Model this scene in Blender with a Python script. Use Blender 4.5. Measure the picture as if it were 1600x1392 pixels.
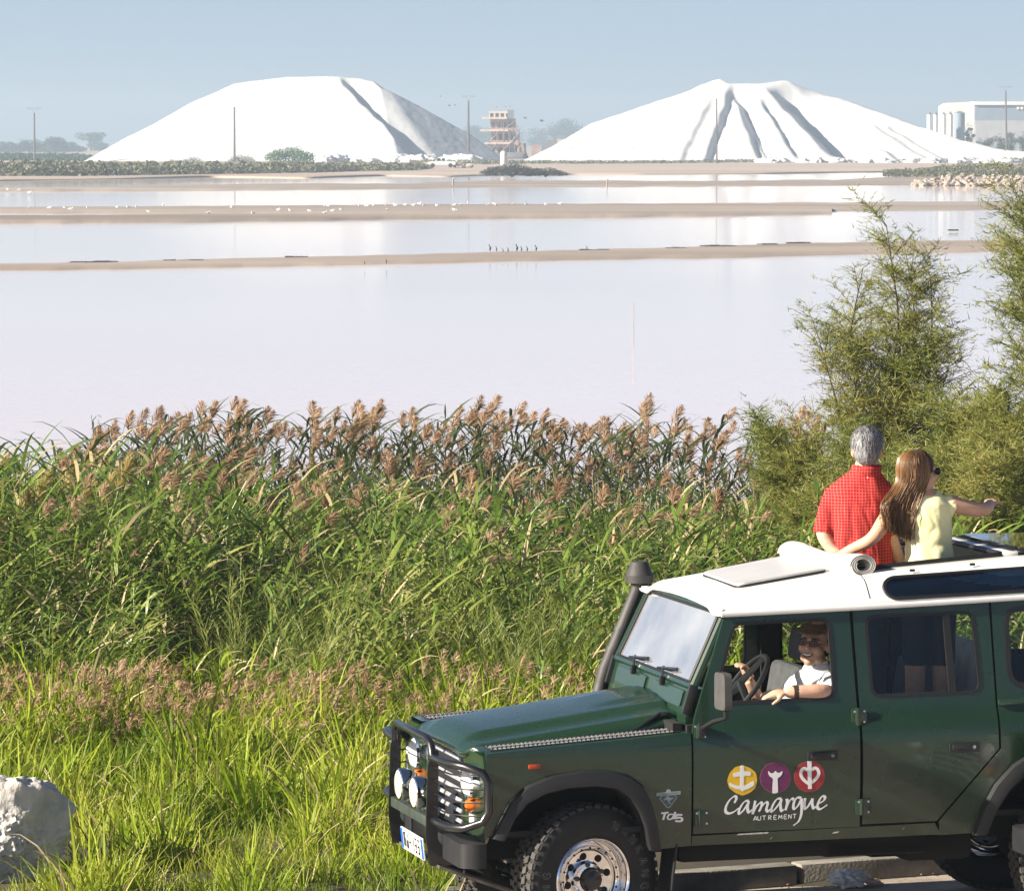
import bpy, bmesh, math, random
from math import sin, cos, pi, radians, sqrt, atan2
from mathutils import Vector, Matrix, Euler, noise
from mathutils.geometry import tessellate_polygon

for o in list(bpy.data.objects):
    bpy.data.objects.remove(o, do_unlink=True)
scene = bpy.context.scene
COL = scene.collection
R0 = random.Random(7)

# ---------------------------------------------------------------- camera
CAM_H = 4.276
FPX = 8000.0                       # focal length in photograph pixels (1600 wide)
PITCH = math.atan((696 - 222) / FPX)
cam_d = bpy.data.cameras.new('camera')
cam = bpy.data.objects.new('camera', cam_d)
COL.objects.link(cam)
cam.location = (0, 0, CAM_H)
cam.rotation_euler = (pi / 2 - PITCH, 0, 0)
cam_d.sensor_fit = 'HORIZONTAL'
cam_d.sensor_width = 36
cam_d.lens = FPX / 1600 * 36
cam_d.clip_start = 0.5
cam_d.clip_end = 60000
scene.camera = cam
scene.render.resolution_x = 1024
scene.render.resolution_y = 890

# ---------------------------------------------------------------- light
SUN_EL = radians(26)
SUN_AZ = Vector((-0.940, -0.342, 0)).normalized()      # horizontal direction towards the sun
w = bpy.data.worlds.new('World')
scene.world = w
w.use_nodes = True
nt = w.node_tree
sky = nt.nodes.new('ShaderNodeTexSky')
sky.sky_type = 'NISHITA'
sky.sun_disc = False
sky.sun_elevation = SUN_EL
sky.sun_rotation = math.atan2(SUN_AZ.x, SUN_AZ.y)
sky.altitude = 0
sky.air_density = 0.36
sky.dust_density = 0.55
sky.ozone_density = 1.2
bg = nt.nodes['Background']
bg.inputs['Strength'].default_value = 0.05
nt.links.new(sky.outputs[0], bg.inputs['Color'])
sun_d = bpy.data.lights.new('sun', 'SUN')
sun_d.energy = 5.0
sun_d.angle = radians(0.53)
sun_d.color = (1.0, 0.90, 0.75)
sun = bpy.data.objects.new('sun', sun_d)
COL.objects.link(sun)
to_sun = Vector((SUN_AZ.x * cos(SUN_EL), SUN_AZ.y * cos(SUN_EL), sin(SUN_EL)))
sun.rotation_euler = to_sun.to_track_quat('Z', 'Y').to_euler()
sun.location = (-20, -5, 30)
vs = scene.view_settings
vs.view_transform = 'Standard'
vs.look = 'None'
vs.exposure = 1.45
vs.gamma = 1.0
vs.use_curve_mapping = False

# ---------------------------------------------------------------- pixel -> place
C_RIGHT = Vector((1, 0, 0))
C_DOWN = Vector((0, -sin(PITCH), -cos(PITCH)))
C_FWD = Vector((0, cos(PITCH), -sin(PITCH)))
CPOS = Vector((0, 0, CAM_H))
CAR_O = Vector((0.206, 27.569, 0.0))
CAR_ROT = Euler((0.003, -0.0109, 0.2448), 'XYZ')
CAR_M = Matrix.Translation(CAR_O) @ CAR_ROT.to_matrix().to_4x4()
CAR_I = CAR_M.inverted()

def ray(u, v):
    return (C_RIGHT * ((u - 800) / FPX) + C_DOWN * ((v - 696) / FPX) + C_FWD)
def at_depth(u, v, D):                 # point on the pixel's ray at world Y = D
    d = ray(u, v)
    return CPOS + d * (D / d.y)
def on_ground(u, v, z=0.0):
    d = ray(u, v)
    return CPOS + d * ((z - CAM_H) / d.z)
def car_at(u, v, axis, val):           # car-local point (x rear, y right, z up) on a plane
    d = CAR_I.to_3x3() @ ray(u, v)
    c = CAR_I @ CPOS
    return c + d * ((val - c[axis]) / d[axis])
def side_xz(u, v, y=-0.875):
    p = car_at(u, v, 1, y)
    return (p.x, p.z)

# ---------------------------------------------------------------- materials
MATS = {}
def mat(name, col, rough=0.5, metal=0.0, var=0.0, vscale=8.0, coat=0.0, bump=0.0, bscale=30.0,
        col2=None, spec=0.5, sub=0.0, trans=0.0, detail=5.0, rvar=0.0, coord='Object', stretch=None):
    if name in MATS:
        return MATS[name]
    m = bpy.data.materials.new(name)
    m.use_nodes = True
    t = m.node_tree
    b = t.nodes['Principled BSDF']
    b.inputs['Roughness'].default_value = rough
    b.inputs['Metallic'].default_value = metal
    b.inputs['Specular IOR Level'].default_value = spec
    b.inputs['Coat Weight'].default_value = coat
    b.inputs['Coat Roughness'].default_value = 0.05
    c4 = (col[0], col[1], col[2], 1)
    b.inputs['Base Color'].default_value = c4
    tc = t.nodes.new('ShaderNodeTexCoord')
    mp = t.nodes.new('ShaderNodeMapping')
    t.links.new(tc.outputs[coord], mp.inputs[0])
    if stretch:
        mp.inputs['Scale'].default_value = stretch
    if var or col2:
        nz = t.nodes.new('ShaderNodeTexNoise')
        nz.inputs['Scale'].default_value = vscale
        nz.inputs['Detail'].default_value = detail
        t.links.new(mp.outputs[0], nz.inputs['Vector'])
        rmp = t.nodes.new('ShaderNodeValToRGB')
        rmp.color_ramp.elements[0].position = 0.32
        rmp.color_ramp.elements[1].position = 0.68
        a = [max(0, x * (1 - var)) for x in col]
        d = col2 if col2 else [min(1, x * (1 + var)) for x in col]
        rmp.color_ramp.elements[0].color = (a[0], a[1], a[2], 1)
        rmp.color_ramp.elements[1].color = (d[0], d[1], d[2], 1)
        t.links.new(nz.outputs[0], rmp.inputs[0])
        t.links.new(rmp.outputs[0], b.inputs['Base Color'])
        if rvar:
            mr = t.nodes.new('ShaderNodeMapRange')
            mr.inputs['To Min'].default_value = rough - rvar
            mr.inputs['To Max'].default_value = rough + rvar
            t.links.new(nz.outputs[0], mr.inputs['Value'])
            t.links.new(mr.outputs[0], b.inputs['Roughness'])
    if bump:
        n2 = t.nodes.new('ShaderNodeTexNoise')
        n2.inputs['Scale'].default_value = bscale
        n2.inputs['Detail'].default_value = 6
        t.links.new(mp.outputs[0], n2.inputs['Vector'])
        bp = t.nodes.new('ShaderNodeBump')
        bp.inputs['Strength'].default_value = bump
        bp.inputs['Distance'].default_value = 0.02
        t.links.new(n2.outputs[0], bp.inputs['Height'])
        t.links.new(bp.outputs[0], b.inputs['Normal'])
    MATS[name] = m
    return m

def leaf_mat(name, cols, transl=0.35, rough=0.45, scale=0.6, spec=0.4):
    """foliage: colour varies per leaf clump in space, part of the light passes through"""
    if name in MATS:
        return MATS[name]
    m = bpy.data.materials.new(name)
    m.use_nodes = True
    t = m.node_tree
    for n in list(t.nodes):
        t.nodes.remove(n)
    out = t.nodes.new('ShaderNodeOutputMaterial')
    geo = t.nodes.new('ShaderNodeNewGeometry')
    info = t.nodes.new('ShaderNodeObjectInfo')
    nz = t.nodes.new('ShaderNodeTexNoise')
    nz.inputs['Scale'].default_value = scale
    nz.inputs['Detail'].default_value = 4
    t.links.new(geo.outputs['Position'], nz.inputs['Vector'])
    ad = t.nodes.new('ShaderNodeMath'); ad.operation = 'MULTIPLY_ADD'
    ad.inputs[1].default_value = 0.35
    t.links.new(geo.outputs['Random Per Island'], ad.inputs[0])
    t.links.new(nz.outputs[0], ad.inputs[2])
    sb = t.nodes.new('ShaderNodeMath'); sb.operation = 'SUBTRACT'
    sb.inputs[1].default_value = 0.17
    t.links.new(ad.outputs[0], sb.inputs[0])
    r = t.nodes.new('ShaderNodeValToRGB')
    r.color_ramp.elements[0].position = 0.25
    r.color_ramp.elements[1].position = 0.75
    n = len(cols)
    for i, c in enumerate(cols):
        p = 0.25 + 0.5 * i / (n - 1)
        e = r.color_ramp.elements[0] if i == 0 else (r.color_ramp.elements[-1] if i == n - 1 else r.color_ramp.elements.new(p))
        e.color = (c[0], c[1], c[2], 1)
    t.links.new(sb.outputs[0], r.inputs[0])
    pr = t.nodes.new('ShaderNodeBsdfPrincipled')
    pr.inputs['Roughness'].default_value = rough
    pr.inputs['Specular IOR Level'].default_value = spec
    t.links.new(r.outputs[0], pr.inputs['Base Color'])
    tr = t.nodes.new('ShaderNodeBsdfTranslucent')
    t.links.new(r.outputs[0], tr.inputs['Color'])
    mx = t.nodes.new('ShaderNodeMixShader')
    mx.inputs[0].default_value = transl
    t.links.new(pr.outputs[0], mx.inputs[1])
    t.links.new(tr.outputs[0], mx.inputs[2])
    t.links.new(mx.outputs[0], out.inputs['Surface'])
    MATS[name] = m
    return m

def glass_mat(name, tint=(0.9, 0.95, 0.93), rough=0.0, refl=1.0, sky_veil=0.0):
    if name in MATS:
        return MATS[name]
    m = bpy.data.materials.new(name)
    m.use_nodes = True
    t = m.node_tree
    for n in list(t.nodes):
        t.nodes.remove(n)
    out = t.nodes.new('ShaderNodeOutputMaterial')
    tr = t.nodes.new('ShaderNodeBsdfTransparent')
    tr.inputs[0].default_value = (tint[0], tint[1], tint[2], 1)
    gl = t.nodes.new('ShaderNodeBsdfGlossy')
    gl.inputs['Roughness'].default_value = rough
    fr = t.nodes.new('ShaderNodeFresnel')
    fr.inputs['IOR'].default_value = 1.5
    mu = t.nodes.new('ShaderNodeMath'); mu.operation = 'MULTIPLY'; mu.inputs[1].default_value = refl
    mu.use_clamp = True
    t.links.new(fr.outputs[0], mu.inputs[0])
    mx = t.nodes.new('ShaderNodeMixShader')
    t.links.new(mu.outputs[0], mx.inputs[0])
    t.links.new(tr.outputs[0], mx.inputs[1])
    t.links.new(gl.outputs[0], mx.inputs[2])
    last = mx.outputs[0]
    if sky_veil:                               # pale uneven film, painting the white sky reflection into the glass
        df = t.nodes.new('ShaderNodeBsdfDiffuse'); df.inputs['Color'].default_value = (.72, .73, .72, 1)
        tc = t.nodes.new('ShaderNodeTexCoord')
        nz = t.nodes.new('ShaderNodeTexNoise'); nz.inputs['Scale'].default_value = 2.6; nz.inputs['Detail'].default_value = 6
        t.links.new(tc.outputs['Object'], nz.inputs['Vector'])
        mr = t.nodes.new('ShaderNodeMapRange'); mr.inputs['From Min'].default_value = .3; mr.inputs['From Max'].default_value = .7
        mr.inputs['To Min'].default_value = sky_veil * .6; mr.inputs['To Max'].default_value = sky_veil * 1.3
        t.links.new(nz.outputs[0], mr.inputs['Value'])
        m2 = t.nodes.new('ShaderNodeMixShader')
        t.links.new(mr.outputs[0], m2.inputs[0]); t.links.new(last, m2.inputs[1]); t.links.new(df.outputs[0], m2.inputs[2])
        last = m2.outputs[0]
    t.links.new(last, out.inputs['Surface'])
    MATS[name] = m
    return m

# ---------------------------------------------------------------- mesh helpers
class MB:
    """collects pieces into one bmesh; build() links it as one object"""
    def __init__(self):
        self.bm = bmesh.new()
    def add(self, verts, faces):
        vs_ = [self.bm.verts.new(v) for v in verts]
        for f in faces:
            try:
                self.bm.faces.new([vs_[i] for i in f])
            except ValueError:
                pass
        return vs_
    def box(self, c, s, rot=None, bev=0.0, seg=2):
        b = bmesh.new()
        bmesh.ops.create_cube(b, size=1.0)
        for v in b.verts:
            v.co = Vector((v.co.x * s[0], v.co.y * s[1], v.co.z * s[2]))
        if bev > 0:
            bmesh.ops.bevel(b, geom=list(b.edges), offset=bev, segments=seg, affect='EDGES', profile=0.6)
        M = Matrix.Translation(Vector(c)) @ (rot.to_matrix().to_4x4() if rot else Matrix())
        self.merge(b, M)
        return self
    def merge(self, b, M=None):
        if M is not None:
            bmesh.ops.transform(b, matrix=M, verts=b.verts)
        b.verts.index_update()
        mp = [self.bm.verts.new(v.co) for v in b.verts]
        for f in b.faces:
            try:
                self.bm.faces.new([mp[v.index] for v in f.verts])
            except ValueError:
                pass
        b.free()
    def tube(self, pts, rad, n=8, cap=True, closed=False):
        pts = [Vector(p) for p in pts]
        m = len(pts)
        rads = rad if isinstance(rad, (list, tuple)) else [rad] * m
        rings = []
        prev = None
        for i, p in enumerate(pts):
            if closed:
                t = (pts[(i + 1) % m] - pts[i - 1])
            elif i == 0:
                t = pts[1] - p
            elif i == m - 1:
                t = p - pts[i - 1]
            else:
                t = (pts[i + 1] - p).normalized() + (p - pts[i - 1]).normalized()
            t = t.normalized() if t.length > 1e-9 else Vector((0, 0, 1))
            if prev is None:
                a = Vector((0, 0, 1)) if abs(t.z) < 0.9 else Vector((1, 0, 0))
                u = t.cross(a).normalized()
            else:
                u = (prev - t * prev.dot(t))
                u = u.normalized() if u.length > 1e-6 else t.orthogonal().normalized()
            prev = u
            wv = t.cross(u)
            r = rads[i]
            rx, ry = (r if isinstance(r, (list, tuple)) else (r, r))
            rings.append([self.bm.verts.new(p + u * (cos(2 * pi * k / n) * rx) + wv * (sin(2 * pi * k / n) * ry)) for k in range(n)])
        L = m if closed else m - 1
        for i in range(L):
            a, b = rings[i], rings[(i + 1) % m]
            for k in range(n):
                self.bm.faces.new((a[k], a[(k + 1) % n], b[(k + 1) % n], b[k]))
        if cap and not closed:
            self.bm.faces.new(list(reversed(rings[0])))
            self.bm.faces.new(rings[-1])
        return self
    def lathe(self, prof, n=32, axis='Z', c=(0, 0, 0), close=False, caps=True):
        """prof: list of (radius, height)"""
        c = Vector(c)
        rings = []
        for (r, h) in prof:
            ring = []
            for k in range(n):
                a = 2 * pi * k / n
                if axis == 'Z':
                    v = Vector((r * cos(a), r * sin(a), h))
                elif axis == 'Y':
                    v = Vector((r * cos(a), h, r * sin(a)))
                else:
                    v = Vector((h, r * cos(a), r * sin(a)))
                ring.append(self.bm.verts.new(c + v))
            rings.append(ring)
        m = len(rings)
        for i in range(m if close else m - 1):
            a, b = rings[i], rings[(i + 1) % m]
            for k in range(n):
                self.bm.faces.new((a[k], a[(k + 1) % n], b[(k + 1) % n], b[k]))
        if not close and caps:
            for ring, pr in ((rings[0], prof[0]), (rings[-1], prof[-1])):
                if pr[0] > 1e-5:
                    self.bm.faces.new(ring)
        return self
    def prism(self, outline, d0, d1, fn):
        """outline 2D polygon, extruded between d0 and d1; fn(a, b, d) -> xyz"""
        n = len(outline)
        A = [self.bm.verts.new(fn(a, b, d0)) for a, b in outline]
        B = [self.bm.verts.new(fn(a, b, d1)) for a, b in outline]
        tris = tessellate_polygon([[Vector((a, b, 0)) for a, b in outline]])
        for t in tris:
            try:
                self.bm.faces.new([A[i] for i in t]); self.bm.faces.new([B[i] for i in reversed(t)])
            except ValueError:
                pass
        for i in range(n):
            j = (i + 1) % n
            try:
                self.bm.faces.new((A[i], A[j], B[j], B[i]))
            except ValueError:
                pass
        return self
    def ball(self, c, r, R=None, u=16, v=10):
        b = bmesh.new()
        bmesh.ops.create_uvsphere(b, u_segments=u, v_segments=v, radius=1.0)
        rr = r if isinstance(r, (list, tuple)) else (r, r, r)
        for q in b.verts:
            q.co = Vector((q.co.x * rr[0], q.co.y * rr[1], q.co.z * rr[2]))
        M = Matrix.Translation(Vector(c)) @ (R.to_4x4() if R is not None else Matrix())
        self.merge(b, M)
        return self
    def build_split(self, name, material, parent=None, smooth=35):
        """every separate piece becomes an object of its own"""
        bm = self.bm
        bmesh.ops.remove_doubles(bm, verts=bm.verts, dist=1e-6)
        bmesh.ops.recalc_face_normals(bm, faces=bm.faces)
        bm.verts.index_update()
        seen = set(); out = []
        for v0 in bm.verts:
            if v0.index in seen:
                continue
            stack = [v0]; isl = []
            seen.add(v0.index)
            while stack:
                v = stack.pop(); isl.append(v)
                for e in v.link_edges:
                    o = e.other_vert(v)
                    if o.index not in seen:
                        seen.add(o.index); stack.append(o)
            idx = {v.index: i for i, v in enumerate(isl)}
            fs = {f for v in isl for f in v.link_faces}
            me = bpy.data.meshes.new(name)
            me.from_pydata([v.co[:] for v in isl], [], [[idx[v.index] for v in f.verts] for f in fs])
            out.append(link(name, me, material, parent, smooth))
        bm.free()
        return out
    def build(self, name, material, parent=None, smooth=35, loc=None, rot=None, fix=True, doubles=True):
        if doubles:
            bmesh.ops.remove_doubles(self.bm, verts=self.bm.verts, dist=1e-5)
        if fix:
            bmesh.ops.recalc_face_normals(self.bm, faces=self.bm.faces)
        me = bpy.data.meshes.new(name)
        self.bm.to_mesh(me)
        self.bm.free()
        return link(name, me, material, parent, smooth, loc, rot)

def link(name, me, material, parent=None, smooth=35, loc=None, rot=None):
    if smooth:
        for p in me.polygons:
            p.use_smooth = True
        if smooth < 180:
            me.set_sharp_from_angle(angle=radians(smooth))
    mats = material if isinstance(material, (list, tuple)) else [material]
    if not me.materials:
        for m in mats:
            me.materials.append(m)
    o = bpy.data.objects.new(name, me)
    COL.objects.link(o)
    if parent:
        o.parent = parent
    if loc is not None:
        o.location = loc
    if rot is not None:
        o.rotation_euler = rot
    return o
def tag(o, label, cat, group=None):
    o['label'] = label
    o['category'] = cat
    if group:
        o['group'] = group
    return o
def kind(o, k, label=None, cat=None):
    o['kind'] = k
    if label:
        o['label'] = label
    if cat:
        o['category'] = cat
    return o
def empty(name, loc=(0, 0, 0), rot=(0, 0, 0)):
    o = bpy.data.objects.new(name, None)
    o.empty_display_size = 0.2
    COL.objects.link(o)
    o.location = loc
    o.rotation_euler = rot
    return o
def copy_tree(o, parent=None):
    c = o.copy()
    COL.objects.link(c)
    if parent is not None:
        c.parent = parent
    for ch in list(o.children):
        copy_tree(ch, c)
    return c
def rpoly(pts, r, seg=5):
    """polygon with rounded corners; r a number or one per corner"""
    n = len(pts)
    out = []
    for i in range(n):
        p0, p, p1 = Vector(pts[i - 1]), Vector(pts[i]), Vector(pts[(i + 1) % n])
        rr = r[i] if isinstance(r, (list, tuple)) else r
        if rr <= 0:
            out.append((p.x, p.y)); continue
        a = (p0 - p); b = (p1 - p)
        d = min(rr, a.length * 0.48, b.length * 0.48)
        A = p + a.normalized() * d
        B = p + b.normalized() * d
        for k in range(seg + 1):
            t = k / seg
            q = A * (1 - t) ** 2 + p * (2 * t * (1 - t)) + B * t * t
            out.append((q.x, q.y))
    return out
def grid_mesh(name, nx, ny, fn, material, parent=None, smooth=180):
    vs_ = [fn(i / (nx - 1), j / (ny - 1)) for j in range(ny) for i in range(nx)]
    fs = [(j * nx + i, j * nx + i + 1, (j + 1) * nx + i + 1, (j + 1) * nx + i) for j in range(ny - 1) for i in range(nx - 1)]
    me = bpy.data.meshes.new(name)
    me.from_pydata([tuple(v) for v in vs_], [], fs)
    return link(name, me, material, parent, smooth)
def interp(tab, x):
    if x <= tab[0][0]:
        return tab[0][1]
    for (a, b), (c, d) in zip(tab, tab[1:]):
        if x <= c:
            return b + (d - b) * (x - a) / (c - a)
    return tab[-1][1]
def smoothstep(a, b, x):
    t = max(0.0, min(1.0, (x - a) / (b - a)))
    return t * t * (3 - 2 * t)
def fbm(x, y, z=0.0, o=4):
    s = 0; a = 0.5; f = 1
    for i in range(o):
        s += a * noise.noise((x * f, y * f, z * f + i * 7.3)); a *= 0.5; f *= 2
    return s
def evaluated(o):
    bpy.context.view_layer.update()
    dg = bpy.context.evaluated_depsgraph_get()
    return bpy.data.meshes.new_from_object(o.evaluated_get(dg))
def remeshed(mb, voxel=0.008, smooth_it=8, fac=0.5):
    """union of overlapping pieces -> one continuous skin"""
    bmesh.ops.recalc_face_normals(mb.bm, faces=mb.bm.faces)
    me = bpy.data.meshes.new('tmp')
    mb.bm.to_mesh(me)
    mb.bm.free()
    o = bpy.data.objects.new('tmp', me)
    COL.objects.link(o)
    rm = o.modifiers.new('r', 'REMESH')
    rm.mode = 'VOXEL'
    rm.voxel_size = voxel
    sm = o.modifiers.new('s', 'SMOOTH')
    sm.factor = fac
    sm.iterations = smooth_it
    out = evaluated(o)
    bpy.data.objects.remove(o, do_unlink=True)
    return out
def stroke_ribbon(mb, pts, wfun, fn, sub=6):
    """flat pen stroke: pts 2D polyline -> Catmull-Rom ribbon; fn(a, b, lift) -> xyz"""
    P = [Vector(p) for p in pts]
    Q = []
    for i in range(len(P) - 1):
        p0 = P[max(i - 1, 0)]; p1 = P[i]; p2 = P[i + 1]; p3 = P[min(i + 2, len(P) - 1)]
        for k in range(sub):
            t = k / sub
            Q.append(0.5 * ((2 * p1) + (p2 - p0) * t + (2 * p0 - 5 * p1 + 4 * p2 - p3) * t * t + (3 * p1 - p0 - 3 * p2 + p3) * t ** 3))
    Q.append(P[-1])
    prev = None
    for i, q in enumerate(Q):
        t = (Q[min(i + 1, len(Q) - 1)] - Q[max(i - 1, 0)])
        t = t.normalized() if t.length > 1e-9 else Vector((1, 0))
        nrm = Vector((-t.y, t.x))
        hw = wfun(t, i / (len(Q) - 1)) * 0.5
        a = q + nrm * hw; b = q - nrm * hw
        cur = (mb.bm.verts.new(fn(a.x, a.y, i * 1.5e-5)), mb.bm.verts.new(fn(b.x, b.y, i * 1.5e-5)))
        if prev:
            try:
                mb.bm.faces.new((prev[0], prev[1], cur[1], cur[0]))
            except ValueError:
                pass
        prev = cur
# ================================================================ the green four wheel drive car
PAINT = mat('green_paint', (0.010, 0.031, 0.015), 0.27, var=0.05, vscale=3, coat=0.4, bump=0.015, bscale=5, rvar=0.06)
PAINT_IN = mat('interior_trim', (0.012, 0.013, 0.013), 0.7, var=0.2, vscale=20)
WHITE = mat('roof_white', (0.78, 0.78, 0.75), 0.32, var=0.05, vscale=2.5, coat=0.3)
BLACKP = mat('black_plastic', (0.010, 0.011, 0.013), 0.55, var=0.25, vscale=10, bump=0.05, bscale=120)
BLACKM = mat('black_metal', (0.010, 0.010, 0.011), 0.32, var=0.2, vscale=14, coat=0.3)
RUBBER = mat('tyre_rubber', (0.013, 0.013, 0.014), 0.75, var=0.3, vscale=9, bump=0.15, bscale=60)
TREAD = mat('tread_rubber', (0.05, 0.046, 0.042), 0.85, var=0.35, vscale=18, bump=0.2, bscale=60)
SEAL = mat('window_rubber', (0.008, 0.008, 0.009), 0.5, var=0.1)
CHROME = mat('chrome', (0.80, 0.80, 0.82), 0.07, 1.0, var=0.05, vscale=20)
ALU = mat('chequer_aluminium', (0.17, 0.17, 0.175), 0.4, 0.7, var=0.3, vscale=40)
STEEL = mat('worn_steel', (0.20, 0.19, 0.18), 0.45, 0.8, var=0.3, vscale=20)
LENS = mat('lamp_lens', (0.75, 0.76, 0.74), 0.12, 0.0, var=0.08, vscale=40, coat=0.6)
SPOTLENS = mat('spot_lens', (0.78, 0.72, 0.58), 0.2, 0.0, var=0.06, vscale=30, coat=0.6)
AMBER = mat('amber_lens', (0.75, 0.16, 0.01), 0.2, var=0.15, vscale=40, coat=0.5)
AMBERD = mat('amber_dull', (0.30, 0.045, 0.012), 0.3, var=0.15, vscale=40)
DECALW = mat('decal_white', (0.78, 0.80, 0.82), 0.5, var=0.03)
DECALY = mat('decal_yellow', (0.72, 0.46, 0.02), 0.5, var=0.06, vscale=30)
DECALP = mat('decal_purple', (0.13, 0.018, 0.09), 0.5, var=0.08, vscale=30)
DECALR = mat('decal_red', (0.34, 0.02, 0.025), 0.5, var=0.08, vscale=30)
DECALG = mat('decal_edge', (0.22, 0.09, 0.10), 0.5, var=0.08, vscale=30)
DECALGREY = mat('decal_grey', (0.30, 0.36, 0.38), 0.5, var=0.05)
DECALDK = mat('decal_slate', (0.05, 0.09, 0.10), 0.5, var=0.05)
GLASS = glass_mat('clear_glass', (0.90, 0.94, 0.92), 0.0, 0.9)
GLASSW = glass_mat('windscreen_glass', (0.84, 0.90, 0.88), 0.0, 2.6, sky_veil=.18)
GLASSA = glass_mat('tinted_glass', (0.55, 0.70, 0.76), 0.02, 2.6)
SEATG = mat('seat_grey', (0.085, 0.085, 0.09), 0.8, var=0.2, vscale=15, bump=0.1, bscale=80)
MATTE = mat('mat_black', (0.006, 0.006, 0.006), 0.9, var=0.1)
CANVAS = mat('canvas_offwhite', (0.66, 0.64, 0.58), 0.8, var=0.06, vscale=12, bump=0.1, bscale=60)
BARE = mat('scuffed_metal', (0.55, 0.57, 0.56), 0.35, 0.6, var=0.2, vscale=60)

def dirty_paint(m):
    """road dirt caught on the lower body, in uneven patches"""
    t = m.node_tree
    bs = t.nodes['Principled BSDF']
    src = bs.inputs['Base Color'].links[0].from_socket
    tc = t.nodes.new('ShaderNodeTexCoord'); sp = t.nodes.new('ShaderNodeSeparateXYZ')
    t.links.new(tc.outputs['Object'], sp.inputs[0])
    mr = t.nodes.new('ShaderNodeMapRange'); mr.inputs['From Min'].default_value = .50; mr.inputs['From Max'].default_value = 1.0
    mr.inputs['To Min'].default_value = .45; mr.inputs['To Max'].default_value = .04
    t.links.new(sp.outputs['Z'], mr.inputs['Value'])
    nz = t.nodes.new('ShaderNodeTexNoise'); nz.inputs['Scale'].default_value = 7; nz.inputs['Detail'].default_value = 8; nz.inputs['Roughness'].default_value = .7
    t.links.new(tc.outputs['Object'], nz.inputs['Vector'])
    r = t.nodes.new('ShaderNodeMapRange'); r.inputs['From Min'].default_value = .30; r.inputs['From Max'].default_value = .85
    t.links.new(nz.outputs[0], r.inputs['Value'])
    mu = t.nodes.new('ShaderNodeMath'); mu.operation = 'MULTIPLY'
    t.links.new(mr.outputs[0], mu.inputs[0]); t.links.new(r.outputs[0], mu.inputs[1])
    mx = t.nodes.new('ShaderNodeMix'); mx.data_type = 'RGBA'
    t.links.new(mu.outputs[0], mx.inputs['Factor']); t.links.new(src, mx.inputs['A']); mx.inputs['B'].default_value = (.085, .075, .055, 1)
    t.links.new(mx.outputs['Result'], bs.inputs['Base Color'])
dirty_paint(PAINT)
YT = [(0.48, .855), (0.62, .868), (.85, .882), (1.02, .888), (1.09, .886), (1.14, .880), (1.18, .868), (1.22, .850), (1.26, .841), (1.31, .834), (1.78, .772)]
def YS(z):
    return interp(YT, z)
ZCUT = [.62, .85, 1.02, 1.06, 1.09, 1.115, 1.14, 1.16, 1.18, 1.20, 1.22, 1.24, 1.26, 1.31]

def side_panel(name, outline, holes, s, material, parent, off=0.0, thick=0.022, yfun=YS, cuts=True):
    """sheet following the body side; s = -1 is the side with the driver's door"""
    loops = [outline] + list(holes)
    flat = [p for L in loops for p in L]
    tris = tessellate_polygon([[Vector((a, b, 0)) for a, b in L] for L in loops])
    bm = bmesh.new()
    V = [bm.verts.new((a, 0, b)) for a, b in flat]
    for t in tris:
        try:
            bm.faces.new([V[i] for i in t])
        except ValueError:
            pass
    if cuts:
        for z in ZCUT:
            bmesh.ops.bisect_plane(bm, geom=list(bm.verts) + list(bm.edges) + list(bm.faces), plane_co=(0, 0, z), plane_no=(0, 0, 1), dist=1e-5)
    for v in bm.verts:
        v.co.y = s * (yfun(v.co.z) + off)
    bmesh.ops.recalc_face_normals(bm, faces=bm.faces)
    bnd = [e for e in bm.edges if e.is_boundary]
    inner = {v: bm.verts.new((v.co.x, v.co.y - s * thick, v.co.z)) for v in list(bm.verts)}
    for f in list(bm.faces):
        bm.faces.new([inner[v] for v in reversed(f.verts)])
    for e in bnd:
        a, b = e.verts
        bm.faces.new((a, b, inner[b], inner[a]))
    m = MB(); m.bm.free(); m.bm = bm
    return m.build(name, material, parent, smooth=32)
def frame_ring(name, outline, wid, s, material, parent, off=0.004, thick=0.016, yfun=YS):
    """rubber seal: ring between the outline grown by wid and the outline shrunk a little"""
    n = len(outline)
    cx = sum(p[0] for p in outline) / n; cz = sum(p[1] for p in outline) / n
    def grow(d):
        out = []
        for i in range(n):
            p0, p, p1 = Vector(outline[i - 1]), Vector(outline[i]), Vector(outline[(i + 1) % n])
            t = (p1 - p0).normalized(); nr = Vector((t.y, -t.x))
            if nr.dot(p - Vector((cx, cz))) < 0:
                nr = -nr
            q = p + nr * d
            out.append((q.x, q.y))
        return out
    return side_panel(name, grow(wid), [grow(-0.006)], s, material, parent, off=off, thick=thick, yfun=yfun, cuts=False)

def hinge(s, x, z, parent, w_=0.075, h_=0.085):
    y = YS(z)
    m = MB()
    m.box((x, s * (y + 0.006), z), (w_, 0.014, h_), bev=0.004)
    m.tube([(x - 0.012, s * (y + 0.014), z - h_ * .5), (x - 0.012, s * (y + 0.014), z + h_ * .5)], 0.010, 8)
    o = m.build('hinge', PAINT, parent)
    b = MB()
    for dx, dz in ((-.027, .028), (.027, .028), (.027, -.028)):
        b.lathe([(0.0, 0.003), (.005, .002), (.006, -.002)], 8, 'Y', (x + dx, s * (y + 0.0145), z + dz))
    b.build_split('hinge_bolt', BARE, parent)
    return o

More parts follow.
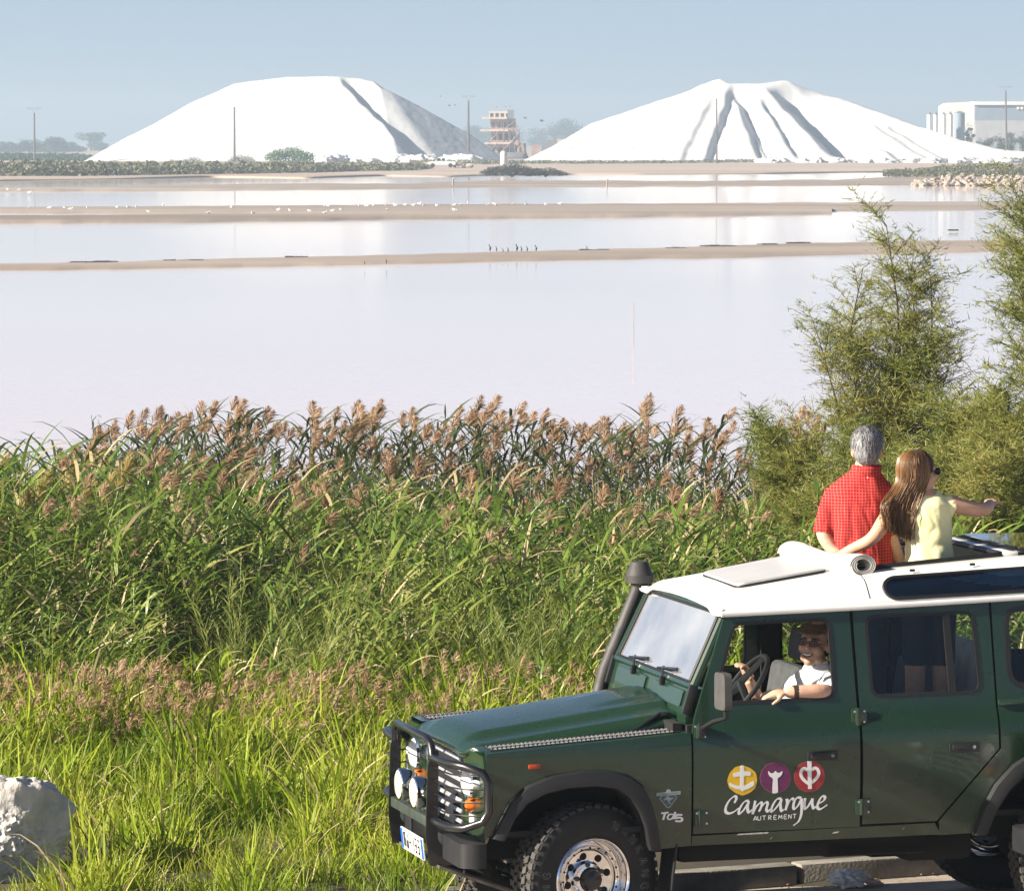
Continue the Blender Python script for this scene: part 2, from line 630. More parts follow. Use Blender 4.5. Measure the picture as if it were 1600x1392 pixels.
def handle(s, x, z, parent):
    y = YS(z)
    m = MB()
    m.box((x, s * (y + 0.003), z), (0.17, 0.012, 0.052), bev=0.005)
    m.box((x - .02, s * (y + 0.020), z + .004), (0.10, 0.016, 0.030), bev=0.006)
    o = m.build('door_handle', BLACKP, parent)
    b = MB()
    b.lathe([(0.0, 0.006), (.008, .005), (.010, 0)], 10, 'Y', (x + .055, s * (y + 0.009), z))
    b.build('lock', BARE, parent)

def arch_pts(cx, pts):
    return pts

# outlines in car coordinates (x rearwards from the front axle, z up)
FL_OUT = [(-.535, .655), (-.500, .735), (-.440, .842), (-.350, .925), (-.215, .975), (-.06, .993), (.10, .988), (.205, .962), (.282, .905), (.335, .800), (.365, .690), (.385, .555)]
FL_IN = [(-.470, .640), (-.415, .755), (-.345, .835), (-.250, .880), (-.12, .905), (.02, .908), (.13, .890), (.205, .840), (.255, .765), (.290, .680), (.305, .590), (.318, .555)]
WIN1 = rpoly([(.690, 1.312), (.822, 1.722), (1.346, 1.728), (1.358, 1.318)], [.03, .05, .05, .06])
WIN2 = rpoly([(1.572, 1.320), (1.556, 1.735), (2.150, 1.740), (2.176, 1.322)], [.05, .05, .05, .05])
WIN3 = rpoly([(2.352, 1.350), (2.350, 1.742), (3.30, 1.752), (3.30, 1.352)], [.09, .07, .07, .09])

def make_car(name, full=True):
    car = empty(name)
    for s in (-1, 1):
        # ---- front wing
        wing = [(-.560, 1.100), (.552, 1.165), (.552, .622)] + [(.552, .566), (.385, .556)] + [(x + .012, z + .012) for x, z in reversed(FL_IN)][1:] + [(-.480, .635), (-.530, .655), (-.560, .70)]
        wg = side_panel('front_wing', wing, [], s, PAINT, car)
        # wing top, front face and rounded shoulder
        m = MB()
        prof = [(.886, -.055), (.878, -.02), (.862, -.004), (.840, .002), (.60, .004)]
        xs = [-.56, -.40, -.2, 0, .2, .4, .552]
        def wz(x): return 1.100 + (x + .56) * 0.0585
        rows = [[m.bm.verts.new((x, s * py, wz(x) + pz)) for py, pz in prof] for x in xs]
        for a, b in zip(rows, rows[1:]):
            for k in range(len(prof) - 1):
                m.bm.faces.new((a[k], a[k + 1], b[k + 1], b[k]))
        m.build('wing_top', PAINT, wg, smooth=60)
        m = MB()
        fr = rpoly([(s * .886, .66), (s * .886, 1.085), (s * .40, 1.085), (s * .40, .62), (s * .80, .60)], [.02, .06, .01, .01, .05])
        m.prism(fr, -.575, -.548, lambda a, b, d: (d, a, b))
        m.build('wing_front', PAINT, wg)
        # chequer plate along the wing top
        m = MB()
        for i in range(int(1.02 / .012)):
            for j in range(3):
                x = -.50 + i * .012; y = .655 + j * .055 + (i % 2) * .027
                z = wz(x) + .009
                m.box((x, s * y, z), (.0045, .020, .004), Euler((0, 0, radians(45 if (i + j) % 2 else -45))))
        pl = MB()
        pl.box((.0, s * .725, wz(0) + .0055), (1.04, .20, .004), Euler((0, -atan2(.0585, 1), 0)))
        cp = pl.build('chequer_plate', mat('chequer_black', (.03, .03, .032), .35, .6, var=.3, vscale=30), car)
        m.build('chequer_tread', ALU, cp, doubles=False)
        # wheel arch flare
        m = MB()
        nfl = len(FL_OUT)
        prof2 = [(0.0, 0.004), (0.10, 0.040), (0.55, 0.052), (0.92, 0.050), (1.0, 0.036), (1.0, -0.03)]
        rows = []
        for (ox, oz), (ix, iz) in zip(FL_OUT, FL_IN):
            rows.append([m.bm.verts.new((ox + (ix - ox) * t, s * (YS(oz + (iz - oz) * t) + d), oz + (iz - oz) * t)) for t, d in prof2])
        for a, b in zip(rows, rows[1:]):
            for k in range(len(prof2) - 1):
                m.bm.faces.new((a[k], a[k + 1], b[k + 1], b[k]))
        m.build('wheel_arch_flare', BLACKP, wg, smooth=50)
        # inner arch
        m = MB()
        rr = [[m.bm.verts.new((x, s * y, z)) for y in (.86, .48)] for x, z in FL_IN]
        for a, b in zip(rr, rr[1:]):
            m.bm.faces.new((a[0], a[1], b[1], b[0]))
        m.build('inner_arch', MATTE, wg)
        rp = MB()
        rp.box((-.305, s * (YS(1.02) + .008), 1.024), (.066, .018, .026), bev=.008)
        rp.build('side_repeater', AMBERD, wg)
        # ---- front door
        d1 = [(.563, .628), (.563, 1.17), (.590, 1.26), (.765, 1.752), (.79, 1.766), (1.462, 1.776), (1.484, 1.20), (1.484, .628)]
        dr = side_panel('front_door', d1, [WIN1], s, PAINT, car)
        frame_ring('window_seal', WIN1, .012, s, SEAL, dr, off=.003, thick=.02)
        hinge(s, .605, .712, dr); hinge(s, .600, 1.172, dr, .06, .07)
        handle(s, 1.275, 1.018, dr)
        # ---- rear door
        d2 = [(1.500, .640), (1.500, 1.20), (1.482, 1.776), (2.247, 1.790), (2.262, 1.20), (2.262, 1.018), (1.915, .640)]
        rd = side_panel('rear_door', d2, [WIN2], s, PAINT, car)
        frame_ring('window_seal', WIN2, .012, s, SEAL, rd, off=.003, thick=.02)
        hinge(s, 1.487, 1.215, rd, .085, .095); hinge(s, 1.500, .735, rd, .085, .085)
        handle(s, 2.065, 1.032, rd)
        g = MB()
        g.bm.faces.new([g.bm.verts.new((a, s * (YS(b) - .012), b)) for a, b in WIN2])
        g.build('window_glass', GLASS, rd)
        bar = MB()
        bar.prism([(2.002, 1.315), (1.985, 1.738), (2.022, 1.738), (2.040, 1.315)], -.004, .014, lambda a, b, d: (a, s * (YS(b) - d), b))
        bar.build('window_divider', SEAL, rd)
        # ---- rear quarter
        q = [(2.274, 1.018), (2.274, 1.20), (2.260, 1.792), (3.60, 1.812), (3.64, 1.20), (3.64, .60), (3.42, .60), (3.36, .80), (3.22, .95), (3.02, 1.0), (2.60, 1.0), (2.42, .94), (2.26, .76), (2.16, .566), (1.93, .562), (1.93, .640)]
        qp = side_panel('rear_quarter', q, [WIN3], s, PAINT, car)
        frame_ring('window_seal', WIN3, .022, s, SEAL, qp, off=.006, thick=.02)
        g = MB()
        g.bm.faces.new([g.bm.verts.new((a, s * (YS(b) - .012), b)) for a, b in WIN3])
        g.build('window_glass', GLASS, qp)
        m = MB()
        m.box((2.95, s * .852, 1.262), (1.36, .030, .032), bev=.008)
        m.build('waist_rail', PAINT, qp)
        fo = [(2.115, .556), (2.165, .700), (2.235, .825), (2.33, .925), (2.46, 1.0), (2.62, 1.035), (3.0, 1.035), (3.20, .99), (3.34, .88), (3.43, .72), (3.47, .58)]
        fi = [(2.19, .556), (2.24, .68), (2.31, .785), (2.40, .865), (2.50, .915), (2.64, .945), (2.98, .945), (3.13, .91), (3.24, .82), (3.33, .69), (3.38, .58)]
        m = MB()
        rows = []
        for (ox, oz), (ix, iz) in zip(fo, fi):
            rows.append([m.bm.verts.new((ox + (ix - ox) * t, s * (YS(oz + (iz - oz) * t) + d), oz + (iz - oz) * t)) for t, d in prof2])
        for a, b in zip(rows, rows[1:]):
            for k in range(len(prof2) - 1):
                m.bm.faces.new((a[k], a[k + 1], b[k + 1], b[k]))
        m.build('wheel_arch_flare', BLACKP, qp, smooth=50)
        m = MB()
        rr = [[m.bm.verts.new((x, s * y, z)) for y in (.86, .50)] for x, z in fi]
        for a, b in zip(rr, rr[1:]):
            m.bm.faces.new((a[0], a[1], b[1], b[0]))
        m.build('inner_arch', MATTE, qp)
        # ---- sill
        m = MB()
        m.prism([(.555, .566), (.555, .618), (1.905, .630), (1.94, .566)], 0, .05, lambda a, b, d: (a, s * (YS(b) + .001 - d), b))
        sl = m.build('sill', PAINT, car)
        sc = MB()
        for x0, x1, z in ((.80, .98, .612), (1.33, 1.37, .598), (1.72, 1.735, .603), (.985, 1.0, .583)):
            sc.prism([(x0, z), (x0 + .01, z + .008), (x1, z + .010), (x1 - .01, z + .002)], 0, .002, lambda a, b, d: (a, s * (YS(b) + .0035 + d), b))
        sc.build_split('paint_chip', BARE, sl)
        # ---- body pillars behind the door gaps
        m = MB()
        m.prism([(1.44, .60), (1.44, 1.25), (1.425, 1.79), (1.52, 1.79), (1.545, 1.25), (1.545, .60)], .030, .075, lambda a, b, d: (a, s * (YS(b) - d), b))
        m.prism([(2.215, .95), (2.215, 1.25), (2.20, 1.79), (2.30, 1.79), (2.32, 1.25), (2.32, .95)], .030, .075, lambda a, b, d: (a, s * (YS(b) - d), b))
        m.prism([(.545, .56), (.545, 1.20), (.60, 1.20), (.60, .56)], .030, .075, lambda a, b, d: (a, s * (YS(b) - d), b))
        m.build_split('door_pillar', PAINT_IN, car)
        # ---- interior trim of the side
        m = MB()
        m.prism([(.60, .60), (.60, 1.28), (2.20, 1.285), (2.20, .60)], .034, .042, lambda a, b, d: (a, s * (YS(b) - d), b))
        m.prism([(2.30, .98), (2.30, 1.33), (3.60, 1.33), (3.60, .98)], .034, .042, lambda a, b, d: (a, s * (YS(b) - d), b))
        m.build('side_trim', PAINT_IN, car)

    # ---- bonnet: crowned panel with a raised centre
    def bz(x, y):
        base = 1.098 + (x + .60) * .128
        a = abs(y)
        crown = .020 * (1 - (y / .62) ** 2)
        raised = .028 * (1 - smoothstep(.36, .43, a)) * smoothstep(-.60, -.46, x + .03 * 0)
        edge = -.055 * smoothstep(.585, .64, a) - .05 * smoothstep(-.545, -.615, x) if False else -.055 * smoothstep(.585, .64, a)
        nose = -.045 * (1 - smoothstep(-.62, -.54, x))
        hump = .012 * (1 - smoothstep(.18, .26, a)) * smoothstep(.15, .35, x)
        return base + crown + raised + edge + nose + hump
    nx, ny = 44, 49
    def bfn(i, j):
        x = -.615 + i * (1.18)
        y = -.64 + j * 1.28
        # rounded front corners
        k = max(0, abs(y) - .46) / .18
        x0 = -.615 + .10 * k * k
        x = x0 + i * (.565 - x0)
        return (x, y, bz(x, y))
    bon = grid_mesh('bonnet', nx, ny, bfn, PAINT, car, 60)
    sol = bon.modifiers.new('t', 'SOLIDIFY'); sol.thickness = .025; sol.offset = -1
    m = MB()
    m.tube([(.50, -.60, bz(.50, -.60) + .012), (.46, -.60, bz(.46, -.6) + .016), (.30, -.645, 1.155)], [.008, .010, .007], 6)
    m.box((.49, -.60, bz(.49, -.60) + .008), (.05, .035, .022), bev=.006)
    m.build('bonnet_stay', BLACKM, bon)

    # ---- scuttle below the windscreen with two vent flaps
    m = MB()
    m.prism([(.548, 1.12), (.552, 1.255), (.592, 1.385), (.66, 1.385), (.66, 1.12)], -.775, .775, lambda a, b, d: (a, d, b))
    sc = m.build('scuttle', PAINT, car)
    for yc in (-.37, .37):
        v = MB()
        v.prism(rpoly([(yc - .29, 0.02), (yc + .29, .02), (yc + .29, .105), (yc - .29, .105)], .02), .002, .012,
                lambda a, b, d: (.556 + b * .29 - d * .95, a, 1.262 + b))
        v.build('vent_flap', PAINT, sc)
    h = MB()
    for yc in (-.78, .78):
        h.box((.575, yc, 1.33), (.05, .03, .16), Euler((0, .3, 0)), bev=.008)
    h.build_split('screen_hinge', BLACKP, sc)

    # ---- windscreen frame and glass
    def ws(t, y):                    # t 0 bottom .. 1 top
        return (.598 + .192 * t, y * (1 - .035 * t), 1.388 + .395 * t)
    m = MB()
    W2 = .762
    for a, b, r_ in (((0, -W2), (1, -W2), .024), ((0, W2), (1, W2), .024), ((0.02, -W2), (.02, W2), .024), ((.985, -W2), (.985, W2), .022)):
        m.tube([ws(*a), ws(*b)], [(r_, r_)] * 2, 8)
    wf = m.build('windscreen_frame', PAINT, car)
    m = MB()
    ol = [(0.055, -.71), (0.955, -.705), (.955, .705), (.055, .71)]
    ro = rpoly([(b, a) for a, b in ol], .03)
    m.bm.faces.new([m.bm.verts.new(Vector(ws(b, a)) + Vector((-.012, 0, .004))) for a, b in ro])
    m.build('windscreen', GLASSW, wf)
    m = MB()
    cl = [Vector(ws(b, a)) + Vector((-.014, 0, .006)) for a, b in ro]
    m.tube(cl, .010, 6, closed=True)
    m.build('windscreen_seal', SEAL, wf)
    for yc, L in ((-.28, .20), (.30, .20)):
        m = MB()
        p0 = Vector(ws(-.02, yc)) + Vector((-.03, 0, 0)); p1 = Vector(ws(.10, yc + .02)) + Vector((-.045, 0, .02)); p2 = Vector(ws(.16, yc - .16)) + Vector((-.03, 0, 0))
        m.box(p0, (.03, .03, .05), bev=.006)
        m.tube([p0, p1], .007, 6)
        m.tube([ws(.13, yc + .18)[:1] + ws(.13, yc + .18)[1:], p1, p2], .006, 6)
        m.tube([Vector(ws(.10, yc + .20)) + Vector((-.02, 0, 0)), Vector(ws(.17, yc - .14)) + Vector((-.02, 0, 0))], .009, 6)
        m.build('wiper', BLACKM, wf)
    m = MB()
    m.prism([(.60, .0), (.64, .03), (.70, .03), (.70, 0)], -.70, .70, lambda a, b, d: (a + .02, d, 1.30 + b))
    m.box((.80, 0, 1.22), (.30, 1.5, .10), bev=.03)
    m.box((.72, 0, 1.02), (.16, 1.5, .34), bev=.03)
    m.build('dashboard', PAINT_IN, car)

    # ---- roof
    ZC = [(.80, 1.826), (1.05, 1.862), (1.58, 1.936), (1.80, 1.955), (2.5, 2.0), (3.62, 2.01)]
    GZ = [(.76, 1.776), (1.5, 1.788), (2.44, 1.812), (3.64, 1.83)]
    OPEN = (1.60, 3.30, -.52, .54)          # roof opening x0,x1,y0,y1
    def roof_pt(x, v):
        """v in [-1,1] across"""
        a = abs(v); sg = -1 if v < 0 else 1
        zc = interp(ZC, x); gz = interp(GZ, x) + .004
        if a > .86:                           # gutter lip and side
            t = (a - .86) / .14
            y = .655 + (.785 - .655) * (t ** .8)
            z = zc - .012 - (zc - .012 - gz) * t
        else:
            t = a / .86
            y = .655 * t
            z = zc + .022 * (1 - t * t) + .012 * (1 - smoothstep(.8, 1.0, t)) - .012 * smoothstep(.9, 1.0, t)
        return (x, sg * y, z)
    xs = [.735, .76, .80, .85, .92, 1.0, 1.1, 1.2, 1.3, 1.4, 1.5, 1.555, 1.60, 1.7, 1.8, 1.9, 2.0, 2.2, 2.4, 2.6, 2.8, 3.0, 3.15, 3.30, 3.45, 3.6, 3.66]
    vsn = [-1, -.96, -.93, -.90, -.88, -.86, -.83, -.78, -.70, -.60, -.45, -.2, 0, .2, .45, .60, .70, .78, .83, .86, .88, .90, .93, .96, 1]
    m = MB()
    G = {}
    for i, x in enumerate(xs):
        for j, v in enumerate(vsn):
            p = Vector(roof_pt(max(x, .78), v))
            p.x = x
            if x < .80:                       # rolled front edge
                k = (.80 - x) / .065
                p.z -= .045 * k * k * (1 if abs(v) < .87 else (1 - abs(v)) / .13)
            G[i, j] = m.bm.verts.new(p)
    for i in range(len(xs) - 1):
        for j in range(len(vsn) - 1):
            xm = (xs[i] + xs[i + 1]) / 2; ym = roof_pt(xm, (vsn[j] + vsn[j + 1]) / 2)[1]
            if OPEN[0] < xm < OPEN[1] and OPEN[2] < ym < OPEN[3]:
                continue
            m.bm.faces.new((G[i, j], G[i + 1, j], G[i + 1, j + 1], G[i, j + 1]))
    roof = m.build('roof', WHITE, car, smooth=40)
    sol = roof.modifiers.new('t', 'SOLIDIFY'); sol.thickness = .014; sol.offset = -1
    for s in (-1, 1):
        m = MB()
        m.tube([(x, s * .788, interp(GZ, x)) for x in (.75, 1.1, 1.5, 2.0, 2.44, 3.0, 3.64)], [(.010, .014)] * 7, 8)
        m.build('gutter', WHITE, roof)
        # curved skylight in the roof side
        al = [(1.745 - .07 * cos(radians(q)), .565 + .365 * sin(radians(q))) for q in range(-90, 91, 15)] + [(3.20 + .07 * cos(radians(q)), .565 + .365 * sin(radians(q))) for q in range(90, -91, -15)]
        def alp(a, b, d):
            zc = interp(ZC, a) - .012; gz = interp(GZ, a)
            t = 1 - b
            y = .655 + .13 * (t ** .8)
            return (a, s * (y + d * .8), gz + (zc - gz) * b + d * .6)
        m = MB()
        m.prism(al, .010, .013, alp)
        m.build('alpine_window', GLASSA, roof)
        m = MB()
        m.tube([alp(a, b, .009) for a, b in al], .011, 6, closed=True)
        m.build('alpine_seal', SEAL, roof)
        m = MB()
        m.prism(al, .002, .007, alp)
        m.build('alpine_backing', mat('dark_backing', (.012, .03, .042), .4, var=.3, vscale=9), roof)  # dark sheet added under the glass, painted in for the dim inside
    # seam between the roof halves
    m = MB()
    m.tube([Vector(roof_pt(1.585, v)) + Vector((0, 0, .001)) for v in vsn[1:-1] if roof_pt(1.6, v)[1] < -.5 or roof_pt(1.6, v)[1] > .5], .0022, 4)
    m.build('roof_seam', MATTE, roof)
    # front hatch
    m = MB()
    hz = lambda x: interp(ZC, x) + .030
    hp = rpoly([(.95, -.40), (.97, .34), (1.46, .40), (1.46, -.40)], .06)
    m.prism(hp, .004, .022, lambda a, b, d: (a, b, hz(a) + d))
    fh = m.build('front_hatch', mat('hatch_grey', (.48, .48, .48), .35, var=.06, vscale=6), roof)
    m = MB()
    m.tube([(a, b, hz(a) + .004) for a, b in hp], .007, 6, closed=True)
    m.build('hatch_seal', SEAL, roof)
    # frame of the big opening
    m = MB()
    zo = lambda x: interp(ZC, x) + .028
    rim = [(1.60, -.52), (1.60, .54), (2.42, .54), (2.42, -.52)]
    m.tube([(a, b, zo(a)) for a, b in rpoly(rim, .05)], (.016), 8, closed=True)
    m.tube([(a, b, zo(a)) for a, b in rpoly([(2.50, -.50), (2.50, .50), (3.28, .50), (3.28, -.50)], .05)], (.016), 8, closed=True)
    m.build('hatch_rim', SEAL, roof)
    m = MB()
    m.box((2.46, 0, zo(2.46) - .005), (.09, 1.05, .03), bev=.008)
    m.build('hatch_bridge', WHITE, roof)
    m = MB()                                   # tilting rear pane propped open a little
    m.prism(rpoly([(2.52, -.47), (2.52, .47), (3.26, .47), (3.26, -.47)], .05), 0, .008, lambda a, b, d: (a, b, zo(a) + .02 + d + (a - 2.52) * -.02))
    m.build('rear_hatch', GLASSA, roof)
    m = MB()
    for x in (1.86, 2.20, 2.55):
        z = interp(ZC, x)
        m.box((x, -.645, z + .006), (.030, .016, .014), bev=.004)
    m.build_split('canvas_peg', BLACKM, roof)
    # ---- front: grille panel, lamps, bumper
    m = MB()
    m.prism([(-.40, .62), (-.40, 1.06), (.40, 1.06), (.40, .62)], -.555, -.53, lambda a, b, d: (d, a, b))
    gp = m.build('grille_panel', BLACKP, car)
    for k in range(7):
        m = MB()
        z = .675 + k * .056
        for y0 in (-.20, .20):
            m.box((-.572, y0, z), (.016, .36, .022), Euler((0, .5, 0)), bev=.004)
        m.build('grille_slat', mat('grille_silver', (.42, .43, .46), .3, .4, var=.15, vscale=30), gp)
    m = MB()
    m.prism([(-.42, 1.035), (-.42, 1.072), (.42, 1.072), (.42, 1.035)], -.59, -.55, lambda a, b, d: (d, a, b))
    m.build('slam_panel', PAINT, gp)
    for s in (-1, 1):
        m = MB()
        m.lathe([(.098, .0), (.100, -.022), (.092, -.034), (.084, -.030)], 28, 'X', (-.573, s * .625, .925))
        hl = m.build('headlight', CHROME, car)
        m = MB()
        m.lathe([(.085, -.028), (.075, -.042), (.05, -.054), (.0, -.060)], 28, 'X', (-.573, s * .625, .925))
        m.build('lens', LENS, hl)
        for nm, z, y, r_, mt in (('indicator', .797, .625, .034, AMBER), ('side_lamp', .925, .765, .026, LENS)):
            m = MB()
            m.lathe([(r_, .0), (r_, -.020), (r_ * .8, -.038), (0, -.044)], 18, 'X', (-.573, s * y, z))
            m.build(nm, mt, car)
        m = MB()
        m.box((-.578, s * .625, .725), (.012, .105, .050), bev=.004)
        m.build('reflector', LENS, car)
        m = MB()
        m.prism(rpoly([(-.70, s * .86), (-.70, s * .30), (-.59, s * .30), (-.56, s * .89), (-.62, s * .90)], [.05, .005, .005, .02, .03]), .500, .628, lambda a, b, d: (a, b, d))
        m.build('bumper', BLACKP, car)
    m = MB()
    m.box((-.655, 0, .565), (.06, .70, .11), bev=.008)
    m.build('bumper_beam', BLACKM, car)
    if full:
        bb = MB()
        xb = -.745
        for s in (-1, 1):
            y = s * .45
            up = rpoly([(-.77, .46), (-.79, .62), (-.775, 1.0), (-.745, 1.075), (-.715, 1.075), (-.725, .60), (-.62, .46)], .012)
            bb.prism(up, -.007, .007, lambda a, b, d: (a, y + d, b))
            # lamp guard loops wrapping round the wing corner
            lp = [(xb, y, 1.035), (xb, s * .62, 1.040), (-.730, s * .76, 1.040), (-.675, s * .865, 1.035), (-.590, s * .915, 1.005),
                  (-.560, s * .925, .95), (-.560, s * .925, .80), (-.590, s * .915, .745), (-.675, s * .865, .712), (-.730, s * .76, .705), (xb, s * .62, .702), (xb, y, .702)]
            bb.tube(lp, .022, 10)
            for z in (.775, .845, .915, .985):
                bb.tube([(xb + .006, s * .40, z), (xb + .006, s * .62, z), (-.722, s * .76, z), (-.670, s * .862, z), (-.585, s * .91, z)], .0048, 6)
        hoop = [(xb, -.45, 1.03), (xb - .005, -.43, 1.10), (xb - .01, -.36, 1.128), (xb - .01, .36, 1.128), (xb - .005, .43, 1.10), (xb, .45, 1.03)]
        bb.tube(hoop, .022, 10)
        bbo = bb.build('bull_bar', BLACKM, car, smooth=50)
        m = MB()
        m.box((xb - .004, 0, .690), (.055, .90, .055), bev=.006)
        m.build('cross_channel', mat('worn_green_bar', (.05, .065, .055), .45, .3, var=.3, vscale=12), bbo)
        for yc in (-.21, .15):
            m = MB()
            m.lathe([(.02, .085), (.055, .07), (.080, .03), (.088, -.005), (.088, -.030), (.080, -.036)], 28, 'X', (-.765, -yc if False else yc, .822))
            m.box((-.74, yc, .735), (.03, .05, .06), bev=.005)
            sp = m.build('spot_lamp', CHROME, car)
            m = MB()
            m.lathe([(.081, -.034), (.06, -.044), (.0, -.048)], 28, 'X', (-.765, yc, .822))
            m.build('spot_lens', SPOTLENS, sp)
        m = MB()                                # number plate
        pc = (-.775, -.085, .532)
        m.box(pc, (.010, .52, .118), Euler((0, -.10, 0)), bev=.003)
        pl = m.build('number_plate', mat('plate_white', (.80, .80, .78), .35, var=.03), car)
        m = MB()
        for yy in (.237, -.237):
            m.box((pc[0] - .0063, pc[1] + yy, pc[2]), (.002, .042, .110), Euler((0, -.10, 0)))
        m.build_split('plate_band', mat('plate_blue', (.01, .10, .42), .4, var=.05), pl)
        seg7 = {'A': 'abcefg', 'J': 'bcde', '1': 'bc', '3': 'abcdg', '-': 'g'}
        chars = 'AJ-133'
        # read from the car's front: first character on the car's right-hand side
        for i, ch in enumerate(chars):
            cy = pc[1] + .170 - i * .066
            m = MB()
            for sname in seg7[ch]:
                dy, dz, wy, wz_ = {'a': (0, .036, .036, .012), 'g': (0, 0, .034, .012), 'd': (0, -.036, .036, .012), 'f': (.014, .018, .012, .04), 'b': (-.014, .018, .012, .04), 'e': (.014, -.018, .012, .04), 'c': (-.014, -.018, .012, .04)}[sname]
                lift = .0068 + .0003 * 'abcdefg'.index(sname)
                m.box((pc[0] - lift - .10 * -dz * 0 + .10 * dz * -1 * 0 + dz * .10 * -1, cy + dy, pc[2] + dz), (.0016, wy, wz_), Euler((0, -.10, 0)))
            m.build('plate_character', BLACKM, pl, doubles=False)
        m = MB()                                # skid plate
        m.prism([(-.735, .455), (-.30, .285), (-.30, .297), (-.73, .468)], -.52, .52, lambda a, b, d: (a, d, b))
        sk = m.build('skid_plate', mat('skid_dirty', (.14, .13, .115), .45, .5, var=.35, vscale=14), car)
        m = MB()
        for k in range(6):
            m.lathe([(.016, .0), (.016, .004), (0, .005)], 10, 'X', (-.60 + .028 - .0 - .55 * .0, -.40 + k * .16, .408))
        m.build_split('skid_hole', MATTE, sk)
        # ---- snorkel on the far wing
        m = MB()
        sp_ = [(.40, .80, 1.10), (.47, .845, 1.125), (.515, .862, 1.17), (.535, .862, 1.25), (.556, .862, 1.325), (.630, .862, 1.492), (.706, .862, 1.668), (.745, .862, 1.76), (.752, .862, 1.80)]
        m.tube(sp_, [.045, .045, .043, .042, .041, .040, .040, .041, .042], 14)
        for t in (.3, .62):
            a, b = Vector(sp_[4]), Vector(sp_[6])
            c_ = a.lerp(b, t)
            dr_ = (b - a).normalized()
            m.tube([c_ - dr_ * .012, c_ + dr_ * .012], .044, 14)
        sn = m.build('snorkel', mat('snorkel_plastic', (.035, .033, .033), .6, var=.25, vscale=12, bump=.05, bscale=90), car, smooth=50)
        m = MB()
        m.lathe([(.046, -.03), (.050, .0), (.078, .005), (.080, .045), (.074, .052), (.050, .118), (.046, .122)], 24, 'Z', (.757, .862, 1.80))
        m.build('snorkel_cap', MATS['snorkel_plastic'], sn, smooth=40)
        m = MB()
        for z0, x0 in ((1.44, .607), (1.64, .694)):
            m.box((x0 + .055, .82, z0), (.055, .03, .035), bev=.008)
        m.build_split('snorkel_bracket', BLACKM, sn)
    # ---- door mirrors
    for s in (-1, 1):
        m = MB()
        m.tube([(.612, s * .885, 1.185), (.612, s * .93, 1.20), (.650, s * .985, 1.235), (.700, s * 1.03, 1.255), (.700, s * 1.035, 1.31)], [(.018, .012)] * 5, 8)
        m.box((.606, s * .890, 1.180), (.035, .022, .075), bev=.006)
        mr = m.build('mirror', BLACKP, car)
        m = MB()
        m.prism(rpoly([(s * .955, 1.300), (s * .960, 1.495), (s * 1.085, 1.495), (s * 1.09, 1.300)], .03), .665, .705, lambda a, b, d: (d + (abs(a) - 1.0) * .15, a, b))
        m.build('mirror_head', mat('mirror_shell', (.06, .058, .055), .5, var=.2, vscale=14), mr)
        m = MB()
        m.prism(rpoly([(s * .965, 1.308), (s * .97, 1.487), (s * 1.075, 1.487), (s * 1.08, 1.308)], .025), .7065, .7085, lambda a, b, d: (d + (abs(a) - 1.0) * .15, a, b))
        m.build('mirror_glass', CHROME, mr)
    # ---- chassis, floor, bulkhead, inner front
    m = MB()
    m.box((1.55, 0, .66), (4.0, 1.62, .03))
    m.box((2.75, 0, .93), (1.75, 1.0, .03)); m.box((2.75, 0, .80), (1.7, .96, .26))
    m.build('floor', PAINT_IN, car)
    m = MB()
    for s in (-1, 1):
        m.box((1.45, s * .42, .56), (4.1, .09, .16), bev=.01)
    for x in (-.45, .55, 1.5, 2.3, 3.4):
        m.box((x, 0, .55), (.09, .9, .10), bev=.01)
    m.tube([(0, -.66, .40), (0, .66, .40)], .045, 12); m.tube([(2.794, -.66, .40), (2.794, .66, .40)], .05, 12)
    m.lathe([(.0, -.16), (.12, -.12), (.16, 0), (.12, .12), (0, .16)], 16, 'X', (0, .22, .40))
    m.lathe([(.0, -.16), (.12, -.12), (.16, 0), (.12, .12), (0, .16)], 16, 'X', (2.794, .22, .40))
    m.box((1.15, .05, .50), (1.0, .35, .22), bev=.05)
    m.box((1.62, -.62, .51), (.62, .22, .13), bev=.04)
    m.tube([(-.35, -.55, .43), (-.35, .55, .43)], .022, 8)
    m.box((1.30, .62, .455), (1.65, .30, .22), bev=.04)
    m.box((1.22, -.60, .505), (1.40, .26, .10), bev=.03)
    m.box((2.0, -.45, .47), (.40, .4, .16), bev=.05)
    m.box((2.02, .30, .43), (.42, .5, .24), bev=.06)
    m.tube([(.6, .35, .42), (1.4, .30, .40), (2.4, .34, .42)], .035, 8)
    m.build('chassis', MATTE, car)
    m = MB()
    m.box((-.05, 0, .86), (.85, 1.16, .40)); m.box((.50, 0, .90), (.05, 1.6, .62))
    m.build('engine_bay', MATTE, car)
    m = MB()
    m.box((3.63, 0, 1.2), (.03, 1.62, 1.2), bev=.01)
    m.build('rear_bulkhead', PAINT, car)
    # ---- seats
    def seat(x, y, z=.80, w_=.50, hgt=.60, head=True):
        m = MB()
        m.box((x, y, z + .07), (.50, w_, .15), bev=.05, seg=3)
        m.box((x + .25, y, z + .07 + hgt * .5), (.13, w_, hgt), Euler((0, .18, 0)), bev=.05, seg=3)
        if head:
            m.box((x + .35, y, z + .17 + hgt), (.09, .26, .18), Euler((0, .15, 0)), bev=.04, seg=3)
        m.box((x, y, (z + .66) / 2), (.42, w_ * .8, z - .66 + .02))
        m.build('seat', SEATG, car)
    seat(1.22, -.42, .74); seat(1.22, .42, .70)
    seat(1.98, .45, .80, .48, .50, False); seat(2.05, -.50, .78, .40, .36, False)
    m = MB()
    m.box((2.50, .28, 1.16), (.12, .80, .62), Euler((0, .2, 0)), bev=.05, seg=3)
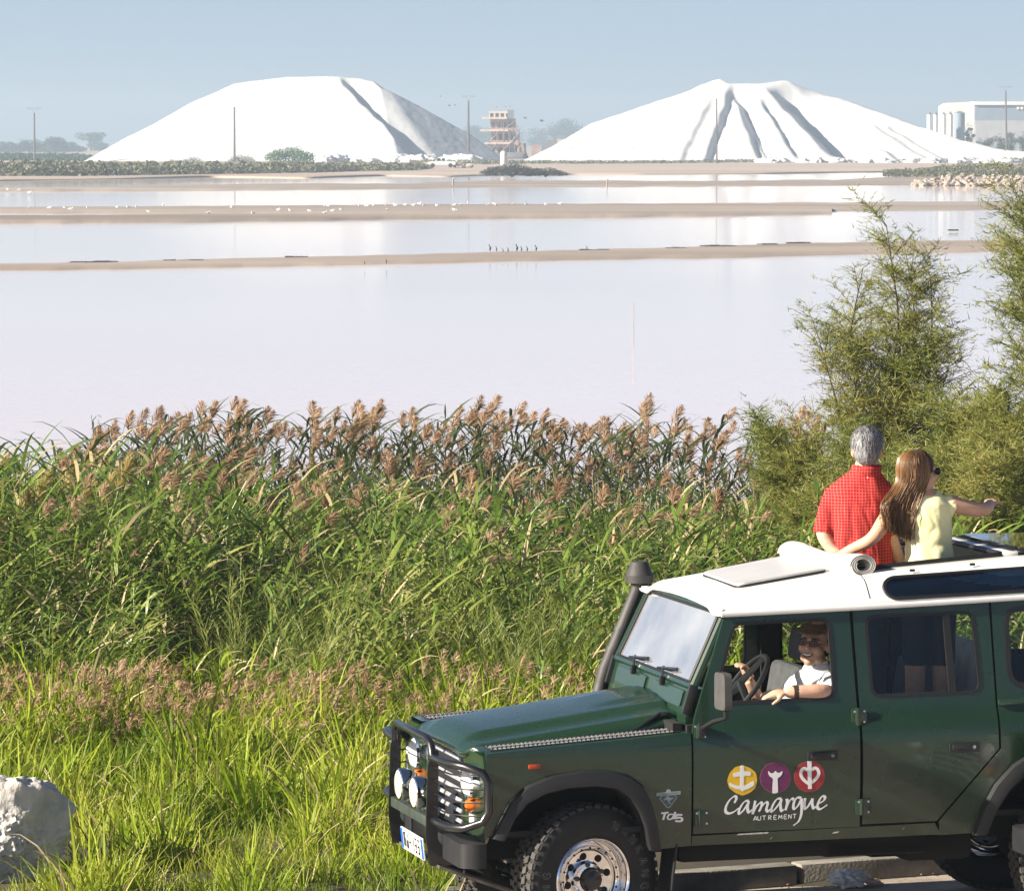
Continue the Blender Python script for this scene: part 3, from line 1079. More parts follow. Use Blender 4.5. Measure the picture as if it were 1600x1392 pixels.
    m.build('rear_bench', mat('grey_cover', (.34, .35, .37), .7, var=.2, vscale=8), car)
    # steering wheel
    m = MB()
    sc_, ax = Vector((.995, -.38, 1.345)), Vector((-.80, 0, .60)).normalized()
    u_ = Vector((0, 1, 0)); v_ = ax.cross(u_)
    m.tube([sc_ + (u_ * cos(a) + v_ * sin(a)) * .195 for a in [k * 2 * pi / 28 for k in range(28)]], .015, 8, closed=True)
    for a in (.4, pi - .4, -pi / 2):
        m.tube([sc_ - ax * -.03, sc_ + (u_ * cos(a) + v_ * sin(a)) * .19], [.022, .012], 6)
    m.tube([sc_ + ax * -.0, sc_ + ax * -.0 + Vector((-.30, 0, -.18))], [.035, .03], 8)
    m.build('steering_wheel', BLACKP, car)
    # ---- wheels
    def wheel(x, y, s, steer=0.0):
        wh = empty('wheel')
        wh.parent = car
        wh.location = (x, y, .402)
        wh.rotation_euler = (0, 0, steer + (0 if s < 0 else pi))
        return wh
    # built once with the outer face towards -y
    pr = [(.225, -.080), (.236, -.094), (.262, -.108), (.300, -.117), (.340, -.114), (.372, -.105), (.388, -.092), (.391, -.05), (.392, 0), (.391, .05), (.388, .092), (.372, .105), (.340, .114), (.300, .117), (.262, .108), (.236, .094), (.225, .080)]
    first = None
    for (x, y, s, st) in ((0, -.745, -1, radians(17)), (0, .745, 1, radians(17)), (2.794, -.745, -1, 0), (2.794, .745, 1, 0)):
        wh = wheel(x, y, s, st)
        if first is None:
            first = wh
            m = MB()
            m.lathe(pr, 72, 'Y', close=True)
            ty = m.build('tyre', RUBBER, wh, smooth=40)
            m = MB()
            N = 46
            for k in range(N):
                a0 = 2 * pi * k / N
                for c_, (yy, wy, wa) in enumerate(((-.080, .040, .62), (-.038, .034, .66), (0.0, .030, .62), (.038, .034, .66), (.080, .040, .62))):
                    a = a0 + (pi / N) * (c_ % 2)
                    da = pi / N * wa
                    r0, r1 = .386, .404 - (.006 if abs(yy) > .07 else 0)
                    vv = []
                    for rr_ in (r0, r1):
                        for aa in (a - da, a + da):
                            for y2 in (yy - wy / 2, yy + wy / 2):
                                sk_ = .25 * (y2 - yy) / wy * (1 if c_ % 2 else -1) * da * 2
                                vv.append((rr_ * cos(aa + sk_), y2, rr_ * sin(aa + sk_)))
                    m.add(vv, [(4, 5, 7, 6), (0, 1, 5, 4), (2, 6, 7, 3), (0, 4, 6, 2), (1, 3, 7, 5)])
                # shoulder lugs running down the sidewall
                for y2 in (-1, 1):
                    da = pi / N * .55
                    vv = []
                    for (rr_, yy) in ((.380, y2 * .100), (.397, y2 * .092), (.396, y2 * .099), (.382, y2 * .1055)):
                        for aa in (a0 - da, a0 + da):
                            vv.append((rr_ * cos(aa), yy, rr_ * sin(aa)))
                    m.add(vv, [(0, 1, 3, 2), (2, 3, 5, 4), (4, 5, 7, 6), (0, 2, 4, 6), (1, 7, 5, 3)])
            kind(m.build('tread', TREAD, wh, smooth=0, doubles=False), 'stuff')
            # raised outline lettering on the sidewall
            m = MB()
            GL = {'N': [[(0, 0), (0, 1)], [(0, 1), (.7, 0)], [(.7, 0), (.7, 1)]], 'A': [[(0, 0), (.38, 1)], [(.38, 1), (.76, 0)], [(.18, .35), (.58, .35)]],
                  'K': [[(0, 0), (0, 1)], [(0, .45), (.7, 1)], [(.15, .5), (.72, 0)]], 'G': [[(.7, .85), (.45, 1), (.15, .9), (0, .5), (.15, .1), (.45, 0), (.7, .15), (.7, .5), (.4, .5)]]}
            for word, start, step in (('NANKANG', radians(66), radians(12.6)), ('NANKANG', radians(246), radians(12.6))):
                for i, ch in enumerate(word):
                    ac = start - i * step
                    for q_, st_ in enumerate(GL[ch]):
                        for off in (-.0045, .0045):
                            P_ = []
                            for (gx, gz) in st_:
                                P_.append(Vector((gx, gz)))
                            d_ = (P_[-1] - P_[0]); d_ = d_.normalized() if d_.length else Vector((1, 0))
                            nn = Vector((-d_.y, d_.x)) * off / .040
                            def tf(gx, gz, lift):
                                r_ = .285 + gz * .046; a_ = ac - (gx - .35) * .040 / .31
                                yb = -(.108 + (.117 - .108) * min(1, (r_ - .262) / .038)) if r_ < .30 else -(.117 - .003 * (r_ - .30) / .04)
                                return (r_ * cos(a_), yb - .0012 - lift - q_ * .0002 - (off > 0) * .0001, r_ * sin(a_))
                            stroke_ribbon(m, [(p + nn) for p in P_], lambda t, f: .055, tf, 3)
            m.build('tyre_lettering', mat('faded_letter', (.13, .155, .15), .6, var=.25, vscale=40), wh, doubles=False, fix=False)['kind'] = 'stuff'
            m = MB()
            m.lathe([(.226, -.078), (.229, -.090), (.222, -.096), (.214, -.090), (.206, -.062), (.200, -.030), (.186, -.022), (.180, -.046), (.168, -.058), (.160, -.050), (.150, -.032), (.098, -.022), (.092, -.040), (.082, -.056), (.066, -.058), (.06, -.02), (.0, -.018)], 56, 'Y', caps=False)
            m.lathe([(.2262, -.06), (.2262, .09)], 40, 'Y', caps=False)
            rim = m.build('rim', CHROME, wh, smooth=45)
            m = MB()
            for k in range(8):
                a = 2 * pi * k / 8 + .2
                m.lathe([(.020, -.002), (.020, -.0045), (.0, -.005)], 14, 'Y', (.124 * cos(a), -.0262, .124 * sin(a)))
            for k in range(20):
                a = 2 * pi * k / 20
                m.lathe([(.006, 0), (.006, -.006), (0, -.007)], 8, 'Y', (.168 * cos(a), -.056, .168 * sin(a)))
            m.build_split('rim_hole', MATTE, wh)
            m = MB()
            m.lathe([(.062, -.02), (.062, -.075), (.052, -.092), (.030, -.100), (0, -.102)], 12, 'Y')
            for k in range(5):
                a = 2 * pi * k / 5 + .5
                m.lathe([(.014, -.03), (.014, -.062), (.0, -.066)], 6, 'Y', (.080 * cos(a), 0, .080 * sin(a)))
            m.build('hub', BLACKM, wh)
        else:
            for ch in list(first.children):
                copy_tree(ch, wh)
    # mud flaps
    for s in (-1, 1):
        m = MB()
        m.box((.455, s * .74, .42), (.012, .26, .32), Euler((0, .12, 0)), bev=.004)
        m.build('mud_flap', BLACKP, car)
    return car

car = make_car('off_road_car')
car.location = CAR_O
car.rotation_euler = CAR_ROT
tag(car, 'dark green off-road station wagon with white roof and bull bar, parked at the kerb', 'car')

# the next parked car, of which only the front corner shows
GREEN = PAINT
PAINT = mat('silver_paint', (0.30, 0.31, 0.32), 0.3, 0.4, var=0.05, vscale=3, coat=0.4)
car2 = make_car('parked_car', full=False)
car2.location = CAR_M @ Vector((2.96, -1.93, 0))
car2.rotation_euler = CAR_ROT
tag(car2, 'silver off-road car parked alongside the green one, its lamp and bumper corner showing', 'car')
PAINT = GREEN

# ---------------------------------------------------------------- lettering and emblems on the front door
DY = -0.8905
def door_pt(px_, pz_, lift):
    """coordinates of the enlarged door view (7.619 x, corner 1100,1170) -> car surface"""
    x, z = side_xz(1100 + px_ / 7.619, 1170 + pz_ / 7.619, -.884)
    return (x, -(YS(z) + .0030 + lift), z)
def blob(pts, lift, name, material, parent):
    m = MB()
    ol = rpoly(pts, 22, 3)
    m.prism(ol, lift, lift + .0008, lambda a, b, d: door_pt(a, b, d))
    return m.build(name, material, parent, smooth=0)
front_door = [c for c in car.children if c.name.startswith('front_door')][0]
def circ(cx, cy, r, n=13, jit=.05, seed=1):
    rr = random.Random(seed)
    return [(cx + r * (1 + rr.uniform(-jit, jit)) * cos(2 * pi * k / n), cy + r * (1 + rr.uniform(-jit, jit)) * sin(2 * pi * k / n)) for k in range(n)]
em = blob(circ(458, 370, 178, 12, .05, 3), 0, 'anchor_emblem', DECALY, front_door)
blob([(428, 190), (472, 190), (470, 262), (556, 266), (552, 316), (470, 312), (470, 440), (560, 395), (588, 372), (600, 425), (530, 470), (480, 482), (456, 508), (435, 482), (370, 470), (300, 435), (302, 392), (350, 420), (430, 440), (428, 318), (345, 334), (345, 282), (428, 270)], .0012, 'anchor_mark', DECALW, front_door)
em = blob(circ(846, 336, 190, 14, .03, 5), 0, 'trident_emblem', DECALG, front_door)
blob(circ(846, 336, 181, 14, .03, 5), .0011, 'emblem_field', DECALP, front_door)
blob([(757, 252), (790, 285), (825, 285), (846, 250), (866, 280), (900, 280), (932, 250), (925, 300), (895, 332), (872, 340), (880, 520), (810, 530), (820, 345), (780, 325), (760, 290)], .0022, 'trident_mark', DECALW, front_door)
em = blob(circ(1252, 325, 192, 14, .03, 8), 0, 'heart_emblem', DECALG, front_door)
blob(circ(1252, 325, 183, 14, .03, 8), .0011, 'emblem_field', DECALR, front_door)
m = MB()
stroke_ribbon(m, [(1230, 250), (1195, 228), (1160, 245), (1148, 300), (1180, 360), (1250, 405), (1320, 360), (1360, 300), (1352, 245), (1315, 222), (1275, 245)], lambda t, f: 38, lambda a, b, l: door_pt(a, b, .0022 + l))
m.prism([(1222, 138), (1274, 138), (1280, 470), (1236, 472)], .0034, .0038, lambda a, b, d: door_pt(a, b, d))
m.build('heart_mark', DECALW, front_door, smooth=0, doubles=False)
NIB = Vector((cos(radians(-38)), sin(radians(-38))))
def pen(t, f):
    return 13 + 25 * abs(t.x * NIB.y - t.y * NIB.x)
CAM_STROKES = [
    [(362, 640), (385, 590), (372, 560), (340, 572), (295, 620), (262, 690), (262, 745), (300, 765), (360, 745), (415, 700)],
    [(535, 612), (490, 620), (450, 665), (420, 730), (425, 770), (470, 730), (515, 660), (535, 618)], [(535, 615), (520, 690), (535, 752), (575, 720)],
    [(612, 612), (598, 690), (580, 775)], [(582, 770), (620, 690), (672, 636), (690, 655), (672, 715), (655, 745)], [(655, 742), (690, 680), (738, 632), (758, 650), (745, 715), (765, 742), (790, 715)],
    [(925, 590), (875, 592), (835, 640), (805, 710), (812, 745), (855, 705), (902, 640), (925, 592)], [(925, 592), (912, 660), (925, 735), (958, 715)],
    [(985, 590), (992, 640), (972, 728)], [(975, 720), (1005, 640), (1045, 590), (1070, 600)],
    [(1160, 580), (1110, 578), (1075, 625), (1066, 690), (1085, 710), (1125, 665), (1160, 590)], [(1162, 585), (1165, 680), (1160, 780), (1130, 860), (1068, 912)],
    [(1205, 582), (1198, 650), (1205, 712), (1245, 675), (1290, 590)], [(1292, 585), (1290, 650), (1308, 705), (1335, 680)],
    [(1362, 650), (1425, 612), (1440, 570), (1405, 562), (1368, 620), (1352, 690), (1390, 712), (1470, 660)]]
m = MB()
for k, st in enumerate(CAM_STROKES):
    stroke_ribbon(m, st, pen, lambda a, b, l, k=k: door_pt(a, b, .0004 + l + (k % 3) * .0006), 7)
m.build('script_lettering', DECALW, front_door, smooth=0, doubles=False)
CAP = {'A': [[(0, 1), (.42, 0), (.8, 1)], [(.16, .66), (.66, .66)]], 'U': [[(0, 0), (.02, .8), (.35, 1), (.68, .8), (.7, 0)]], 'T': [[(-.05, .02), (.8, 0)], [(.38, 0), (.36, 1)]],
       'R': [[(.05, 0), (.03, 1)], [(.05, .03), (.55, .1), (.58, .4), (.08, .52)], [(.2, .52), (.68, 1)]], 'E': [[(.62, .02), (.02, .04), (.02, .98), (.64, .96)], [(.04, .5), (.5, .48)]],
       'M': [[(0, 1), (.12, .02)], [(.12, .02), (.42, .7)], [(.42, .7), (.74, .02)], [(.74, .02), (.84, 1)]], 'N': [[(.02, 1), (.04, .02)], [(.04, .02), (.66, .98)], [(.66, .98), (.68, 0)]]}
m = MB()
xs_ = [596, 645, 702, 772, 838, 892, 960, 1010, 1064]
for i, ch in enumerate('AUTREMENT'):
    y0 = 800 - i * 3.2
    for q_, st in enumerate(CAP[ch]):
        stroke_ribbon(m, [(xs_[i] + a * 50, y0 + b * 50 + (a - .4) * -3) for a, b in st], lambda t, f: 9.5, lambda a, b, l, q_=q_: door_pt(a, b, .0004 + l + q_ * .0004), 4)
m.build('capital_lettering', DECALW, front_door, smooth=0, doubles=False)
# badge and engine lettering on the front wing
front_wing = [c for c in car.children if c.name.startswith('front_wing')][0]
def wing_pt(px_, pz_, lift):
    x, z = side_xz(1010 + px_ / 17.4, 1220 + pz_ / 17.4, -.878)
    return (x, -(YS(z) + .0030 + lift), z)
def wblob(pts, lift, name, material, parent, r=10):
    m = MB()
    m.prism(rpoly(pts, r, 3), lift, lift + .0008, lambda a, b, d: wing_pt(a, b, d))
    return m.build(name, material, parent, smooth=0)
bd = wblob([(345, 480), (400, 370), (770, 350), (835, 440), (630, 725), (560, 730)], 0, 'kangaroo_badge', DECALGREY, front_wing, 20)
wblob([(370, 480), (415, 395), (758, 375), (808, 445), (620, 702), (572, 706)], .0011, 'badge_field', DECALDK, front_wing, 16)
wblob([(430, 510), (490, 470), (545, 400), (600, 405), (640, 450), (700, 435), (735, 465), (690, 475), (650, 520), (610, 515), (620, 570), (680, 600), (600, 600), (575, 530), (540, 490), (480, 515)], .0022, 'kangaroo_mark', DECALGREY, front_wing, 8)
tb = wblob([(258, 305), (520, 292), (535, 230), (590, 208), (640, 235), (650, 280), (915, 258), (915, 355), (262, 400)], .0022, 'badge_bar', DECALGREY, front_wing, 12)
def text_mesh(txt, mapfn, name, material, parent, space=1.0):
    cu = bpy.data.curves.new('t', 'FONT')
    cu.body = txt
    cu.space_character = space
    o = bpy.data.objects.new('t', cu)
    COL.objects.link(o)
    me = evaluated(o)
    bpy.data.objects.remove(o, do_unlink=True)
    xs = [v.co.x for v in me.vertices]; ys = [v.co.y for v in me.vertices]
    x0, x1, y0, y1 = min(xs), max(xs), min(ys), max(ys)
    for v in me.vertices:
        v.co = Vector(mapfn((v.co.x - x0) / (x1 - x0), (v.co.y - y0) / (y1 - y0)))
    return link(name, me, material, parent, smooth=0)
text_mesh('OUTBACK IMPORT', lambda a, b: wing_pt(275 + a * 625, 385 - a * 45 - b * 60, .0036), 'badge_text', DECALDK, front_wing)
m = MB()
TD = [[(400, 870), (600, 850)], [(505, 862), (455, 1050)], [(735, 905), (630, 900), (575, 980), (612, 1035), (690, 1015), (745, 930)], [(782, 830), (735, 1030)], [(975, 915), (830, 915), (800, 1000), (900, 985), (975, 1025), (930, 1085), (780, 1080)]]
for k, st in enumerate(TD):
    stroke_ribbon(m, st, lambda t, f, k=k: (36 if k == 2 else 50) + 12 * abs(t.y), lambda a, b, l, k=k: wing_pt(a, b, .0004 + l + k * .0004), 6)
m.build('engine_lettering', DECALW, front_wing, smooth=0, doubles=False)

# ---------------------------------------------------------------- rolled canvas lying across the roof
m = MB()
pA, pB = Vector((1.515, .42, 1.985)), Vector((1.60, -.60, 1.992))
ax_ = (pB - pA).normalized()
uu = ax_.cross(Vector((0, 0, 1))).normalized(); ww = uu.cross(ax_)
rows = []
NS = 26
for i in range(NS + 1):
    t = i / NS
    c_ = pA.lerp(pB, t) + Vector((0, 0, -.012 * sin(pi * t) + .006 * sin(9 * t)))
    ring = []
    for k in range(60):
        a = k / 59 * 2 * pi * 3.1
        r_ = .072 - .018 * (k / 59) * 1.9 + .003 * noise.noise((t * 5, k * .15, 0)) + (.006 if t < .12 else 0)
        r_ *= (1 - .08 * sin(pi * t))
        ring.append(m.bm.verts.new(c_ + uu * (cos(a) * r_ * 1.12) + ww * (sin(a) * r_ * .86)))
    rows.append(ring)
for a, b in zip(rows, rows[1:]):
    for k in range(59):
        m.bm.faces.new((a[k], a[k + 1], b[k + 1], b[k]))
roll = m.build('canvas_roll', CANVAS, None, smooth=180)
roll.modifiers.new('t', 'SOLIDIFY').thickness = .004
roll.matrix_world = CAR_M
tag(roll, 'rolled off-white canvas sunroof cover lying across the white car roof', 'canvas roll')
# ================================================================ people
SKIN = mat('skin_tan', (0.58, 0.35, 0.25), 0.5, var=0.10, vscale=25, spec=0.4)
SKINW = mat('skin_fair', (0.60, 0.34, 0.22), 0.5, var=0.08, vscale=25, spec=0.4)
GREYHAIR = mat('grey_hair', (0.10, 0.10, 0.11), 0.5, col2=(0.24, 0.24, 0.25), vscale=55, detail=3, stretch=(1, 1, .25), bump=.6, bscale=90)
DARKHAIR = mat('dark_hair', (0.02, 0.014, 0.010), 0.5, var=.3, vscale=60)
YELLOW = mat('yellow_cotton', (0.82, 0.77, 0.42), 0.85, var=.05, vscale=10, bump=.08, bscale=40)
NAVY = mat('navy_cotton', (0.018, 0.024, 0.045), 0.85, var=.2, vscale=12)
WHITEC = mat('white_cotton', (0.80, 0.80, 0.82), 0.8, var=.03, vscale=10, bump=.08, bscale=40)
TWEED = mat('brown_tweed', (0.14, 0.092, 0.062), 0.9, var=.3, vscale=60, bump=.15, bscale=120)
LIPS = mat('lips', (0.42, 0.17, 0.13), 0.5, var=.1)
TEETH = mat('teeth', (0.80, 0.77, 0.70), 0.3, var=.03)
EYEW = mat('eye_white', (0.75, 0.74, 0.72), 0.2, var=.02)
EYED = mat('eye_dark', (0.02, 0.013, 0.01), 0.15, var=.1)
LENSD = mat('sunglass_lens', (0.012, 0.008, 0.008), 0.06, var=.1, coat=.5)
LENSC = glass_mat('spectacle_glass', (.42, .36, .33), 0.08, .4)
STRAP = mat('watch_strap', (.05, .03, .022), .6, var=.2)

def check_mat():
    m = bpy.data.materials.new('red_check')
    m.use_nodes = True
    t = m.node_tree
    b = t.nodes['Principled BSDF']
    b.inputs['Roughness'].default_value = .85
    b.inputs['Specular IOR Level'].default_value = .2
    tc = t.nodes.new('ShaderNodeTexCoord')
    sep = t.nodes.new('ShaderNodeSeparateXYZ')
    nz = t.nodes.new('ShaderNodeTexNoise'); nz.inputs['Scale'].default_value = 7
    vm = t.nodes.new('ShaderNodeVectorMath'); vm.operation = 'MULTIPLY_ADD'
    vm.inputs[1].default_value = (.022, .022, .022)
    t.links.new(tc.outputs['Object'], nz.inputs['Vector'])
    t.links.new(nz.outputs[1], vm.inputs[0]); t.links.new(tc.outputs['Object'], vm.inputs[2])
    t.links.new(vm.outputs[0], sep.inputs[0])
    def line(sock, period):
        a = t.nodes.new('ShaderNodeMath'); a.operation = 'DIVIDE'; a.inputs[1].default_value = period
        f = t.nodes.new('ShaderNodeMath'); f.operation = 'FRACT'
        g = t.nodes.new('ShaderNodeMath'); g.operation = 'LESS_THAN'; g.inputs[1].default_value = .20
        t.links.new(sock, a.inputs[0]); t.links.new(a.outputs[0], f.inputs[0]); t.links.new(f.outputs[0], g.inputs[0])
        return g.outputs[0]
    mx = t.nodes.new('ShaderNodeMath'); mx.operation = 'MAXIMUM'
    t.links.new(line(sep.outputs['X'], .0165), mx.inputs[0]); t.links.new(line(sep.outputs['Z'], .0165), mx.inputs[1])
    mc = t.nodes.new('ShaderNodeMix'); mc.data_type = 'RGBA'
    mc.inputs['A'].default_value = (.33, .011, .013, 1); mc.inputs['B'].default_value = (.46, .10, .085, 1)
    t.links.new(mx.outputs[0], mc.inputs['Factor'])
    t.links.new(mc.outputs['Result'], b.inputs['Base Color'])
    return m
CHECK = check_mat()

def hair_strand_mat(name, c0, c1):
    m = bpy.data.materials.new(name)
    m.use_nodes = True
    t = m.node_tree
    b = t.nodes['Principled BSDF']
    b.inputs['Roughness'].default_value = .38
    g = t.nodes.new('ShaderNodeNewGeometry')
    r = t.nodes.new('ShaderNodeValToRGB')
    r.color_ramp.elements[0].color = (*c0, 1); r.color_ramp.elements[1].color = (*c1, 1)
    t.links.new(g.outputs['Random Per Island'], r.inputs[0])
    t.links.new(r.outputs[0], b.inputs['Base Color'])
    return m
BROWNH = hair_strand_mat('brown_hair', (.060, .027, .011), (.29, .15, .056))
GREYS = hair_strand_mat('grey_strands', (.03, .03, .033), (.34, .34, .35))

def head_pieces(mb, c, R, k=1.0, neck=True):
    def P(x, y, z): return Vector(c) + R @ (Vector((x, y, z)) * k)
    E = lambda x, y, z, a, b_, d: mb.ball(P(x, y, z), (a * k, b_ * k, d * k), R)
    E(0, .014, .032, .077, .096, .090)
    E(0, -.020, -.040, .061, .070, .078)
    E(0, -.060, -.098, .028, .026, .024)
    E(0, -.070, .022, .052, .026, .016)
    for s in (-1, 1):
        E(s * .040, -.058, -.030, .028, .030, .028)
        E(s * .076, .012, -.012, .010, .020, .032)
        E(s * .040, -.010, -.080, .026, .045, .028)
    mb.tube([P(0, -.086, .012), P(0, -.106, -.020), P(0, -.112, -.034)], [.008 * k, .012 * k, .015 * k], 8)
    E(0, -.090, -.066, .026, .012, .012)
    if neck:
        mb.tube([P(0, .014, -.05), P(0, .014, -.11), P(0, .010, -.16)], [(.055 * k), (.055 * k), (.058 * k)], 14)
    return P
def fingers(mb, wrist, dirv, upv, curl=.6, k=1.0, thumb=1):
    """palm and five fingers; dirv points along the hand, upv out of the back of the hand"""
    d = Vector(dirv).normalized(); n = (Vector(upv) - d * Vector(upv).dot(d)).normalized(); sd = d.cross(n)
    w0 = Vector(wrist)
    R = Matrix((sd, d, n)).transposed()
    mb.ball(w0 + d * .045 * k, (.040 * k, .052 * k, .017 * k), R)
    for i, (o, L) in enumerate(((-.030, .066), (-.010, .078), (.011, .074), (.030, .058))):
        p = w0 + d * .085 * k + sd * o * k
        pts = [p - d * .02 * k, p]
        ang = 0
        for s_, f in ((L * .45, .5), (L * .32, 1.0), (L * .26, 1.0)):
            ang += curl * f
            p = p + (d * cos(ang) - n * sin(ang)) * s_ * k
            pts.append(p)
        mb.tube(pts, [.0105 * k, .0100 * k, .0092 * k, .0085 * k, .0068 * k], 8)
    p = w0 + d * .03 * k + sd * (-.034 * thumb) * k
    mb.tube([w0 + d * .015 * k + sd * -.02 * thumb * k, p, p + (d * .6 - sd * .75 * thumb - n * .25) * .034 * k, p + (d * .95 - sd * .55 * thumb - n * .45) * .062 * k], [.014 * k, .013 * k, .0115 * k, .008 * k], 8)
def limb(mb, pts, rads, n=14):
    P = [Vector(p) for p in pts]
    out = []; rr = []
    for i in range(len(P) - 1):
        p0 = P[max(i - 1, 0)]; p1 = P[i]; p2 = P[i + 1]; p3 = P[min(i + 2, len(P) - 1)]
        for q in range(5):
            t = q / 5
            out.append(0.5 * ((2 * p1) + (p2 - p0) * t + (2 * p0 - 5 * p1 + 4 * p2 - p3) * t * t + (3 * p1 - p0 - 3 * p2 + p3) * t ** 3))
            a, b = rads[i], rads[i + 1]
            rr.append(a + (b - a) * t)
    out.append(P[-1]); rr.append(rads[-1])
    mb.tube(out, rr, n)
def torso_loft(mb, rows, n=28, caps=True):
    """rows: (centre, half width, half depth, squareness) from bottom to top, in the x/y plane"""
    rings = []
    for c, a, b, sq in rows:
        ring = []
        for k in range(n):
            th = 2 * pi * k / n
            cx, sy = cos(th), sin(th)
            ex = 2 / sq
            ring.append(mb.bm.verts.new(Vector(c) + Vector((a * math.copysign(abs(cx) ** ex, cx), b * math.copysign(abs(sy) ** ex, sy), 0))))
        rings.append(ring)
    for a, b in zip(rings, rings[1:]):
        for k in range(n):
            mb.bm.faces.new((a[k], a[(k + 1) % n], b[(k + 1) % n], b[k]))
    if caps:
        mb.bm.faces.new(list(reversed(rings[0]))); mb.bm.faces.new(rings[-1])
def fold(me, origin, amp=.006, fx=16, fz=5, seed=0):
    """cloth folds: push the surface in and out along its normals"""
    me.update()
    nrm = [v.normal.copy() for v in me.vertices]
    for v, n in zip(me.vertices, nrm):
        p = v.co
        a = noise.noise((p.x * fx + seed, p.y * fx, p.z * fz)) + .5 * noise.noise((p.x * fx * 2.1 + p.z * 9, p.y * fx * 2, p.z * fz * 2.2 + seed))
        v.co = p + n * amp * (abs(a) * 2 - .5)
def person(me, base, material, label):
    o = link('person', me, material, None, 180)
    tag(o, label, 'person')
    return o
def shift(me, base):
    for v in me.vertices:
        v.co -= base
    return me
RX = lambda a: Matrix.Rotation(a, 3, 'X')
RY = lambda a: Matrix.Rotation(a, 3, 'Y')
RZ = lambda a: Matrix.Rotation(a, 3, 'Z')

FLOOR_Z = 0.70
# ---------------------------------------------------------------- man in the red shirt, seen from behind
DM = (CAR_M @ Vector((1.80, .06, 0))).y
def M_(u, v, dy=0.0): return at_depth(u, v, DM + dy)
base = M_(1352, 880); base.z = (CAR_M @ Vector((1.8, .06, FLOOR_Z))).z
body = MB()
hc = M_(1355, 703, .0)
Rm = RZ(pi - .10) @ RX(.08)                      # looks away from the road
head_pieces(body, hc, Rm, 1.04)
neck = M_(1352, 742, .03)
hip = M_(1350, 905, 0); sh = M_(1346, 772, .0)
torso_loft(body, [(M_(1350, 930), .155, .115, 2.3), (M_(1348, 880), .150, .11, 2.3), (M_(1346, 830), .158, .115, 2.4), (M_(1345, 785), .165, .11, 2.4), (M_(1347, 757), .14, .085, 2.2), (M_(1350, 740), .08, .06, 2)])
# left arm hangs to the canvas, right arm bent in front
La = [M_(1309, 774, .01), M_(1294, 802, 0.0), M_(1287, 832, -.03), M_(1300, 858, -.06), M_(1312, 868, -.10)]
limb(body, La, [.042, .046, .043, .036, .028])
Ra = [M_(1376, 772, .02), M_(1386, 802, -.01), M_(1391, 838, -.02), M_(1400, 862, .0), M_(1408, 885, .02)]
limb(body, Ra, [.042, .046, .043, .038, .030])
fingers(body, La[-1], (.6, -.7, -.2), (0, 0, 1), .5)
fingers(body, Ra[-1], (.1, .4, -1), (0, -1, 0), .5)
lz = base.z
for dx in (-.072, .062):
    hp = hip + Vector((dx, 0, 0))
    limb(body, [hp, Vector((hp.x, hp.y + .01, lz + .50)), Vector((hp.x, hp.y + .03, lz + .06))], [.070, .050, .040])
    body.ball((hp.x, hp.y + .09, lz + .04), (.045, .12, .04))
me = shift(remeshed(body, .0085, 5), base)
man = person(me, base, SKIN, 'grey-haired person in red checked shirt standing through the car roof, back turned')
man.location = base
sh_ = MB()
torso_loft(sh_, [(M_(1347, 893), .172, .130, 2.3), (M_(1347, 870), .170, .128, 2.3), (M_(1346, 835), .170, .128, 2.4), (M_(1345, 800), .176, .126, 2.4), (M_(1345, 775), .178, .115, 2.3), (M_(1346, 758), .165, .100, 2.2), (M_(1348, 746), .125, .085, 2), (M_(1351, 736), .082, .076, 2), (M_(1353, 727), .066, .070, 2)])
limb(sh_, [M_(1307, 770, .01), M_(1296, 797, .0), M_(1288, 834, -.02)], [.062, .066, .064])
limb(sh_, [M_(1379, 769, .02), M_(1386, 798, -.01), M_(1390, 836, -.02)], [.062, .066, .062])
sh_.tube([M_(1353, 733, .0) + Vector((cos(a) * .075, sin(a) * .084, 0)) for a in [k * 2 * pi / 20 for k in range(20)]], [(.010, .030)] * 20, 8, closed=True)
me = shift(remeshed(sh_, .0075, 5), base)
fold(me, base, .0065, 13, 4, 3)
link('shirt', me, CHECK, man, 180)
tr = MB()
torso_loft(tr, [(M_(1350, 940), .160, .125, 2.2), (M_(1348, 884), .160, .12, 2.2)])
for dx in (-.072, .062):
    hp = hip + Vector((dx, 0, -.02))
    limb(tr, [hp, Vector((hp.x, hp.y + .01, lz + .50)), Vector((hp.x, hp.y + .03, lz + .09))], [.080, .060, .052])
link('trousers', shift(remeshed(tr, .011, 4), base), NAVY, man, 180)
hr = MB()
def hp_(x, y, z): return hc + Rm @ (Vector((x, y, z)) * 1.04)
hr.ball(hp_(0, .020, .038), (.086, .104, .094), Rm)
hr.ball(hp_(0, .060, -.020), (.072, .060, .070), Rm)
hr.ball(hp_(0, -.05, .085), (.060, .050, .036), Rm)
me = remeshed(hr, .006, 3)
fold(me, base, .003, 60, 14, 1)
link('hair', shift(me, base), GREYHAIR, man, 180)
st = MB()
rr = random.Random(5)
for k in range(900):
    th = rr.uniform(0, 2 * pi); ph = rr.uniform(-.35, 1.35)
    n0 = Vector((cos(th) * cos(ph), sin(th) * cos(ph), sin(ph)))
    if n0.y < -.35 and n0.z < .55:
        continue
    p = Vector((0, .022, .036)) + Vector((n0.x * .087, n0.y * .106, n0.z * .096))
    dn = Vector((n0.x * .3 + rr.uniform(-.3, .3), .35, -.9))
    dn = (dn - n0 * dn.dot(n0)).normalized() * rr.uniform(.02, .04) + n0 * rr.uniform(.0, .006)
    sdv = dn.cross(n0).normalized() * .0016
    q = [p - sdv, p + sdv, p + dn + sdv * .3, p + dn - sdv * .3]
    st.add([hp_(*(v + n0 * .002)) - base for v in q], [(0, 1, 2, 3)])
kind(st.build('hair_strands', GREYS, man, 0, doubles=False, fix=False), 'stuff')

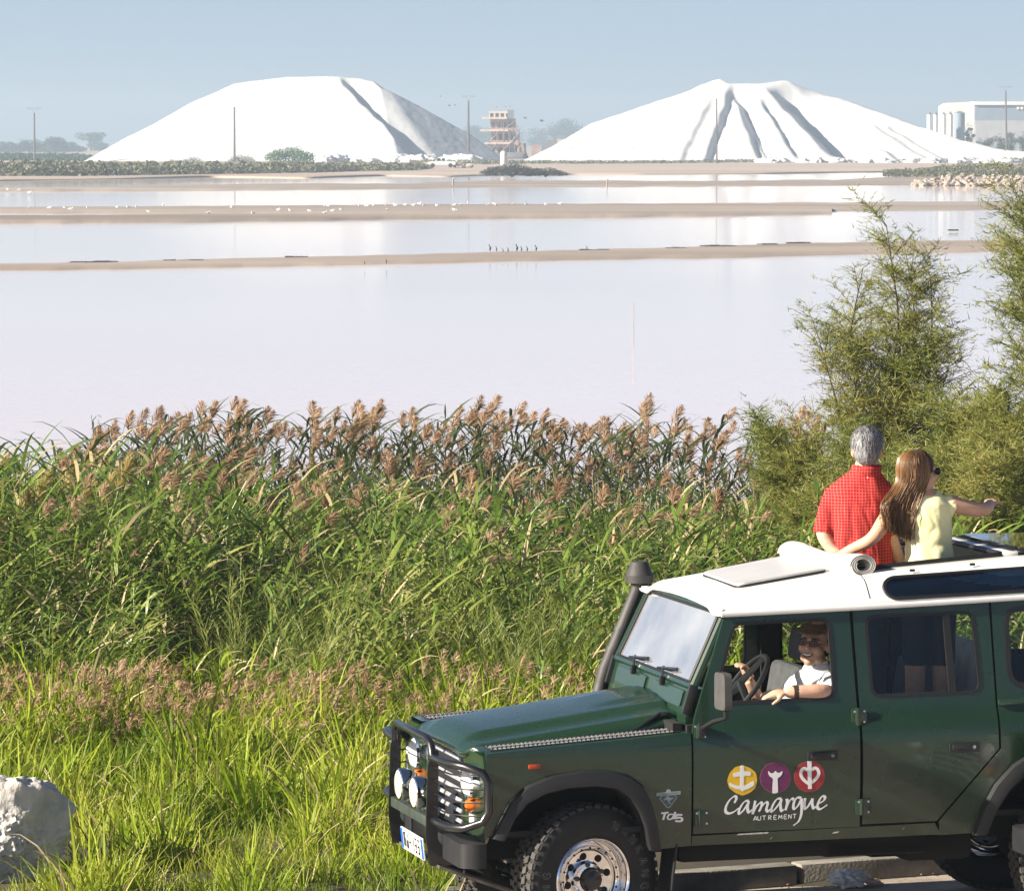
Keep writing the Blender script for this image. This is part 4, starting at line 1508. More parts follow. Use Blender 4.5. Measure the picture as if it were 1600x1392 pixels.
# ---------------------------------------------------------------- woman in the yellow top, pointing
DW = (CAR_M @ Vector((2.08, -.22, 0))).y
def W_(u, v, dy=0.0): return at_depth(u, v, DW + dy)
base = W_(1452, 880); base.z = (CAR_M @ Vector((2.1, -.22, FLOOR_Z))).z
body = MB()
hc = W_(1437, 738, .0)
Rw = RZ(pi / 2 + .42) @ RX(-.02)                  # face turned to the right and a little away
head_pieces(body, hc, Rw, .96)
hip = W_(1452, 905, .0)
torso_loft(body, [(W_(1453, 930), .150, .115, 2.2), (W_(1453, 880), .132, .10, 2.2), (W_(1452, 850), .115, .088, 2.2), (W_(1447, 810), .132, .095, 2.2), (W_(1445, 786), .145, .09, 2.3), (W_(1443, 772), .10, .07, 2), (W_(1442, 762), .05, .05, 2)])
Ra = [W_(1483, 786, .0), W_(1512, 794, .03), W_(1538, 796, .08), W_(1545, 790, .20), W_(1547, 786, .27)]
limb(body, Ra, [.050, .045, .038, .031, .025])
fingers(body, Ra[-1], (.12, 1, .12), (0, 0, 1), 1.0, .95, -1)
La = [W_(1397, 792, -.02), W_(1380, 818, -.07), W_(1362, 842, -.10), W_(1335, 856, -.06), W_(1316, 865, -.02)]
limb(body, La, [.048, .044, .037, .031, .025])
fingers(body, La[-1], (-1, .35, -.12), (.1, -.3, 1), .35, .95)
lz = base.z
for dx in (-.075, .075):
    hp = hip + Vector((dx, 0, 0))
    limb(body, [hp, Vector((hp.x, hp.y + .01, lz + .46)), Vector((hp.x, hp.y + .03, lz + .06))], [.074, .050, .036])
    body.ball((hp.x, hp.y + .08, lz + .035), (.040, .11, .035))
me = shift(remeshed(body, .008, 5), base)
wom = person(me, base, SKINW, 'long-haired person in pale yellow top and sunglasses pointing from the car roof')
wom.location = base
sh_ = MB()
torso_loft(sh_, [(W_(1454, 905), .148, .118, 2.2), (W_(1453, 880), .140, .110, 2.2), (W_(1452, 852), .126, .098, 2.2), (W_(1447, 812), .142, .104, 2.2), (W_(1445, 788), .152, .098, 2.3), (W_(1443, 775), .118, .080, 2), (W_(1442, 768), .075, .062, 2)])
limb(sh_, [W_(1466, 788, .0), W_(1480, 789, .008), W_(1492, 792, .015)], [.052, .058, .060])
limb(sh_, [W_(1416, 788, -.01), W_(1404, 794, -.02), W_(1388, 808, -.05)], [.050, .056, .057])
me = shift(remeshed(sh_, .0075, 5), base)
fold(me, base, .0055, 11, 7, 9)
link('top', me, YELLOW, wom, 180)
tr = MB()
torso_loft(tr, [(W_(1453, 945), .158, .122, 2.2), (W_(1453, 890), .143, .112, 2.2)])
for dx in (-.075, .075):
    hp = hip + Vector((dx, 0, -.02))
    limb(tr, [hp, Vector((hp.x, hp.y + .005, lz + .85)), Vector((hp.x, hp.y + .01, lz + .70))], [.084, .072, .068])
link('shorts', shift(remeshed(tr, .011, 4), base), NAVY, wom, 180)
def hw(x, y, z): return hc + Rw @ (Vector((x, y, z)) * .96)
hr = MB()
hr.ball(hw(0, .022, .036), (.085, .102, .094), Rw)
hr.ball(hw(0, .060, -.03), (.070, .060, .09), Rw)
crown = hw(0, .05, .10)
hr.tube([W_(1428, 740, -.02), W_(1424, 775, -.05), W_(1418, 800, -.06), W_(1412, 815, -.06)], [(.050), (.046), (.034), (.012)], 12)
me = remeshed(hr, .008, 4)
hair = link('hair', shift(me, base), mat('hair_base', (.05, .023, .010), .8, var=.4, vscale=50, stretch=(1, 1, .2)), wom, 180)
st = MB()
rr = random.Random(11)
for k in range(1500):
    ph = rr.uniform(-.35, pi + .35)                  # round the back of the head, from temple to temple
    lay = rr.random()
    g_ = 1.0 + .10 * lay
    e0 = Vector((rr.uniform(-.012, .012), rr.uniform(-.02, .06), .124))
    e1 = Vector((cos(ph) * .066 * g_, .024 + sin(ph) * .080 * g_, .100))
    e2 = Vector((cos(ph) * .089 * g_, .024 + sin(ph) * .107 * g_, .035))
    e3 = Vector((cos(ph) * .088 * g_, .030 + sin(ph) * .105 * g_, -.045))
    a = [hw(*q) for q in (e0, e1, e2, e3)]
    side = -cos(ph)                                   # -1 far temple .. 1 near temple
    off = (a[3].x - hc.x)
    vv_ = 848 - rr.random() ** 1.5 * 46 - abs(off) * 160
    zl = -.125 + .05 * abs(cos(ph)) + rr.uniform(-.03, .012)
    mid = W_(1421 + off * 300 + rr.gauss(0, 2.5), 790 + rr.uniform(-6, 6), zl + .01)
    e = W_(1415 + off * 235 + rr.gauss(0, 3.5), vv_, zl)
    wv = .007 * sin(k * 1.7)
    P = a + [mid, mid.lerp(e, .55) + Vector((wv, -.006, 0)), e + Vector((-wv * .6, 0, 0))]
    C_ = []
    for i in range(len(P) - 1):
        q0 = P[max(i - 1, 0)]; q1 = P[i]; q2 = P[i + 1]; q3 = P[min(i + 2, len(P) - 1)]
        for q in range(3):
            t = q / 3
            C_.append(0.5 * ((2 * q1) + (q2 - q0) * t + (2 * q0 - 5 * q1 + 4 * q2 - q3) * t * t + (3 * q1 - q0 - 3 * q2 + q3) * t ** 3))
    C_.append(P[-1])
    st.tube([q - base for q in C_], [.0034 * (1 - .7 * i / len(C_)) for i in range(len(C_))], 3, cap=False)
kind(st.build('hair_strands', BROWNH, wom, 180, doubles=False, fix=False), 'stuff')
g = MB()
for s in (-1, 1):
    g.ball(hw(s * .033, -.098, .004), (.027, .008, .021), Rw @ RZ(s * -.25))
g.tube([hw(-.060, -.088, .008), hw(0, -.106, .010), hw(.060, -.088, .008)], .0035, 6)
for s in (-1, 1):
    g.tube([hw(s * .060, -.088, .008), hw(s * .080, -.03, .008), hw(s * .082, .02, .0)], .003, 6)
gm = g.build('sunglasses', LENSD, wom, 60)
gm.location = -base
gm.data.transform(Matrix.Translation(-base)); gm.location = (0, 0, 0)

# ---------------------------------------------------------------- driver at the open window
dc = CAR_M @ Vector((1.372, -.45, 1.568))
base = CAR_M @ Vector((1.30, -.42, .86))
yaw = .2448
CR = RZ(yaw)
def D_(x, y, z): return CAR_M @ Vector((x, y, z))
body = MB()
Rd = RZ(-.42) @ RX(-.10) @ RY(.10)                 # smiling towards the camera
head_pieces(body, dc, Rd, 1.0, neck=False)
limb(body, [dc + Vector((0, .02, -.07)), dc + Vector((.03, .05, -.17))], [.055, .062])
torso_loft(body, [(D_(1.34, -.42, .93), .17, .14, 2.3), (D_(1.37, -.42, 1.10), .16, .14, 2.4), (D_(1.40, -.42, 1.30), .185, .13, 2.4), (D_(1.415, -.42, 1.38), .15, .10, 2.2), (D_(1.42, -.42, 1.43), .07, .07, 2)])
armL = [D_(1.41, -.60, 1.37), D_(1.40, -.70, 1.31), D_(1.315, -.795, 1.345), D_(1.19, -.81, 1.352), D_(1.10, -.80, 1.352)]
limb(body, armL, [.055, .050, .045, .038, .028])
fingers(body, armL[-1], CR @ Vector((-1, .12, -.10)), CR @ Vector((0, -.35, 1)), .45)
armR = [D_(1.42, -.24, 1.35), D_(1.36, -.12, 1.18), D_(1.16, -.20, 1.22), D_(1.06, -.25, 1.36)]
limb(body, armR, [.055, .048, .038, .028])
fingers(body, armR[-1], CR @ Vector((-.35, -.3, .8)), CR @ Vector((.7, .3, .2)), .8)
for y in (-.53, -.31):
    limb(body, [D_(1.36, y, .95), D_(.95, y, 1.00), D_(.80, y, .72)], [.085, .065, .045])
    body.ball(D_(.74, y, .70), (.11, .045, .035), CR)
me = shift(remeshed(body, .0062, 4), base)
drv = person(me, base, SKIN, 'smiling driver in white shirt and brown cap leaning on the open car window')
drv.location = base
sh_ = MB()
torso_loft(sh_, [(D_(1.34, -.42, .95), .185, .155, 2.3), (D_(1.37, -.42, 1.10), .18, .155, 2.4), (D_(1.40, -.42, 1.30), .200, .145, 2.4), (D_(1.415, -.42, 1.385), .165, .115, 2.2), (D_(1.405, -.43, 1.43), .090, .085, 2), (D_(1.40, -.43, 1.452), .072, .07, 2)])
limb(sh_, [D_(1.41, -.59, 1.365), D_(1.405, -.69, 1.33), D_(1.355, -.775, 1.345)], [.078, .078, .066])
limb(sh_, [D_(1.42, -.25, 1.345), D_(1.38, -.15, 1.22)], [.070, .062])
me = shift(remeshed(sh_, .0075, 4), base)
fold(me, base, .008, 12, 9, 4)
link('shirt', me, WHITEC, drv, 180)
tr = MB()
torso_loft(tr, [(D_(1.34, -.42, .90), .18, .155, 2.2), (D_(1.35, -.42, 1.0), .182, .155, 2.2)])
for y in (-.53, -.31):
    limb(tr, [D_(1.36, y, .95), D_(.95, y, 1.00), D_(.82, y, .76)], [.095, .078, .062])
link('trousers', shift(remeshed(tr, .011, 4), base), NAVY, drv, 180)
def hd(x, y, z): return dc + Rd @ Vector((x, y, z)) - base
m = MB()
m.ball(hd(0, .030, .028), (.083, .090, .070), Rd)
m.ball(hd(0, .07, -.025), (.072, .045, .055), Rd)
link('hair', remeshed(m, .006, 3), DARKHAIR, drv, 180)
m = MB()                                             # flat cap
m.ball(hd(0, .005, .088), (.093, .110, .026), Rd @ RX(.16))
m.ball(hd(0, -.090, .066), (.076, .060, .013), Rd @ RX(.34))
m.ball(hd(0, .012, .072), (.083, .100, .018), Rd @ RX(.10))
me = remeshed(m, .005, 3)
link('cap', me, TWEED, drv, 180)
for s in (-1, 1):                                    # eyes, brows
    m = MB(); m.ball(hd(s * .031, -.084, .003), (.011, .007, .0045), Rd); m.build('eye', EYEW, drv, 180)
    m = MB(); m.ball(hd(s * .031, -.0905, .0025), (.0055, .003, .0045), Rd); m.build('iris', EYED, drv, 180)
    m = MB(); m.tube([hd(s * .014, -.098, .022), hd(s * .032, -.099, .027), hd(s * .050, -.088, .021)], [.003, .0045, .002], 6); m.build('eyebrow', DARKHAIR, drv, 180)
    m = MB()
    ring = [hd(s * .032 + cos(a) * .025, -.107 + .0 * cos(a) + abs(cos(a) * .5 + s * .5) * .006, .002 + sin(a) * .017) for a in [k * 2 * pi / 18 for k in range(18)]]
    m.tube(ring, .0018, 6, closed=True)
    m.tube([hd(s * .057, -.100, .006), hd(s * .080, -.04, .006), hd(s * .083, .01, .0)], .0022, 6)
    m.build('spectacle_frame', EYED, drv, 60)
    m = MB(); m.bm.faces.new([m.bm.verts.new(p) for p in ring]); m.build('spectacle_lens', LENSC, drv, 0)
m = MB(); m.tube([hd(-.008, -.109, .004), hd(.008, -.109, .004)], .002, 6); m.build('spectacle_bridge', EYED, drv, 60)
m = MB()                                             # open smile
def mouth(a, r, y): return hd(cos(a) * .029 * r, -.0995 + (cos(a) * .029 * r) ** 2 * 9 + y, -.062 + sin(a) * (.013 if sin(a) < 0 else .004) * r + (cos(a) * r) ** 2 * .007)
ring = [mouth(k * 2 * pi / 20, 1.12, -.003) for k in range(20)]
m.tube(ring, .0024, 6, closed=True)
m.build('lips', LIPS, drv, 180)
m = MB(); m.bm.faces.new([m.bm.verts.new(mouth(k * 2 * pi / 20, 1.05, -.0035)) for k in range(20)]); m.build('mouth', mat('mouth_dark', (.10, .02, .02), .5, var=.1), drv, 0)
m = MB()
m.add([hd(x * .0235, -.1048 + (x * .0235) ** 2 * 9, -.0585 + x * x * .0055 + dz) for dz in (.0, -.0075) for x in (-1, -.6, -.2, .2, .6, 1)], [(i, i + 1, i + 7, i + 6) for i in range(5)])
m.build('teeth', TEETH, drv, 180)
m = MB()
wp = armL[3].lerp(armL[4], .45) - base
m.tube([wp + CR @ Vector((-.014, 0, 0)), wp + CR @ Vector((.014, 0, 0))], .0385, 14)
m.build('wristwatch', STRAP, drv, 60)
m = MB()                                             # collar
cc = D_(1.400, -.435, 1.455) - base
for s in (-1, 1):
    m.prism([(0, 0), (.062, .012), (.072, -.022), (.030, -.046)], 0, .004, lambda a, b, d, s=s: cc + RZ(-.42) @ Vector((s * a * .9, -.068 + a * .75 - d, b + .010)))
m.build_split('collar', WHITEC, drv, 60)
# seat belt across the shirt
m = MB()
bp = [D_(1.52, -.66, 1.55), D_(1.44, -.585, 1.42), D_(1.31, -.53, 1.33), D_(1.235, -.42, 1.18), D_(1.20, -.30, 1.02)]
for i, p in enumerate(bp):
    pass
m.tube([p - base for p in bp], [(.003, .022)] * 5, 8)
m.build('seat_belt', BLACKP, drv, 60)
# ================================================================ ground, road, lagoon
WATER_Z = -0.70
def verge(X, Y):
    """height of the verge and bank beyond the kerb"""
    z = .10 - .018 * max(0, min(Y, 40) - 30) - .075 * max(0, min(Y, 47) - 40)
    z += .05 * fbm(X * .35, Y * .35) + .02 * fbm(X * 1.7, Y * 1.7)
    if Y > 46:
        z = max(-.95, z - .05 * (Y - 46))
    return z
SOIL = mat('bank_soil', (.045, .038, .022), .95, var=.4, vscale=1.2, bump=.5, bscale=8)
def kerb_y(x): return 1.118 + .15 * (x - 1.184)          # in car coordinates
def g_ground(i, j):
    X = -70 + 140 * i
    Y = -60 + 113 * j
    X = math.copysign(abs(i * 2 - 1) ** 1.8, i - .5) * 70
    L = CAR_I @ Vector((X, Y, 0))
    if L.y > kerb_y(L.x) + .1:
        z = verge(X, Y)
    else:
        z = (CAR_M @ Vector((max(-36, min(40, L.x)), L.y, 0))).z - .08
    return (X, Y, z)
ground = grid_mesh('ground', 121, 150, g_ground, SOIL)
kind(ground, 'structure')
ASPH = mat('pale_gravel_road', (.36, .30, .25), .9, var=.3, vscale=2.2, bump=.4, bscale=160, detail=9)
def g_road(i, j):
    x = -34 + 72 * i
    y1 = kerb_y(x) + .02
    y = -46 + (y1 + 46) * j
    return CAR_M @ Vector((x, y, .006 * fbm(x * 1.3, y * 1.3)))
road = grid_mesh('road', 110, 90, g_road, ASPH)
kind(road, 'structure')
KERB = mat('kerb_concrete', (.20, .185, .16), .9, var=.3, vscale=6, bump=.3, bscale=60)
kerb = empty('kerb')
kind(kerb, 'structure')
rr = random.Random(3)
for k in range(-9, 12):
    x0 = 1.78 + k * 1.0
    m = MB()
    m.box((0, 0, 0), (.985, .15, .30), bev=.015)
    o = m.build('kerb_stone', KERB, kerb)
    xm = x0 + .5
    o.matrix_world = CAR_M @ Matrix.Translation((xm, kerb_y(xm) + .075, -.03 + rr.uniform(-.004, .004))) @ Matrix.Rotation(math.atan(.15), 4, 'Z')
# drift of leaf litter and grit along the kerb
m = MB()
for k in range(260):
    x = rr.uniform(-3, 6); y = kerb_y(x) - rr.random() ** 2 * .35 - .01
    s_ = rr.uniform(.006, .022)
    a = rr.uniform(0, pi)
    p = CAR_M @ Vector((x, y, .006))
    vs_ = [p + Vector((cos(a + q * pi / 2) * s_ * (1 if q % 2 else .45), sin(a + q * pi / 2) * s_ * (1 if q % 2 else .45), rr.uniform(.002, .012))) for q in range(4)]
    m.add(vs_, [(0, 1, 2, 3)])
kind(m.build('leaf_litter', mat('litter', (.16, .11, .06), .9, var=.5, vscale=20), None, 0, doubles=False), 'stuff', 'dry leaf scraps and grit along the kerb', 'litter')

def water_mat():
    m = bpy.data.materials.new('brine')
    m.use_nodes = True
    t = m.node_tree
    b = t.nodes['Principled BSDF']
    b.inputs['Roughness'].default_value = .06
    b.inputs['IOR'].default_value = 1.33
    b.inputs['Specular IOR Level'].default_value = .24
    geo = t.nodes.new('ShaderNodeNewGeometry')
    n1 = t.nodes.new('ShaderNodeTexNoise'); n1.inputs['Scale'].default_value = .012; n1.inputs['Detail'].default_value = 3
    r = t.nodes.new('ShaderNodeValToRGB')
    r.color_ramp.elements[0].position = .3; r.color_ramp.elements[0].color = (.80, .64, .61, 1)
    r.color_ramp.elements[1].position = .7; r.color_ramp.elements[1].color = (.90, .76, .72, 1)
    t.links.new(geo.outputs['Position'], n1.inputs['Vector']); t.links.new(n1.outputs[0], r.inputs[0]); t.links.new(r.outputs[0], b.inputs['Base Color'])
    mp = t.nodes.new('ShaderNodeMapping'); mp.inputs['Scale'].default_value = (.9, 2.2, 1)
    n2 = t.nodes.new('ShaderNodeTexNoise'); n2.inputs['Scale'].default_value = 1.4; n2.inputs['Detail'].default_value = 4
    bp = t.nodes.new('ShaderNodeBump'); bp.inputs['Strength'].default_value = .05; bp.inputs['Distance'].default_value = .05
    t.links.new(geo.outputs['Position'], mp.inputs[0]); t.links.new(mp.outputs[0], n2.inputs['Vector']); t.links.new(n2.outputs[0], bp.inputs['Height']); t.links.new(bp.outputs[0], b.inputs['Normal'])
    return m
m = MB()
m.add([(-30000, 45, WATER_Z), (30000, 45, WATER_Z), (30000, 40000, WATER_Z), (-30000, 40000, WATER_Z)], [(0, 1, 2, 3)])
wat = m.build('water', water_mat(), None, 0)
kind(wat, 'structure')

SAND = mat('wet_sand', (.21, .17, .145), .75, col2=(.37, .315, .27), vscale=.06, detail=8, coord='Object', stretch=(.25, 1, 1))
def sandbar(name, rows, z, hmax, material=SAND, n=420, nv=9):
    """rows: (u, v_far, v_near) pixels of the bar's two shores; both lie on the water"""
    us = [r[0] for r in rows]
    def fn(i, j):
        u = us[0] + (us[-1] - us[0]) * i
        vt = interp([(r[0], r[1]) for r in rows], u) + 1.0 * noise.noise((u * .021, z * 90, 1)) + .35 * fbm(u * .05, z * 90, 1)
        vb = interp([(r[0], r[2]) for r in rows], u) + 1.1 * noise.noise((u * .017, z * 90, 5)) + .35 * fbm(u * .05, z * 90, 5)
        # spread rows evenly in distance between the two shores
        p0 = on_ground(u, vb, z); p1 = on_ground(u, max(vt, 246), z)
        p = p0.lerp(p1, j)
        p.z = z + hmax * (sin(pi * j) ** .6) * (.55 + .9 * abs(noise.noise((p.x * .014, p.y * .004, 2))))
        if j in (0, 1):
            p.z = WATER_Z - .05
        return p
    o = grid_mesh(name, n, nv, fn, material)
    kind(o, 'structure')
    return o
sandbar('sandbar', [(-150, 414, 424), (160, 411, 421), (300, 406, 419), (470, 402, 416), (640, 398, 413), (800, 393, 409), (1000, 388, 405), (1130, 384, 404), (1280, 379, 400), (1450, 376, 396), (1800, 371, 390)], WATER_Z + .02, .16)
sandbar('sandbar', [(-150, 325, 333), (120, 324, 334), (250, 323, 336), (600, 320, 338), (1000, 318, 337), (1300, 316, 331), (1800, 312, 327)], WATER_Z + .02, .20)
sandbar('sandbar', [(-150, 339, 350), (180, 338, 349), (300, 335, 348), (600, 336, 343), (900, 330, 341), (1100, 329, 338), (1300, 327, 335)], WATER_Z + .025, .24)
sandbar('sandbar', [(-150, 296, 300), (100, 295, 299), (250, 291, 299), (500, 287, 297), (620, 288, 296), (740, 283, 294), (900, 282, 293), (1100, 283, 292), (1300, 281, 291), (1420, 275, 290), (1500, 270, 291), (1800, 266, 292)], WATER_Z + .02, .30)
# far shore: land that carries the salt works
SHORE = mat('shore_sand', (.34, .27, .22), .85, col2=(.46, .38, .32), vscale=.02, detail=8, stretch=(.2, 1, 1))
rows = [(-400, 284), (0, 283), (200, 280), (330, 277), (480, 279), (600, 275), (700, 277), (745, 275), (890, 273), (1000, 273), (1200, 272), (1320, 270), (1500, 268), (2000, 268)]
def g_shore(i, j):
    u = -400 + 2400 * i
    v = interp(rows, u)
    p = on_ground(u, v, WATER_Z)
    p1 = at_depth(u, v, 9000)
    q = p.lerp(p1, j ** 3)
    q.z = WATER_Z - .05 if j == 0 else WATER_Z + .30 * min(1, j * 12) + .12 * noise.noise((q.x * .05, q.y * .02, 0))
    return q
shore = grid_mesh('shore', 200, 40, g_shore, SHORE)
kind(shore, 'structure')
SHZ = WATER_Z + .35
# dark waterline rubble on the near bar
m = MB()
for (u0, u1, v) in ((110, 165, 410.5), (150, 180, 409.5), (250, 310, 407.5), (450, 480, 402), (1040, 1075, 388), (1085, 1160, 384.5), (1230, 1262, 380), (1180, 1215, 382), (900, 950, 391), (1480, 1497, 360), (165, 185, 337.5)):
    for k in range(10):
        u = rr.uniform(u0, u1)
        p = on_ground(u, v, WATER_Z + .1)
        m.box((p.x, p.y, WATER_Z + .11), (rr.uniform(.10, .45), .25, rr.uniform(.03, .09)), Euler((0, 0, rr.uniform(-.3, .3))))
kind(m.build('wrack', mat('wrack_dark', (.05, .045, .04), .9, var=.3), None, 0, doubles=False), 'stuff', 'dark broken crust along the edges of the sandbars', 'wrack')

# ================================================================ salt heaps
SALT = mat('salt', (.60, .605, .61), .8, var=.03, vscale=.12, bump=.5, bscale=.6, detail=8)
def heap(name, sil, vbase, D, sf, gullies, planes, label, depth=70, seed=0, rough=.25):
    """sil: skyline pixels; gullies: (u0,v0,u1,v1, depth, bank, recover); heights follow from distance D"""
    k = D / FPX
    u0, u1 = sil[0][0], sil[-1][0]
    uc = (u0 + u1) / 2
    z0 = SHZ - .1
    X0 = at_depth(uc, vbase, D).x
    S = lambda x: max(0, (vbase - interp(sil, uc + x / k)) * k)
    yr = max(S(q) for q in [(u0 - uc) * k + (u1 - u0) * k * t / 60 for t in range(61)]) / sf      # ridge behind the toe
    gl = []
    for (a, b, c, d, dep, bank, rec) in gullies:
        p = Vector(((a - uc) * k, (vbase - b) * k / sf)); q = Vector(((c - uc) * k, (vbase - d) * k / sf))
        gl.append((p, q, dep, bank, rec))
    W = (u1 - u0) * k
    nx, ny = 300, 120
    def fn(i, j):
        x = -W * .5 - 3 + (W + 6) * i
        y = -2 + (yr + 30) * j
        s = S(x + 1.2 * noise.noise((x * .05, y * .05, seed)))
        zf = sf * y
        zb = s - .55 * (y - yr) if y > yr else 1e9
        z = min(s, zf, zb)
        for pl in planes:
            z = min(z, pl(x, y))
        if z > 0:
            for p, q, dep, bank, rec in gl:
                d = (q - p); L = d.length; d = d / L
                r = Vector((x, y)) - p
                t = r.dot(d) / L
                if t < -.03 or t > 1.15:
                    continue
                side = r.x * -d.y + r.y * d.x      # > 0 : right-hand side seen from the front
                side += .6 * noise.noise((x * .15, y * .15, seed + 3))
                e = smoothstep(-.03, .12, t) * (1 - smoothstep(.92, 1.15, t))
                if 0 < side < bank + rec:
                    z -= dep * e * (smoothstep(0, bank, side) if side < bank else 1 - smoothstep(bank, bank + rec, side))
        z += rough * fbm(x * .13, y * .13, seed) * min(1, max(0, z) / 3) + .10 * fbm(x * .7, y * .7, seed)
        return (x, y, max(z, -.4))
    o = grid_mesh(name, nx, ny, fn, SALT)
    o.location = (X0, D, z0)
    tag(o, label, 'salt heap')
    return o
k1 = 1240 / FPX
def rp(x, y):                                     # the heap's right face, turned away from the sun
    x0, y0, z0 = (586 - 460.5) * k1, (252 - 135) * k1 / .40, (252 - 134) * k1
    return z0 - .66 * (.866 * (x - x0) - .5 * (y - y0))
heap('salt_heap', [(133, 252), (172, 229), (210, 204), (285, 161), (349, 127), (375, 123), (442, 116), (551, 115), (572, 122), (587, 134), (656, 171), (725, 208), (788, 252)], 252, 1240, .40,
     [(514, 118, 622, 222, 2.4, 2.2, 9)], [rp], 'tall smooth white salt heap with a flat top and green bush at its foot', seed=1)
heap('salt_heap', [(815, 252), (869, 227), (931, 192), (1000, 168), (1075, 142), (1110, 127), (1135, 118), (1150, 126), (1202, 127), (1230, 123), (1246, 121), (1262, 127), (1345, 155), (1424, 187), (1506, 217), (1562, 232), (1640, 240), (1700, 252)], 252, 1200, .42,
     [(1152, 128, 1098, 250, 1.3, 1.5, 3.5), (1154, 135, 1184, 250, 1.3, 1.4, 4), (1160, 140, 1200, 250, 1.1, 1.3, 4), (1196, 150, 1240, 240, .9, 1.2, 5), (1203, 132, 1286, 236, 4.6, 6, 12), (1120, 150, 1060, 250, .5, 1, 4),
      (1250, 150, 1330, 250, .9, 2, 8), (1290, 150, 1400, 250, .8, 2, 8), (1330, 165, 1450, 250, .7, 2, 8), (1390, 190, 1480, 250, .7, 1.5, 6)], [], 'furrowed white salt heap with shadowed gullies running down from two peaks', seed=5, rough=.5)
# lumps of pushed-up salt at the foot of the heaps
def lumps(name, u0, u1, vb, n, D, hmin, hmax, label, seed):
    r_ = random.Random(seed)
    m = MB()
    for i in range(n):
        u = r_.uniform(u0, u1)
        p = at_depth(u, vb, D + r_.uniform(-8, 8))
        h = r_.uniform(hmin, hmax)
        b = bmesh.new()
        bmesh.ops.create_icosphere(b, subdivisions=4, radius=1)
        for v in b.verts:
            v.co = v.co * (1 + .75 * fbm(v.co.x * 2.2 + i * 9, v.co.y * 2.2, v.co.z * 2.2, 5))
        m.merge(b, Matrix.Translation((p.x, p.y, SHZ - .2)) @ Matrix.Diagonal((h * r_.uniform(1.4, 2.6), h * 1.6, h, 1)))
    kind(m.build(name, SALT, None, 180, doubles=False), 'stuff', label, 'salt')
lumps('salt_rubble', 500, 740, 252, 42, 1185, .5, 2.1, 'loose lumps of white salt at the foot of the smooth heap', 2)
lumps('salt_rubble', 1190, 1590, 250, 50, 1150, .3, 1.3, 'loose lumps of white salt at the foot of the furrowed heap', 4)
# ================================================================ far shore: scrub, trees, buildings, poles, birds
SCRUB = leaf_mat('scrub_leaf', [(.07, .08, .045), (.13, .135, .075), (.22, .20, .12)], .2, .6, .15)
PINE = leaf_mat('pine_leaf', [(.020, .040, .022), (.035, .062, .030), (.055, .085, .035)], .2, .6, .3)
BUSHL = leaf_mat('bush_leaf', [(.030, .085, .012), (.055, .14, .018), (.10, .20, .03)], .3, .5, .5)
def leaf_cloud(m, c, r, n, size, rnd, flat=1.0):
    """leaf-sized faces through an ellipsoid volume, thicker towards the surface"""
    for k in range(n):
        d = Vector((rnd.gauss(0, 1), rnd.gauss(0, 1), rnd.gauss(0, 1))).normalized()
        q = rnd.random() ** .4
        p = Vector(c) + Vector((d.x * r[0] * q, d.y * r[1] * q, d.z * r[2] * q))
        a = Vector((rnd.uniform(-1, 1), rnd.uniform(-1, 1), rnd.uniform(-.6, .6) * flat)).normalized() * size * rnd.uniform(.6, 1.4)
        b = a.cross(Vector((rnd.uniform(-1, 1), rnd.uniform(-1, 1), rnd.uniform(-1, 1)))).normalized() * size * rnd.uniform(.4, .8)
        m.add([p - a, p + b, p + a, p - b], [(0, 1, 2, 3)])
def far_tree(name, u, vtop, D, wpx, label, group, material=PINE, seed=0, trunk=.35, spread=1.0, vground=250):
    rnd = random.Random(seed)
    k = D / FPX
    base = at_depth(u, vground, D); base.z = SHZ - .1
    h = (4.276 - SHZ) - (vtop - 222) * k + .1
    w = wpx * k
    t = empty(name, base)
    m = MB()
    m.tube([(0, 0, 0), (.1 * w * rnd.uniform(-.3, .3), 0, h * .4), (0, 0, h * .75)], [w * .035 + .1, w * .025 + .07, .06], 7)
    for q in range(5):
        a = rnd.uniform(0, 2 * pi)
        m.tube([(0, 0, h * rnd.uniform(.25, .5)), (cos(a) * w * .3, sin(a) * w * .3, h * rnd.uniform(.55, .8))], [.12, .05], 5)
    m.build('trunk', mat('far_bark', (.05, .04, .03), .9, var=.3), t)
    m = MB()
    for q in range(9):
        a = rnd.uniform(0, 2 * pi); rr_ = rnd.random() ** .5 * w * .34 * spread
        zz = h * (trunk + (1 - trunk) * rnd.uniform(.15, .82))
        s_ = w * rnd.uniform(.14, .24)
        leaf_cloud(m, (cos(a) * rr_, sin(a) * rr_, zz), (s_ * 1.25, s_ * 1.25, min(s_, (h - zz) * 1.0 + .2)), 190, max(.16, w * .028), rnd)
    leaf_cloud(m, (0, 0, h * (trunk + (1 - trunk) * .5)), (w * .40, w * .40, h * (1 - trunk) * .48), 320, max(.16, w * .028), rnd)
    m.build('crown', material, t, 0, doubles=False, fix=False)
    tag(t, label, 'tree', group)
    return t
G1 = 'hazy round trees beyond the left end of the flat'
for i, (u, vt, wp, D) in enumerate(((12, 222, 46, 2300), (45, 217, 44, 2200), (62, 226, 50, 2350), (88, 214, 50, 2200), (-20, 225, 50, 2250), (118, 229, 50, 2400), (30, 226, 56, 2450), (72, 221, 46, 2280), (104, 222, 44, 2350))):
    far_tree('round_pine', u, vt, D, wp, 'hazy blue round-headed tree standing beyond the scrub bank', G1, seed=i + 1, trunk=.02)
far_tree('open_pine', 143, 207, 2600, 42, 'loose open-crowned tree next to the toe of the smooth salt heap', None, seed=31, spread=1.2, trunk=.45)
far_tree('round_pine', 155, 224, 2700, 44, 'low dark tree touching the toe of the smooth salt heap', None, seed=33, trunk=.05)
G2 = 'tall hazy trees between the two salt heaps'
